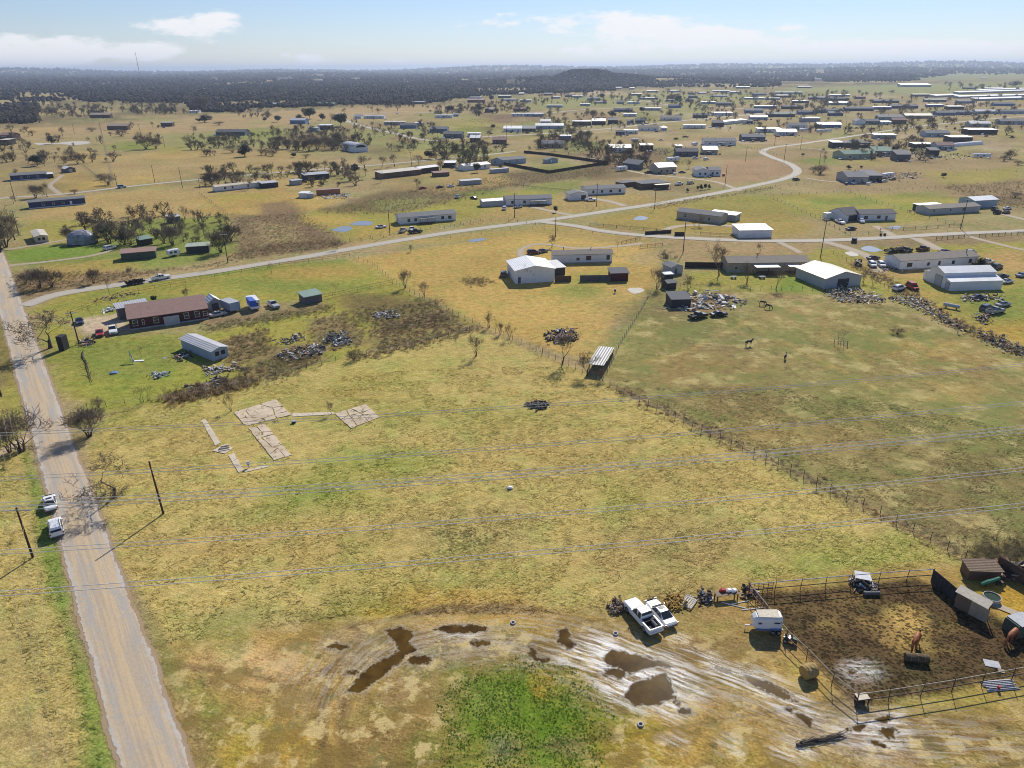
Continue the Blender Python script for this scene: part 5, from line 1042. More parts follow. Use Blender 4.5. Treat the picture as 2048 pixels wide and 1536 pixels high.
house((427, 723), (458, 713), 14, 2.5, .55, 'lblue', 'silver', 'x', wins=[(.3, .9, .9), (.68, .9, .9)], metal=True, skirt=0, name='mobile_home', label='weathered white mobile home seen end on in the cluttered plot', cat='mobile home', trim='dgrey')
house((59, 418), (172, 408), 5, 2.8, .8, 'navy', 'roofgrey', 'g', wins=[(.25, .9, 1.2), (.43, .9, 1.2), (.6, 1, .8)], doors=[(.74, 1, 2, 'white')], ends=[('r', .5, 1, 1, False)], name='mobile_home', label='long dark blue mobile home nearest the paved road at left', cat='mobile home')
house((73, 487), (98, 484), 14, 2.6, .5, 'cream', 'cream', 'x', wins=[(.3, .8, .9), (.65, .8, .9)], ends=[('r', .3, .8, 1, False), ('r', .6, .8, 1, False), ('r', .15, .8, 1.9, True)], metal=True, name='mobile_home', label='cream mobile home seen end on at the far left', cat='mobile home', trim='dbrown')
house((22, 362), (95, 357), 7, 2.8, 1.1, 'navy', 'roofgrey', 'g', wins=[.3, .5, .75], name='house', label='dark blue house with grey roof beyond the paved road at left', cat='house'); house((95, 357), (108, 356), 6, 2.6, .2, 'dark', 'white', 's', metal=True, skirt=0, name='carport', label='white topped carport at the right end of the dark blue house', cat='carport')
house((132, 346), (152, 344), 7, 2.6, 1.1, 'dgrey', 'white', 'x', doors=[(.5, 2.2, 2, 'lgrey')], metal=True, skirt=0, name='shed', label='small shed with white gable roof right of the dark blue house', cat='shed')
house((341, 447), (362, 444), 4, 2.6, .4, 'teal', 'silver', 's', metal=True, skirt=0, name='shed', label='small slate shed with pale roof among leafless trees', cat='shed')
house((244, 522), (313, 516), 5.5, 2.6, .35, 'dgreen', 'roofbrown', 's', skirt=0, wins=[(.5, .8, .6)], name='shack', label='old grey shack with flat brown roof by the thicket', cat='shack', trim='dgrey')
house((283, 492), (306, 488), 4, 2.3, .5, 'dbrown', 'green', 's', metal=True, skirt=0, name='shed', label='small shed with sloping green roof behind the old shack', cat='shed')
house((374, 508), (419, 505), 4.5, 2.6, .3, 'dark', 'pgreen', 's', metal=True, skirt=0, name='shed', label='dark shed with pale green flat roof right of the white camper', cat='shed')
def camper(p1, p2, w, label=None, desc='white camper trailer', h=2.5, stripe=None):
    a, ln, rz = frame_at(p1, p2); r = empty('camper_trailer', a, rz); m = MB()
    m.loft([(0, w/2*.9, .8, h*.7), (.25, w/2, .55, h*.94), (ln*.4, w/2, .5, h), (ln-.3, w/2, .5, h), (ln, w/2*.95, .7, h*.85)], .2); b = m.build('body', paint('white'), r); b.location.y = w/2
    for u in (.25, .6): add_window(r, ln*u, 0, 1.3, .9, .6, 'f', 'lgrey')
    wheel(r, ln*.48, .12, .34); wheel(r, ln*.48, w-.12, .34)
    m = MB(); m.box(ln, w/2-.05, .5, ln+1, w/2+.05, .6); m.build('tow_bar', plain('dgrey'), r)
    reg(r, desc, 'camper', HG, p1[0], p1[1], label); return r
camper((338, 515), (362, 511), 2.2, 'rounded white camper trailer between the shack and the dark shed')
# the white home and shop
house((1106, 528), (1224, 525), 5.2, 2.9, .9, 'white', 'rooftan', 'g', wins=[(.42, .9, .8), (.6, 1.6, 1.4), (.93, 1, 1.5)], chim=[(.66, .6), (.2, .7)], name='mobile_home', label='white mobile home with tan roof behind the white metal shop', cat='mobile home', trim='dgrey')
house((1031, 568), (1109, 563), 13, 4.2, 1.3, 'white', 'white', 'x', metal=True, skirt=0, name='workshop', label='big white metal shop with shallow gable roof', cat='workshop', doors=[(.1, .9, 2, 'dgrey')]); house((1109, 552), (1130, 550), 8, 2.6, .4, 'dark', 'silver', 's', metal=True, skirt=0, name='lean_to', label='pale roofed lean-to on the right side of the metal shop', cat='shed')
fence([(1110, 564), (1142, 563)], 'board', 1.9, 2.4, 'short dark board fence beside the metal shop', col='brown'); fence([(1160, 563), (1222, 562)], 'board', 2.0, 2.4, 'grey board fence panel left of the dark red shed', col='dgrey')
house((1222, 563), (1256, 562), 4.5, 2.6, .5, 'maroon', 'dgrey', 's', skirt=0, name='shed', label='dark red shed at the end of the board fence', cat='shed')
house((1455, 545), (1615, 543), 8, 2.9, 1.2, 'tan', 'rooftan', 'g', wins=[(.1, 1.1, .9), (.6, 1.2, 1)], name='house', label='wide tan house with brown roof and two white awnings', cat='house', chim=[(.4, .5)], porch=[(.3, .6, 4, 'white', 2.5), (.72, .86, 3.4, 'white', 2.4)])
house((1648, 578), (1720, 571), 14, 3.2, 1.7, 'lgrey', 'cream', 'x', metal=True, skirt=0, name='workshop', label='cream roofed metal workshop beside the scrap yard', cat='workshop', doors=[(.5, 4, 2.6, 'dark')])
house((1798, 541), (1953, 531), 8, 2.9, 1.2, 'white', 'rooftan', 'g', wins=[(.12, 1.8, 1.2), (.36, .8, 1), (.5, .7, 1.2), (.68, .9, 1.1), (.9, 1, 1.2)], chim=[(.9, .3), (.2, .6), (.5, .7)], name='mobile_home', label='long white mobile home with tan roof behind the ribbed white barn', cat='mobile home', trim='teal')
def barn_rib():
    a, ln, rz = frame_at((1848, 563), (1899, 582)); b = G(2002, 579); r = empty('metal_barn', G(1899, 582)); d = b-G(1899, 582); rz = math.atan2(d.y, d.x); r.rotation_euler = (0, 0, rz); L_ = d.length
    w = 13.5; M = MB(); prof = [(0, 0), (0, 2.7), (3.6, 3.5), (3.6, 4.4), (w/2+.6, 5.6), (10.8, 4.2), (10.8, 3.4), (w, 2.8), (w, 0)]
    n = len(prof); M.add([(0, y, z) for y, z in prof]+[(L_, y, z) for y, z in prof], [tuple(range(n)), tuple(range(2*n-1, n-1, -1))]+[(i, n+i, n+(i+1) % n, (i+1) % n) for i in (0, 2, 5, 7)]); M.build('wall', wallm('white'), r)
    q = MB()
    for i in (1, 3, 4, 6):
        (y0, z0), (y1, z1) = prof[i], prof[i+1]; q.add([(-.25, y0, z0+.01), (L_+.25, y0, z0+.01), (L_+.25, y1, z1+.01), (-.25, y1, z1+.01), (-.25, y0, z0+.11), (L_+.25, y0, z0+.11), (L_+.25, y1, z1+.11), (-.25, y1, z1+.11)], [(0, 3, 2, 1), (4, 5, 6, 7), (0, 1, 5, 4), (1, 2, 6, 5), (2, 3, 7, 6), (3, 0, 4, 7)])
    q.build('roof', roofm('white', True), r)
    for y, w_, h in ((1.5, 1.6, 2.2), (6, 3.2, 3.2)):
        m = MB(); m.box(-.06, y-w_/2, .05, -.003, y+w_/2, h); o = m.build('door', wallm('lgrey'), r); k = MB()
        for a0, a1, z0, z1 in ((y-w_/2-.1, y-w_/2, 0, h+.1), (y+w_/2, y+w_/2+.1, 0, h+.1), (y-w_/2, y+w_/2, h, h+.1)): k.box(-.08, a0, z0, -.002, a1, z1)
        k.build('frame', plain('dgrey'), o)
    reg(r, 'barn', 'barn', HG, 1900, 580, 'long ribbed white metal barn with a stepped roof')
barn_rib()
# along the side road
house((1353, 437), (1440, 448), 7.5, 2.9, 1.1, 'beige', 'roofgrey', 'g', wins=[(.2, 1, 1.4), (.75, 1.2, 1.1)], name='house', label='grey roofed beige house bent at an angle by the side road', cat='house'); house((1418, 437), (1470, 443), 6, 2.6, .3, 'grey', 'white', 's', metal=True, skirt=0, name='carport', label='white topped carport behind the bent beige house', cat='carport')
house((1478, 476), (1543, 475), 9, 3.0, .6, 'white', 'white', 's', metal=True, skirt=0, name='workshop', label='low white metal building right of the bent beige house', cat='workshop')
house((1690, 444), (1719, 441), 10, 3.0, 2.2, 'white', 'dgrey', 'g', doors=[(.5, 5, 2.5, 'dark')], skirt=0, name='garage', label='white garage with steep dark roof and dark door', cat='garage'); house((1719, 443), (1790, 441), 8.5, 2.8, 1.2, 'white', 'dgrey', 'g', wins=[(.16, 1.5, 1.2), (.52, 1.5, 1.2)], doors=[(.74, 1, 2, 'dgrey')], name='house', label='white house with dark roof right of the steep garage', cat='house', trim='dgrey')
house((1856, 430), (1958, 424), 8, 2.7, 1.0, 'lgrey', 'rooftan', 'g', wins=[(.1, .8, 1), (.42, 1, 1.1), (.68, 1.6, 1.2)], name='mobile_home', label='pale mobile home with tan roof and solar panels at right', cat='mobile home'); house((1842, 424), (1888, 422), 6, 2.6, .2, 'dark', 'white', 's', metal=True, skirt=0, name='carport', label='white flat carport left of the solar panel home', cat='carport')
house((1946, 417), (1993, 414), 9, 3.6, 1.1, 'lblue', 'white', 'g', metal=True, skirt=0, name='workshop', label='pale blue workshop behind the solar panel home', cat='workshop')
trailer_box((1652, 440), (1672, 438), 2.4, 2.8, 'white', 'white travel trailer left of the steep roofed garage', 'camper_trailer', 'camper')
# along the gravel road
house((800, 450), (912, 441), 8, 2.8, 1.1, 'white', 'roofgrey', 'g', wins=[(.16, 1.1, 1.2), (.28, 1.1, 1.2), (.76, 1.2, 1.2), (.89, 1.4, 1.2)], ends=[('l', .5, .9, 1.2, False)], name='mobile_home', label='white mobile home with grey roof and dark front porch', cat='mobile home', trim='dgrey', porch=[(.33, .6, 2.6, 'dgrey', 2.3)])
house((1012, 412), (1104, 409), 8, 2.8, 1.2, 'white', 'roofgrey', 'g', wins=[(.14, 1.1, 1.2), (.4, 1.1, 1.2)], name='mobile_home', label='white mobile home with dark porch at its right end', cat='mobile home', trim='dgrey', porch=[(.5, .86, 3, 'dgrey', 2.3)]); house((966, 414), (1011, 411), 5.5, 2.6, .7, 'lgrey', 'white', 'g', metal=True, skirt=0, name='shed', label='long white roofed shed left of the porch homes', cat='shed')
house((1172, 391), (1251, 387), 8, 2.8, 1.2, 'white', 'roofgrey', 'g', wins=[(.18, 1, 1.2), (.4, 1, 1.2), (.62, 1.4, 1.2), (.85, 1.2, 1.2)], name='mobile_home', label='white mobile home with dark skirting above the road fork', cat='mobile home', trim='dgrey'); house((1140, 401), (1176, 399), 7, 2.8, 1.1, 'white', 'roofgrey', 'x', doors=[(.75, 2.6, 2.2, 'dark')], skirt=0, name='garage', label='small white garage with open dark door', cat='garage')
house((1283, 379), (1338, 376), 10, 2.8, 1.4, 'brown', 'roofgrey', 'h', skirt=0, name='house', label='dark brown house with hipped grey roof', cat='house', porch=[(.4, .95, 4, 'cream', 2.6)]); house((1244, 375), (1272, 372), 6, 2.5, 1, 'brown', 'roofgrey', 'h', skirt=0, name='shed', label='small brown shed left of the dark brown house', cat='shed')
house((432, 384), (524, 374), 5, 2.7, .7, 'white', 'cream', 'g', wins=[(.2, .9, 1), (.36, .8, 1), (.7, .9, 1)], name='mobile_home', label='white mobile home right of the leafless hedge', cat='mobile home', trim='dgrey'); house((525, 377), (557, 374), 6, 2.7, .3, 'dark', 'silver', 's', metal=True, skirt=0, name='shed', label='dark shed with silver flat roof beside the white mobile home', cat='shed')
house((610, 361), (659, 357), 7, 3, .5, 'dark', 'lgrey', 's', metal=True, skirt=0, name='barn', label='dark walled barn with grey flat roof below the paved road', cat='barn')
house((764, 358), (843, 349), 8, 2.9, .6, 'brown', 'cream', 's', wins=[.5, .72, .84], metal=True, skirt=0, name='long_house', label='long brown house with cream flat roof', cat='house', trim='cream'); house((840, 348), (878, 343), 8, 3.3, .7, 'dbrown', 'white', 'g', metal=True, skirt=0, name='house', label='dark house with white roof joined to the brown long house', cat='house'); house((869, 354), (899, 352), 5, 2.3, .4, 'brown', 'roofbrown', 's', skirt=0, name='shed', label='low brown shed right of the brown long house', cat='shed')
house((929, 342), (980, 337), 8, 3, 1.1, 'white', 'white', 'g', wins=[(.5, .9, 1), (.8, .9, 1.2)], metal=True, skirt=0, name='house', label='white house with bright white roof left of the fenced yard', cat='house', trim='dgrey'); house((923, 371), (963, 368), 4, 2.4, .25, 'grey', 'lgrey', 's', metal=True, skirt=0, name='box_trailer', label='grey flat roofed shed alone on the dry grass', cat='shed'); house((983, 347), (1018, 344), 2.6, 2.4, .1, 'lgrey', 'lgrey', 's', metal=True, skirt=0, name='box_trailer', label='long pale grey trailer below the white roofed house', cat='trailer')
house((982, 329), (1006, 330), 9, 2.9, 1.6, 'lblue', 'roofgrey', 'x', wins=[.35], skirt=0, name='house', label='gable wing of the pale blue yard house', cat='house'); house((1006, 330), (1052, 326), 9, 2.9, 1.4, 'lblue', 'roofgrey', 'g', wins=[.3, .6], skirt=0, name='house', label='pale blue house with grey roof inside the dark fenced yard', cat='house'); house((1094, 327), (1116, 325), 5, 2.5, 1.2, 'lblue', 'roofgrey', 'x', doors=[(.4, .9, 1.9, 'white')], skirt=0, name='shed', label='little pale shed inside the dark fenced yard', cat='shed')
fence([(1048, 306), (1100, 311), (1216, 328), (1160, 337), (1098, 347), (1040, 336), (998, 328)], 'board', 1.9, 2.5, 'tall dark board fence enclosing the square yard', col='dbrown')
house((634, 391), (681, 388), 2.6, 2.7, .05, 'orange', 'roofbrown', 's', metal=True, skirt=0, name='shipping_container', label='long rust orange shipping container', cat='container'); house((598, 396), (615, 396), 6, 2.4, .1, 'white', 'white', 's', metal=True, skirt=0, name='box_trailer', label='white box trailer left of the rust container', cat='trailer'); house((616, 397), (628, 396), 4, 2.2, .1, 'lblue', 'lgrey', 's', metal=True, skirt=0, name='box_trailer', label='small pale blue box beside the white box trailer', cat='trailer')
house((586, 371), (605, 369), 5, 2.6, .1, 'grey', 'lgrey', 's', metal=True, skirt=0, name='box_trailer', label='grey box trailer left of the dark barn', cat='trailer')
def arched_barn():
    a, ln, rz = frame_at((709, 305), (736, 303)); r = empty('arched_barn', a, rz); m = MB(); n = 12; D = 24
    P = [(0, 0)]+[(ln/2-ln/2*math.cos(math.pi*k/n), 4.2+2.4*math.sin(math.pi*k/n)) for k in range(n+1)]+[(ln, 0)]; k = len(P)
    m.add([(x, 0, z) for x, z in P]+[(x, D, z) for x, z in P], [tuple(range(k)), tuple(range(2*k-1, k-1, -1)), (0, k, k+1, 1), (k-2, 2*k-2, 2*k-1, k-1)]); m.build('wall', wallm('white'), r)
    q = MB()
    for i in range(1, n+1): (x0, z0), (x1, z1) = P[i], P[i+1]; q.add([(x0, -.3, z0+.02), (x1, -.3, z1+.02), (x1, D+.3, z1+.02), (x0, D+.3, z0+.02), (x0, -.3, z0+.14), (x1, -.3, z1+.14), (x1, D+.3, z1+.14), (x0, D+.3, z0+.14)], [(3, 2, 1, 0), (4, 5, 6, 7), (0, 1, 5, 4), (1, 2, 6, 5), (2, 3, 7, 6), (3, 0, 4, 7)])
    q.build('roof', roofm('lgrey', True), r)
    d = MB(); Q = [(ln*.14, 3.6)]+[(ln*.5-ln*.36*math.cos(math.pi*t/8), 4+1.5*math.sin(math.pi*t/8)) for t in range(9)]+[(ln*.86, 3.6)]; d.add([(x, -.02, z) for x, z in Q]+[(x, -.1, z) for x, z in Q], [tuple(range(len(Q)-1, -1, -1)), tuple(range(len(Q), 2*len(Q)))]); d.build('vent_opening', plain('black'), r)
    reg(r, 'barn', 'barn', HG, 709, 305, 'big white arched barn with a dark upper opening')
arched_barn()
def tunnel():
    a, ln, rz = frame_at((1909, 294), (1966, 289)); r = empty('plastic_tunnel', a, rz); m = MB(); n = 10
    P = [(2.8-2.8*math.cos(math.pi*k/n), 2.9*math.sin(math.pi*k/n)) for k in range(n+1)]
    m.add([(0, y, z) for y, z in P]+[(ln, y, z) for y, z in P], [tuple(range(n, -1, -1)), tuple(range(n+1, 2*n+2))]+[(i, n+1+i, n+2+i, i+1) for i in range(n)]); m.build('cover', plain('white'), r)
    m = MB(); m.box(-.05, 2, .02, -.004, 3.6, 2); m.build('door', plain('grey'), r); reg(r, 't', 'tunnel', HG, 1909, 294, 'long white plastic covered tunnel on the right')
tunnel()
# ------------------------------------------------------------------ the settlement: x1, x2, foot, wall, roof, kind, depth, tilt, what
S = [(870, 905, 236, 'white', 'lgrey', 's', 0, 0, 0), (906, 917, 233, 'grey', 'lgrey', 'g'), (860, 894, 265, 'blue', 'roofgrey', 'g', 8, 0, 'house'), (887, 924, 276, 'teal', 'dgrey', 'g', 9, 0, 'house'), (935, 961, 273, 'white', 'white', 's', 3, 0, 'camper'), (1007, 1043, 264, 'white', 'white', 'g', 10, 0, 'house'), (1044, 1071, 263, 'dark', 'grey', 's', 6, 0, 'shed'),
     (1071, 1127, 258, 'lblue', 'lgrey', 'g', 9, 0, 'house'), (1081, 1101, 249, 'lblue', 'lgrey', 'g', 8, 0, 'house'), (1048, 1086, 233, 'lblue', 'white', 's', 9, 0, 'house'), (1023, 1047, 232, 'white', 'white', 's', 4, 0, 'camper'), (1027, 1053, 223, 'brown', 'roofbrown', 'g', 9, 0, 'house'), (970, 987, 225, 'dark', 'rooftan', 's', 12, 0, 'barn'), (1093, 1125, 215, 'lblue', 'lgrey', 's', 5, 0, 'mobile home'),
     (938, 961, 198, 'lblue', 'lgrey', 's', 12, 0, 'house'), (935, 968, 205, 'dbrown', 'roofbrown', 's', 10, 0, 'barn'), (996, 1020, 196, 'dark', 'white', 's', 16, 0, 'barn'), (1037, 1047, 190, 'tan', 'cream', 'g', 14, 0, 'house'), (1006, 1031, 202, 'white', 'lgrey', 's'), (1040, 1062, 204, 'lblue', 'white', 's'), (1103, 1120, 197, 'grey', 'lgrey', 's', 6, 0, 'house'), (1130, 1144, 194, 'dark', 'roofgrey', 'g', 9, 0, 'house'), (1144, 1165, 195, 'lblue', 'lgrey', 's'), (1087, 1105, 191, 'dark', 'roofgrey', 's', 9, 0, 'house'),
     (940, 960, 284, 'brown', 'white', 'g', 8, 0, 'house'), (985, 1012, 288, 'brown', 'roofbrown', 'g', 8, 0, 'house'), (1083, 1127, 296, 'beige', 'roofgrey', 'g', 8, 0, 'house'), (1120, 1142, 280, 'blue', 'lgrey', 's', 6, 0, 'mobile home'), (888, 910, 335, 'dark', 'white', 's', 6, 0, 'carport'), (1145, 1160, 251, 'dark', 'lgrey', 's', 9, 0, 'barn'),
     (1232, 1249, 270, 'dark', 'dgrey', 'g', 5, 0, 'shed'), (1248, 1276, 268, 'white', 'lgrey', 's'), (1277, 1317, 262, 'white', 'rooftan', 'g', 7, 0, 'mobile home'), (1322, 1334, 262, 'white', 'white', 'h', 8, 0, 'house'), (1368, 1411, 257, 'white', 'white', 's', 5, 0, 'mobile home'), (1425, 1447, 254, 'dark', 'dgrey', 's', 6, 0, 'barn'), (1437, 1494, 248, 'white', 'white', 's', 6, 3, 'mobile home'), (1227, 1265, 224, 'navy', 'roofgrey', 'g', 6, 0, 'mobile home'), (1285, 1321, 221, 'lgrey', 'lgrey', 's'), (1337, 1362, 216, 'blue', 'roofgrey', 'g', 7, 0, 'house'),
     (1321, 1363, 241, 'white', 'rooftan', 'g', 8, 0, 'mobile home'), (1387, 1415, 236, 'navy', 'roofgrey', 'g', 7, 0, 'house'), (1424, 1465, 231, 'white', 'white', 's', 9, 0, 'house'), (1247, 1273, 233, 'white', 'lgrey', 's', 5, 0, 'mobile home'), (1254, 1268, 248, 'grey', 'roofgrey', 'g', 6, 0, 'house'), (1271, 1290, 247, 'teal', 'roofgrey', 'g', 6, 0, 'house'), (1160, 1182, 251, 'dark', 'silver', 's', 10, 0, 'barn'), (1184, 1211, 250, 'dark', 'white', 'g', 14, 0, 'barn'), (1216, 1236, 248, 'dark', 'roofgrey', 's', 7, 0, 'barn'),
     (1174, 1198, 200, 'lblue', 'lgrey', 'g'), (1188, 1214, 207, 'lgrey', 'lgrey', 's'), (1160, 1180, 212, 'lblue', 'lgrey', 's'), (1255, 1280, 208, 'white', 'lgrey', 's'), (1233, 1248, 208, 'grey', 'roofgrey', 'g', 7, 0, 'house'), (1280, 1316, 199, 'blue', 'lgrey', 's', 7, 0, 'house'), (1330, 1362, 203, 'lblue', 'lgrey', 's'), (1258, 1283, 191, 'navy', 'lgrey', 's', 10, 0, 'house'), (1293, 1316, 185, 'grey', 'cream', 's', 16, 0, 'barn'), (1226, 1242, 178, 'grey', 'white', 's', 30, 0, 'barn'), (1258, 1268, 179, 'grey', 'white', 's', 30, 0, 'barn'),
     (1337, 1361, 184, 'lblue', 'lgrey', 's'), (1376, 1389, 189, 'tan', 'rooftan', 'g', 9, 0, 'house'), (1396, 1412, 188, 'lblue', 'lgrey', 's', 7, 0, 'house'), (1422, 1455, 194, 'lblue', 'lgrey', 's'), (1377, 1395, 196, 'navy', 'roofgrey', 'g', 9, 0, 'house'), (1371, 1386, 203, 'blue', 'roofgrey', 's', 7, 0, 'house'), (1402, 1431, 208, 'lblue', 'lgrey', 's'), (1425, 1460, 184, 'grey', 'lgrey', 's', 9, 0, 'mobile home'), (1433, 1462, 211, 'teal', 'roofgrey', 'g', 9, 0, 'house'),
     (1217, 1262, 305, 'white', 'cream', 'g', 9, 0, 'house'), (1281, 1306, 302, 'dbrown', 'cream', 's', 8, 0, 'barn'), (1352, 1396, 313, 'dgrey', 'dgrey', 'g', 8, 0, 'house'), (1352, 1364, 300, 'dark', 'white', 's', 5, 0, 'shed'), (1406, 1435, 309, 'beige', 'white', 'g', 8, 0, 'house'), (1316, 1352, 347, 'beige', 'white', 'g', 8, 1, 'workshop'), (1392, 1418, 353, 'white', 'roofgrey', 'x', 9, 0, 'house'), (1418, 1441, 352, 'white', 'roofgrey', 'g', 7, 0, 'house'), (1408, 1472, 291, 'white', 'roofgrey', 'g', 9, 0, 'house'), (1246, 1277, 338, 'teal', 'roofgrey', 's', 3, -2, 'box trailer'),
     (1500, 1535, 240, 'lblue', 'lgrey', 'g', 7, 0, 'mobile home'), (1496, 1506, 248, 'dark', 'dgrey', 's', 6, 0, 'shed'), (1535, 1590, 234, 'navy', 'pgreen', 'g', 9, 0, 'house'), (1516, 1562, 265, 'white', 'white', 's', 8, 0, 'mobile home'), (1553, 1593, 271, 'white', 'white', 'g', 8, 0, 'house'), (1578, 1614, 257, 'white', 'roofgrey', 'g', 8, 0, 'house'), (1484, 1530, 282, 'teal', 'roofgrey', 'g', 9, 0, 'house'), (1604, 1640, 244, 'grey', 'silver', 's', 10, 0, 'barn'), (1635, 1682, 256, 'blue', 'white', 'g', 9, 0, 'house'), (1712, 1730, 250, 'white', 'roofgrey', 'x', 10, 0, 'barn'), (1730, 1758, 249, 'teal', 'roofgrey', 'g', 8, 0, 'house'),
     (1632, 1687, 226, 'blue', 'roofgrey', 'g', 8, 0, 'house'), (1658, 1686, 232, 'navy', 'roofgrey', 's', 6, 0, 'mobile home'), (1690, 1747, 222, 'navy', 'roofgrey', 'g', 9, 0, 'house'), (1596, 1629, 229, 'blue', 'roofgrey', 'g', 7, 0, 'house'), (1490, 1526, 226, 'blue', 'roofgrey', 's', 6, 0, 'mobile home'), (1510, 1553, 217, 'blue', 'white', 's', 8, 0, 'house'), (1565, 1606, 218, 'dark', 'roofgrey', 'g', 8, 0, 'house'), (1488, 1528, 199, 'lblue', 'lgrey', 's'), (1530, 1560, 200, 'lblue', 'lgrey', 's'), (1586, 1618, 206, 'navy', 'white', 's', 9, 0, 'house'), (1658, 1697, 210, 'lblue', 'lgrey', 'g', 8, 0, 'mobile home'), (1657, 1694, 201, 'navy', 'roofgrey', 'g', 9, 0, 'house'), (1618, 1656, 199, 'blue', 'roofgrey', 's', 9, 0, 'mobile home'),
     (1548, 1583, 195, 'dark', 'white', 's', 12, 0, 'barn'), (1505, 1533, 191, 'blue', 'roofgrey', 'g', 9, 0, 'house'), (1712, 1731, 198, 'brown', 'roofbrown', 'g', 9, 0, 'house'), (1659, 1700, 193, 'lblue', 'lgrey', 's'), (1596, 1623, 176, 'dark', 'white', 's', 24, 0, 'barn'), (1551, 1605, 188, 'lblue', 'pgreen', 's', 12, 0, 'house'), (1460, 1480, 187, 'blue', 'lgrey', 's', 9, 0, 'house'), (1472, 1500, 177, 'dark', 'white', 's', 26, 0, 'barn'), (1664, 1684, 296, 'dark', 'white', 's', 7, 0, 'barn'), (1690, 1740, 295, 'dgrey', 'roofgrey', 'h', 10, 0, 'house'), (1688, 1752, 318, 'pgreen', 'green', 'g', 10, 1, 'house'), (1748, 1784, 312, 'grey', 'green', 's', 7, 0, 'house'),
     (1694, 1735, 367, 'grey', 'roofgrey', 'g', 12, 0, 'house'), (1733, 1763, 364, 'dgrey', 'roofgrey', 's', 10, 0, 'house'), (1971, 2009, 179, 'grey', 'white', 's', 16, 0, 'barn'), (1927, 1952, 178, 'navy', 'roofgrey', 'g', 10, 0, 'house'), (1850, 1893, 204, 'teal', 'pgreen', 's', 8, 0, 'mobile home'), (1748, 1798, 206, 'navy', 'dgrey', 's', 9, 0, 'house'), (1780, 1836, 217, 'navy', 'roofgrey', 'g', 9, 0, 'house'), (1748, 1783, 219, 'blue', 'white', 's', 8, 0, 'house'), (1855, 1887, 214, 'blue', 'white', 's', 8, 0, 'house'), (1895, 1928, 219, 'dark', 'white', 's', 9, 0, 'barn'), (1988, 2029, 212, 'blue', 'roofgrey', 'g', 9, 0, 'house'), (1916, 1950, 207, 'blue', 'roofgrey', 's', 9, 0, 'mobile home'),
     (1873, 1910, 231, 'blue', 'roofgrey', 'g', 9, 0, 'house'), (1911, 1944, 230, 'blue', 'roofgrey', 'g', 9, 0, 'house'), (1951, 1994, 228, 'lblue', 'lgrey', 'g', 8, 0, 'mobile home'), (2000, 2050, 228, 'lblue', 'roofgrey', 'g', 8, 0, 'mobile home'), (1810, 1864, 237, 'tan', 'cream', 'g', 9, 0, 'house'), (1757, 1807, 240, 'grey', 'roofgrey', 's', 8, 0, 'house'), (1784, 1812, 248, 'brown', 'roofbrown', 's', 4, 0, 'barn'), (1761, 1782, 249, 'white', 'white', 's', 6, 0, 'camper'), (1940, 1981, 254, 'grey', 'lgrey', 'g', 9, 0, 'house'), (2000, 2052, 249, 'grey', 'roofgrey', 'g', 9, 0, 'house'), (1936, 1994, 269, 'dbrown', 'white', 's', 10, 0, 'barn'), (1851, 1899, 274, 'lblue', 'roofgrey', 'g', 9, 0, 'house'), (1900, 1944, 285, 'dbrown', 'white', 's', 9, 0, 'barn'), (1873, 1908, 300, 'lblue', 'roofbrown', 'g', 8, 0, 'house'), (1829, 1867, 296, 'dark', 'white', 's', 8, 0, 'carport'), (1749, 1792, 278, 'grey', 'white', 's', 6, 0, 'mobile home'), (1858, 1877, 313, 'dark', 'roofgrey', 's', 5, 0, 'barn'), (1792, 1820, 322, 'dgrey', 'roofgrey', 's', 7, 0, 'barn'),
     (580, 610, 248, 'blue', 'silver', 'g', 10, 0, 'barn'), (636, 661, 259, 'dark', 'white', 's', 8, 0, 'barn'), (617, 635, 263, 'lblue', 'lgrey', 's', 6, 0, 'house'), (728, 768, 237, 'white', 'white', 's', 7, 0, 'mobile home'), (709, 722, 237, 'white', 'white', 'g', 6, 0, 'shed'), (768, 810, 250, 'beige', 'cream', 's', 6, 0, 'mobile home'), (800, 832, 257, 'blue', 'roofgrey', 'g', 6, 0, 'mobile home'), (830, 844, 251, 'lgrey', 'white', 's', 5, 0, 'shed'), (632, 668, 212, 'dgreen', 'green', 'g', 12, 0, 'house'), (542, 560, 212, 'blue', 'lgrey', 'g', 8, 0, 'house'), (432, 490, 271, 'teal', 'dgrey', 'g', 9, 0, 'house'), (378, 397, 226, 'white', 'white', 's', 6, 0, 'camper'), (180, 221, 236, 'brown', 'tan', 's', 4, 0, 'barn'), (215, 256, 260, 'brown', 'tan', 's', 4, 0, 'barn'), (322, 345, 253, 'brown', 'lgrey', 's', 4, 0, 'barn'), (0, 26, 278, 'brown', 'roofbrown', 'g', 8, 0, 'house'), (0, 18, 290, 'dark', 'cream', 's', 7, 0, 'barn'), (276, 304, 185, 'grey', 'white', 's', 14, 0, 'barn'), (145, 172, 195, 'grey', 'lgrey', 's', 8, 0, 'house'),
     (820, 850, 208, 'dark', 'lgrey', 's', 7, 0, 'house'), (1802, 1866, 174, 'grey', 'cream', 's', 60, 0, 'barn'), (1826, 1862, 193, 'teal', 'cream', 's', 12, 0, 'barn')]
for cx, cy in CLR: S.append((cx-6, cx+6, cy, random.choice(['white', 'lgrey', 'tan']), 'white', 's', 24, 0, 'barn'))
for h in S:
    if h[0] == 1802: house((1802, 174), (1862, 174), 60, 6, 4, 'grey', 'cream', 's', metal=True, skirt=0, name='hangar', label='huge white roofed hangar before the far woods', cat='hangar'); continue
    far_house(h[0], h[1], h[2], h[3], h[4], h[5], h[6] if len(h) > 6 and h[6] else None, h[7] if len(h) > 7 else 0, h[8] if len(h) > 8 and h[8] else None)
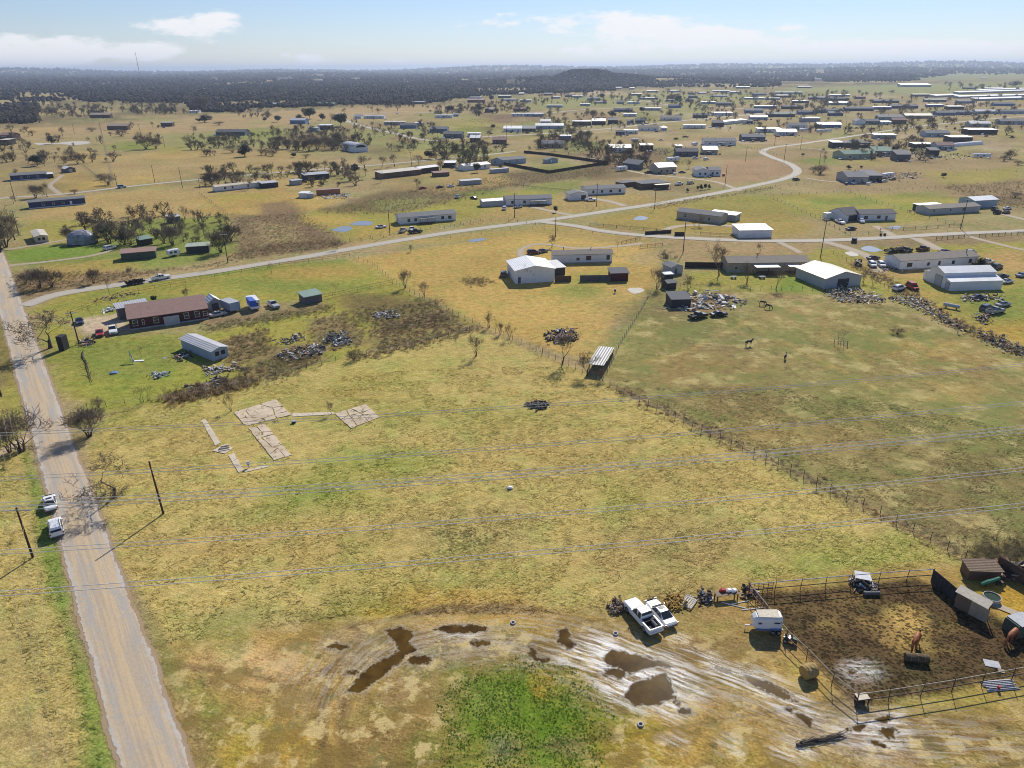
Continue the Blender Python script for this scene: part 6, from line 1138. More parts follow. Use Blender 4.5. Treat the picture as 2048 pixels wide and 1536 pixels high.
for p1, p2, lb in [((1871, 195), (1916, 193), 'shortest of the long grey poultry sheds at right'), ((1918, 197), (2150, 191), 'nearest long grey shed with white roof at right'), ((1917, 188), (2150, 181), 'second long white roofed shed at right'), ((1953, 202), (2150, 196), 'low long white roofed shed in front at right'), ((1960, 183), (2150, 177), 'farthest long white roofed shed at right')]:
    house(p1, p2, 14, 3.6, 1.6, 'grey', 'white', 's', metal=True, skirt=0, name='long_shed', label=lb, cat='shed')
for p1, p2, lb in [((1262, 284), (1277, 284), None), ((1336, 324), (1360, 322), None), ((1236, 343), (1255, 341), None), ((1387, 292), (1396, 291), None), ((1599, 263), (1621, 262), None), ((1634, 265), (1664, 264), None), ((1946, 315), (1981, 316), None), ((1767, 357), (1789, 355), None)]: camper(p1, p2, 2.5, lb, h=2.9)
# ------------------------------------------------------------------ vehicles
car('sedan', 'white', (102, 1012), (97, 985), 'white sedan parked ahead of the white estate car on the road verge')
car('suv', 'white', (114, 1062), (108, 1030), 'white sport utility car with roof rails parked behind the white sedan')
car('pickup', 'white', (1284, 1240), (1255, 1207), 'white pickup truck with open bed beside the log pile', size=1.02)
car('sedan', 'white', (1321, 1233), (1296, 1204), 'white sedan with sunroof parked beside the white pickup truck')
car('pickup', 'white', (323, 559), (350, 554), 'white pickup truck towing a dark flatbed trailer on the gravel road')
for k, c, p, q, lb in [('sedan', 'navy', (160, 646), (162, 652), 'dark blue car parked near the leaning roadside pole'), ('sedan', 'red', (200, 670), (202, 680), 'red car parked left of the maroon house'), ('pickup', 'white', (227, 665), (229, 680), 'white pickup truck parked against the end of the maroon house'), ('sedan', 'lgrey', (436, 632), (450, 629), 'pale low car parked below the garden shed'), ('pickup', 'lgrey', (547, 614), (557, 620), 'grey pickup truck with pale bed behind the tarped camper'),
                        ('suv', 'white', (220, 499), (228, 497), 'white sport utility car at the thicket edge'), ('pickup', 'black', (1396, 636), (1420, 631), 'black pickup truck beside the collapsed shed'), ('sedan', 'black', (1437, 632), (1447, 631), None), ('suv', 'dgrey', (1007, 552), (1010, 540), 'grey sport utility car alone left of the metal shop'), ('suv', 'maroon', (1067, 508), (1080, 507), None), ('sedan', 'dgrey', (1085, 505), (1095, 503), None),
                        ('van', 'lblue', (244, 376), (255, 375), None), ('sedan', 'white', (762, 456), (770, 455), None), ('pickup', 'cream', (806, 464), (812, 460), None), ('pickup', 'white', (824, 462), (829, 468), None), ('pickup', 'black', (831, 466), (840, 465), None), ('sedan', 'black', (948, 398), (956, 399), None), ('pickup', 'lgrey', (915, 396), (920, 390), None), ('suv', 'white', (1009, 419), (1012, 412), None), ('sedan', 'lgrey', (1036, 416), (1044, 415), None), ('pickup', 'white', (1181, 402), (1192, 402), None),
                        ('pickup', 'white', (1358, 370), (1366, 369), None), ('suv', 'cream', (1381, 368), (1390, 367), None), ('pickup', 'brown', (1297, 347), (1306, 346), None), ('suv', 'dgrey', (1592, 361), (1602, 360), 'grey sport utility car driving on the gravel bend'), ('pickup', 'white', (1680, 447), (1688, 450), None), ('suv', 'white', (1722, 445), (1730, 450), None), ('sedan', 'dark', (1702, 460), (1710, 459), 'dark car parked inside the roadside fence of the steep garage'), ('suv', 'black', (1708, 484), (1709, 480), 'black trailer cart standing on the roadside verge'),
                        ('pickup', 'black', (1812, 504), (1826, 501), None), ('pickup', 'maroon', (1845, 501), (1855, 499), None), ('sedan', 'dark', (1888, 506), (1900, 504), None), ('suv', 'lgrey', (1940, 508), (1950, 506), None), ('pickup', 'white', (1973, 528), (1985, 526), None), ('suv', 'dgreen', (1993, 537), (2004, 534), None), ('sedan', 'white', (2012, 566), (2024, 564), None), ('sedan', 'navy', (2002, 556), (2012, 555), None), ('sedan', 'lblue', (2043, 553), (2055, 550), None), ('suv', 'white', (1744, 533), (1750, 538), None), ('suv', 'white', (1762, 533), (1768, 538), None),
                        ('sedan', 'dark', (1746, 519), (1756, 518), None), ('suv', 'white', (1797, 580), (1808, 577), None), ('van', 'red', (1824, 578), (1832, 582), 'red van in the scrap row left of the ribbed barn'), ('suv', 'teal', (1972, 620), (1984, 616), None), ('pickup', 'grey', (1990, 626), (2006, 623), None), ('sedan', 'lgrey', (2005, 612), (2016, 610), None), ('sedan', 'dgrey', (1955, 598), (1970, 597), None), ('suv', 'dark', (1988, 420), (1995, 417), None), ('pickup', 'dark', (1994, 427), (2004, 424), None), ('sedan', 'maroon', (2012, 427), (2022, 425), None), ('sedan', 'white', (2014, 419), (2022, 418), None),
                        ('sedan', 'maroon', (1724, 366), (1730, 370), None), ('sedan', 'white', (1768, 364), (1778, 363), None), ('sedan', 'dgrey', (1785, 360), (1794, 359), None), ('van', 'blue', (1693, 294), (1700, 293), None), ('sedan', 'white', (1682, 319), (1690, 318), None), ('pickup', 'dark', (1352, 279), (1360, 278), None), ('pickup', 'dark', (1371, 275), (1378, 275), None), ('sedan', 'white', (1322, 281), (1330, 281), None), ('pickup', 'dark', (2024, 276), (2034, 275), None), ('sedan', 'maroon', (1972, 273), (1980, 272), None),
                        ('sedan', 'black', (1700, 264), (1706, 263), None), ('sedan', 'navy', (1713, 257), (1720, 257), None), ('sedan', 'white', (1735, 258), (1742, 257), None), ('sedan', 'white', (1695, 258), (1703, 258), None), ('suv', 'navy', (1724, 257), (1730, 257), None), ('sedan', 'maroon', (1745, 258), (1752, 258), None), ('pickup', 'maroon', (1525, 283), (1532, 282), None), ('pickup', 'black', (1055, 267), (1062, 266), None), ('sedan', 'dark', (1364, 346), (1372, 346), None), ('suv', 'dark', (908, 336), (914, 335), None), ('sedan', 'white', (1390, 318), (1398, 318), None), ('suv', 'white', (1412, 320), (1420, 319), None),
                        ('sedan', 'dark', (982, 268), (990, 267), None), ('pickup', 'black', (605, 366), (612, 365), None), ('sedan', 'white', (592, 362), (598, 361), None), ('suv', 'dark', (674, 232), (680, 232), None), ('sedan', 'dark', (842, 231), (850, 231), None), ('sedan', 'white', (795, 228), (800, 228), None), ('sedan', 'red', (845, 378), (852, 377), 'small rusty red car on the dry grass below the brown long house'), ('sedan', 'dark', (880, 376), (887, 375), None), ('sedan', 'white', (902, 374), (909, 373), None)]:
    car(k, c, p, q, lb)
# flatbed trailer with scrap behind the white truck
def flatbed(p, q, label, load='dark', ln=5.5):
    a = G(*p); d = G(*q)-a; r = empty('flatbed_trailer', a, math.atan2(d.y, d.x)); m = MB(); m.box(-ln/2, -1.1, .55, ln/2, 1.1, .75); m.box(ln/2, -.06, .5, ln/2+1.3, .06, .62); m.build('deck', plain('black'), r)
    for x in (-.9, 0): wheel(r, x, 1.05, .34); wheel(r, x, -1.05, .34)
    m = MB()
    for y in (-1.08, 1.08): m.box(-ln/2, y-.03, .75, ln/2, y+.03, 1.2)
    m.box(-ln/2-.03, -1.08, .75, -ln/2+.03, 1.08, 1.5); m.build('side_rail', plain('black'), r); R = random.Random(3); m = MB()
    for i in range(24): m.k = i % 3; m.obox((R.uniform(-ln/2+.4, ln/2-.4), R.uniform(-.8, .8), R.uniform(.9, 1.5)), (R.uniform(.3, 1.3), R.uniform(.1, .6), R.uniform(.1, .4)), (R.random()*.6, R.random()*.6, R.random()*3))
    m.build('load', [plain(load), plain('black'), plain('rust')], r); reg(r, 'dark flatbed trailer', 'trailer', 'trailers', p[0], p[1], label)
flatbed((271, 568), (300, 563), 'dark flatbed trailer loaded with scrap behind the white truck'); flatbed((1716, 530), (1717, 545), 'pale loaded trailer at the drive left of the long white home', 'cream', 4.5); flatbed((1790, 504), (1760, 508), 'long black flatbed trailer beside the drive of the white home', 'black', 9)
# horse trailer
def horse_trailer():
    a, ln, rz = frame_at((1506, 1268), (1554, 1269)); ln = 3.3; r = empty('horse_trailer', a, rz); m = MB(); w = 1.85
    m.loft([(0, w/2*.72, .75, 1.9, w/2*.6), (.35, w/2*.95, .55, 2.22, w/2*.8), (.9, w/2, .5, 2.32, w/2*.86), (ln-.2, w/2, .5, 2.34, w/2*.86), (ln, w/2*.97, .55, 2.25, w/2*.85)], .26); b = m.build('body', paint('white'), r); b.location.y = w/2
    m = MB(); m.loft([(.5, w/2*.72, 2.30, 2.36), (ln-.3, w/2*.8, 2.33, 2.39)], .03); t = m.build('roof', plain('cream'), r); t.location.y = w/2
    m = MB(); m.box(.25, -.03, .55, ln-.05, 0.03, .85); m.build('stripe', paint('blue'), r)
    m = MB(); m.box(1.9, -.22, .78, 3.3, .04, .9); m.box(1.9, -.2, .45, 1.98, .04, .78); m.build('fender', paint('blue'), r)
    for x in (2.25, 2.95): wheel(r, x, -.08, .33); wheel(r, x, w+.08, .33)
    m = MB(); m.box(.45, -.012, 1.5, .85, .03, 1.66); m.build('window', glass(), r); m = MB(); m.box(2.3, -.012, 1.6, 3.0, .03, 1.72); m.build('window', glass(), r)
    m = MB(); m.box(-.8, w/2-.06, .5, .1, w/2+.06, .62); m.tube((-.7, w/2, 0), (-.7, w/2, .55), .04, .04, 6); m.build('tow_bar', plain('white'), r)
    reg(r, 'h', 'trailer', 'trailers', 1530, 1268, 'white horse trailer with blue stripe parked outside the corral rail')
horse_trailer()
# ------------------------------------------------------------------ animals
M_coat = {'brown': pm('chestnut_coat', (.32, .095, .025), .6, .2, 4), 'black': pm('black_coat', (.02, .017, .016), .6, .2, 4)}
def horse(p, q, color, label, graze=False, s=1.0):
    a = G(*p); d = G(*q)-a; V = []; E_ = []; Rd = []
    def ch(pts, start=None):
        k = start
        for x, y, z, rx, ry in pts:
            V.append((x, y, z)); Rd.append((rx, ry)); i = len(V)-1
            if k is not None: E_.append((k, i))
            k = i
        return k
    ch([(-.15, 0, 1.2, .27, .3)]); root = 0
    hip = ch([(-.55, 0, 1.25, .27, .28), (-.78, 0, 1.24, .22, .22)], 0); ch_ = ch([(.25, 0, 1.18, .26, .31), (.58, 0, 1.22, .2, .26)], 0); sh = len(V)-1
    if graze: ch([(.85, 0, 1.05, .12, .17), (1.12, 0, .7, .1, .13), (1.25, .02, .42, .1, .12), (1.3, .02, .2, .08, .08), (1.28, .02, .05, .06, .06)], sh)
    else: ch([(.82, 0, 1.36, .14, .2), (1.02, 0, 1.54, .12, .16), (1.18, 0, 1.6, .12, .13), (1.42, 0, 1.42, .085, .09), (1.52, 0, 1.33, .07, .07)], sh)
    for y in (.17, -.17):
        ch([(-.68, y, .95, .13, .15), (-.6, y*1.05, .72, .085, .09), (-.78, y*1.05, .48, .055, .06), (-.74, y*1.05, .2, .042, .042), (-.68, y*1.05, .03, .06, .06)], hip)
        f = random.uniform(-.05, .08); ch([(.52, y, .88, .1, .11), (.5+f, y, .52, .06, .06), (.5+f, y, .2, .042, .042), (.55+f, y, .03, .06, .06)], sh)
    me_ = bpy.data.meshes.new('horse_body'); me_.from_pydata(V, E_, []); me_.materials.append(M_coat[color]); o = link('horse', me_)
    sk = o.modifiers.new('skin', 'SKIN'); sv = me_.skin_vertices[0].data if me_.skin_vertices else None
    if sv is None:
        bpy.context.view_layer.objects.active = o; o.select_set(True); bpy.ops.mesh.customdata_skin_add(); sv = me_.skin_vertices[0].data
    for i, v in enumerate(sv): v.radius = Rd[i]; v.use_root = i == 0
    o.modifiers.new('sub', 'SUBSURF').levels = 1; o.modifiers['sub'].render_levels = 2
    o.location = a; o.rotation_euler = (0, 0, math.atan2(d.y, d.x)); o.scale = (s,)*3
    dk = M_coat['black']; m = MB(); m.path([(-.98, 0, 1.32), (-1.12, 0, 1.1), (-1.1, 0, .6)], [.05, .08, .02], 6); m.build('tail', dk, o, True)
    m = MB(); hd = [(.7, 0, 1.35), (1.0, 0, .98), (1.2, 0, .62)] if graze else [(.68, 0, 1.5), (.86, 0, 1.62), (1.08, 0, 1.74)]
    m.path(hd, [.05, .07, .05], 6); m.build('mane', dk if color == 'black' else M_coat['brown'], o, True)
    e = hd[-1]; m = MB()
    for y in (.06, -.06): m.tube((e[0], y, e[2]-.04), (e[0]+.02, y*1.3, e[2]+.14), .035, .008, 5)
    m.build('ear', dk if color == 'black' else M_coat['brown'], o); reg(o, 'h', 'horse', 'horses', p[0], p[1], label); return o
horse((1829, 1292), (1822, 1306), 'brown', 'chestnut horse feeding at the dark bale inside the corral', True, 1.2); horse((2021, 1283), (2010, 1292), 'brown', 'chestnut horse beside the green feed bin at the corral edge', True, 1.2)
horse((1497, 692), (1508, 690), 'black', 'black horse standing alone in the pasture', False, 1.05); horse((1524, 611), (1536, 612), 'black', 'black horse grazing nearer the scrap heap', True, 1.0); horse((1535, 618), (1546, 619), 'black', 'black horse grazing just in front of another black horse', True, 1.0); horse((1570, 719), (1573, 710), 'black', 'black horse seen from behind left of the caged sapling', False, .9)
# ------------------------------------------------------------------ poles and wires
PL = [(66, 1115, 110, .02, 'cross armed utility pole left of the county road'), (327, 1028, 111, None, 'bare leaning pole on the field edge by the road'), (158, 688, 68, .3, 'utility pole beside the maroon house drive')]
for x, y, h, a, lb in PL: pole(x, y, h, a, lb, -.03 if x == 327 else 0, False, 3.6 if x == 66 else 2.3)
for x, y, h, a in [(1366, 506, 66, .2), (1641, 514, 78, .3), (1029, 436, 50, .2), (1193, 413, 46, .2), (1309, 418, 42, .2), (780, 470, 52, .3), (1921, 458, 62, .2), (456, 526, 60, .3), (37, 466, 46, .3), (31, 403, 42, .3), (365, 376, 42, .3), (310, 366, 36, None), (234, 372, 26, None), (400, 378, 20, .3), (1111, 474, 40, None), (1450, 370, 40, .2), (1636, 343, 42, .3), (1568, 322, 34, .3), (1601, 297, 26, .3), (1549, 290, 22, .3), (1491, 322, 28, .3), (686, 345, 30, .3), (823, 332, 28, .3), (149, 267, 22, .3), (281, 268, 20, .3), (330, 296, 24, .3), (1689, 270, 28, .3), (1864, 250, 22, .3),
                   (1223, 262, 18, None), (1325, 209, 12, None), (1013, 274, 22, None), (1741, 265, 22, None), (952, 290, 24, None), (661, 245, 20, None), (783, 256, 20, None), (876, 276, 18, None), (1280, 250, 18, None), (1912, 236, 18, None)]: pole(x, y, h, a)
M_wire = pm('bare_aluminium_wire', (.86, .82, .72), .6, .05, 1, dirt=0); M_wired = pm('old_copper_wire', (.33, .27, .18), .7, .1, 1)
WZ = 24.0
def span(pl, pr, dy0, dy1):
    pts = [G(x, y, WZ) for x, y in pl]; return pts
TW = [('farthest', [(-150, 876), (0, 866), (512, 849), (1024, 814), (1536, 777), (2048, 729), (2200, 714)]), ('second', [(-150, 968), (0, 957), (512, 929), (1024, 896), (1536, 855), (2048, 806), (2200, 790)]), ('middle', [(-150, 1024), (0, 1013), (512, 985), (1024, 951), (1536, 908), (2048, 858), (2200, 842)]), ('fourth', [(-150, 1116), (0, 1104), (512, 1073), (1024, 1036), (1536, 991), (2048, 939), (2200, 922)]), ('nearest', [(-150, 1200), (0, 1187), (512, 1150), (1024, 1111), (1536, 1064), (2048, 1011), (2200, 993)])]
for nm_, pl in TW:
    P = [G(x, y, WZ) for x, y in pl]; ys = np.array([(p.x, p.y) for p in P]); k = np.polyfit(ys[:, 0], ys[:, 1], 2); x0, x1 = ys[0, 0]-30, ys[-1, 0]+40
    nw = 4 if nm_ == 'middle' else 2
    for j in range(nw):
        off = (j-(nw-1)/2)*.42; pts = [(x, np.polyval(k, x)+off, WZ+((j % 2)*.12)) for x in np.linspace(x0, x1, 46)]
        wire('power_cable', pts, .03, M_wire, (['far', 'near'][1-j] if nw == 2 else ['nearest', 'second nearest', 'third nearest', 'farthest'][j])+' wire of the '+nm_+' overhead power line across the field', 'cable', 'overhead power lines')
tp = G(66, 1115); hp = HM(66, 1115, 110); nx = G(3, 793)
for j, (bx, nmj) in enumerate([(68, 'leftmost'), (97, 'second from left'), (108, 'third from left'), (133, 'rightmost')]):
    o_ = (j-1.5)*1.08; a = Vector((tp.x+o_, tp.y, hp-.2)); b = G(bx, 1536, hp-.4); c = b+(b-a)*1.2; f = Vector((nx.x+o_, nx.y, hp-.2))
    pts = [f+(a-f)*(t/8)+Vector((0, 0, -1.1*(t/8)*(1-t/8))) for t in range(8)]+[a+(c-a)*(t/10)+Vector((0, 0, -1.0*(t/10)*(1-t/10))) for t in range(11)]
    wire('service_wire', pts, .017, M_wired, nmj+' thin wire running along the county road from the cross armed pole', 'wire', 'roadside wires')
pole(3, 793, 70, None, 'dark utility pole at the left photo edge')
# radio masts
def mast(px, py, hpx, label, w=.9, legs=3, col='grey', guy=False):
    p = G(px, py); h = HM(px, py, hpx) if hpx < 500 else hpx; r = empty('radio_mast', p); m = MB(); n = max(8, int(h/3)); c = [(math.cos(2.1*i), math.sin(2.1*i)) for i in range(3)]
    for i in range(3): m.tube((c[i][0]*w, c[i][1]*w, 0), (c[i][0]*w*.25, c[i][1]*w*.25, h), .06 if not guy else .9, .04 if not guy else .6, 5)
    for k in range(n):
        z0, z1 = h*k/n, h*(k+1)/n; f = lambda z: w*(1-.75*z/h)
        for i in range(3): j = (i+1) % 3; m.tube((c[i][0]*f(z0), c[i][1]*f(z0), z0), (c[j][0]*f(z1), c[j][1]*f(z1), z1), .03 if not guy else .45, .03 if not guy else .45, 4)
    m.build('lattice', plain(col), r); m = MB(); m.tube((0, 0, h-.2), (0, 0, h+(2 if not guy else 6)), .05 if not guy else .7, .03 if not guy else .7, 6); m.build('antenna', plain(col), r); reg(r, 'm', 'mast', 'radio masts', px, py, label)
mast(227, 372, 128, 'slim lattice radio mast beside the paved road', .9); mast(281, 158, 53, 'tall far radio mast rising above the horizon at left', 3, guy=True, col='dgrey')
# ------------------------------------------------------------------ fences
fence([(137, 631), (245, 592), (430, 556), (560, 533), (700, 515)], 'pipe', 1.35, 4.6, 'rusty pipe fence curving along the gravel road before the maroon house')
fence([(640, 600), (785, 568)], 'pipe', 1.35, 4.0, 'red brown pipe fence right of the green lean-to'); fence([(700, 515), (745, 530), (800, 575), (860, 605), (930, 640), (1060, 695), (1085, 708)], 'wire', 1.3, 3.2, 'wire fence on the left side of the orange yard')
fence([(1085, 708), (1180, 752), (1262, 797), (1350, 838), (1440, 880), (1556, 931), (1660, 985), (1760, 1028), (1860, 1082), (1930, 1118)], 'wire', 1.5, 2.3, 'wire fence with dark posts between the mown field and horse pasture')
fence([(1340, 578), (1480, 580), (1625, 580)], 'wire', 1.3, 3, 'wire fence behind the horse pasture below the tan house'); fence([(1215, 745), (1240, 690), (1280, 625), (1300, 590)], 'wire', 1.3, 2.6, 'wire fence along the left pasture edge up to the leaning shed')
fence([(1667, 508), (1740, 550), (1800, 600), (1880, 640), (1960, 672), (2060, 715)], 'wire', 1.4, 3.4, 'weedy wire fence beside the scrap row at right'); fence([(175, 818), (360, 796), (520, 762), (700, 715), (830, 692), (960, 655)], 'wire', 1.2, 3.6, 'old wire fence along the top edge of the mown field')
for pts, k, h, st in [([(1180, 452), (1260, 458), (1340, 466)], 'rail', 1.3, 5), ([(700, 485), (830, 466), (1000, 440), (1090, 452)], 'wire', 1.2, 5), ([(880, 480), (1040, 458), (1140, 462), (1280, 478)], 'wire', 1.2, 5), ([(1400, 470), (1480, 474)], 'rail', 1.2, 4), ([(1690, 470), (1760, 468)], 'wire', 1.2, 5), ([(1760, 462), (1830, 459), (1920, 453)], 'rail', 1.3, 5), ([(1540, 395), (1640, 440), (1700, 470)], 'wire', 1.3, 5), ([(1690, 385), (1800, 420), (1925, 456)], 'wire', 1.3, 5), ([(1530, 392), (1700, 384), (1870, 376)], 'wire', 1.2, 5), ([(1480, 386), (1560, 372), (1640, 368)], 'wire', 1.2, 5), ([(700, 482), (780, 470), (880, 455), (980, 440)], 'wire', 1.2, 5), ([(1030, 372), (1100, 380), (1160, 385)], 'rail', 1.2, 6), ([(1872, 480), (1928, 475)], 'rail', 1.3, 3), ([(1958, 474), (2060, 468)], 'rail', 1.3, 3), ([(165, 330), (200, 358), (222, 372)], 'wire', 1.4, 5), ([(400, 388), (455, 430)], 'wire', 1.4, 5), ([(1475, 290), (1560, 312)], 'wire', 1.3, 6), ([(1900, 340), (2060, 345)], 'wire', 1.2, 8), ([(1270, 262), (1440, 278), (1530, 262)], 'wire', 1.3, 8), ([(860, 250), (960, 256)], 'wire', 1.3, 8), ([(170, 268), (300, 262)], 'wire', 1.3, 8), ([(1290, 470), (1342, 466)], 'board', 1.4, 3), ([(1349, 472), (1368, 472)], 'board', 1.6, 3), ([(1370, 535), (1455, 536)], 'board', 1.9, 3), ([(1280, 496), (1325, 492)], 'rail', 1.2, 3), ([(1243, 488), (1280, 480)], 'rail', 1.2, 3), ([(1700, 345), (1830, 370)], 'wire', 1.3, 6)]:
    fence(pts, k, h, st)
# corral of pipe
def corral(pts, label, h=1.75, step=3.6, rails=(.8, 1.75), cols=('dbrown', 'lgrey')):
    P = [G(*p) for p in pts]; o0 = P[0]; r = empty('corral_fence', o0); m = MB(); m.tube((0, 0, -.1), (0, 0, h+.25), .045, .04, 8); pm_ = m.mesh('post', plain('dbrown'))
    for i in range(len(P)-1):
        d = P[i+1]-P[i]; n = max(1, round(d.length/step))
        for k in range(n+(i == len(P)-2)): o = link('post', pm_, r); o.location = P[i]+d*k/n-o0; o.rotation_euler = (random.uniform(-.06, .06), random.uniform(-.06, .06), 0)
    for j, z in enumerate(rails):
        m = MB()
        for i in range(len(P)-1): m.tube(P[i]-o0+Vector((0, 0, z)), P[i+1]-o0+Vector((0, 0, z)), .055, .055, 6)
        m.build('rail', plain(cols[j % 2]), r)
    reg(r, 'c', 'fence', 'corral fences', pts[0][0], pts[0][1], label)
corral([(1497, 1190), (1600, 1181), (1700, 1172), (1812, 1163), (1862, 1160)], 'back rail of the muddy corral with a pale top pipe'); corral([(1497, 1190), (1570, 1282), (1612, 1322), (1662, 1374), (1712, 1413)], 'left rail of the muddy corral beside the horse trailer', cols=('rust', 'tan')); corral([(1712, 1413), (1776, 1404), (1840, 1394), (1903, 1384), (1962, 1373), (2022, 1362), (2130, 1342)], 'front rail of the muddy corral above the pipe stack', cols=('dbrown', 'tan'))
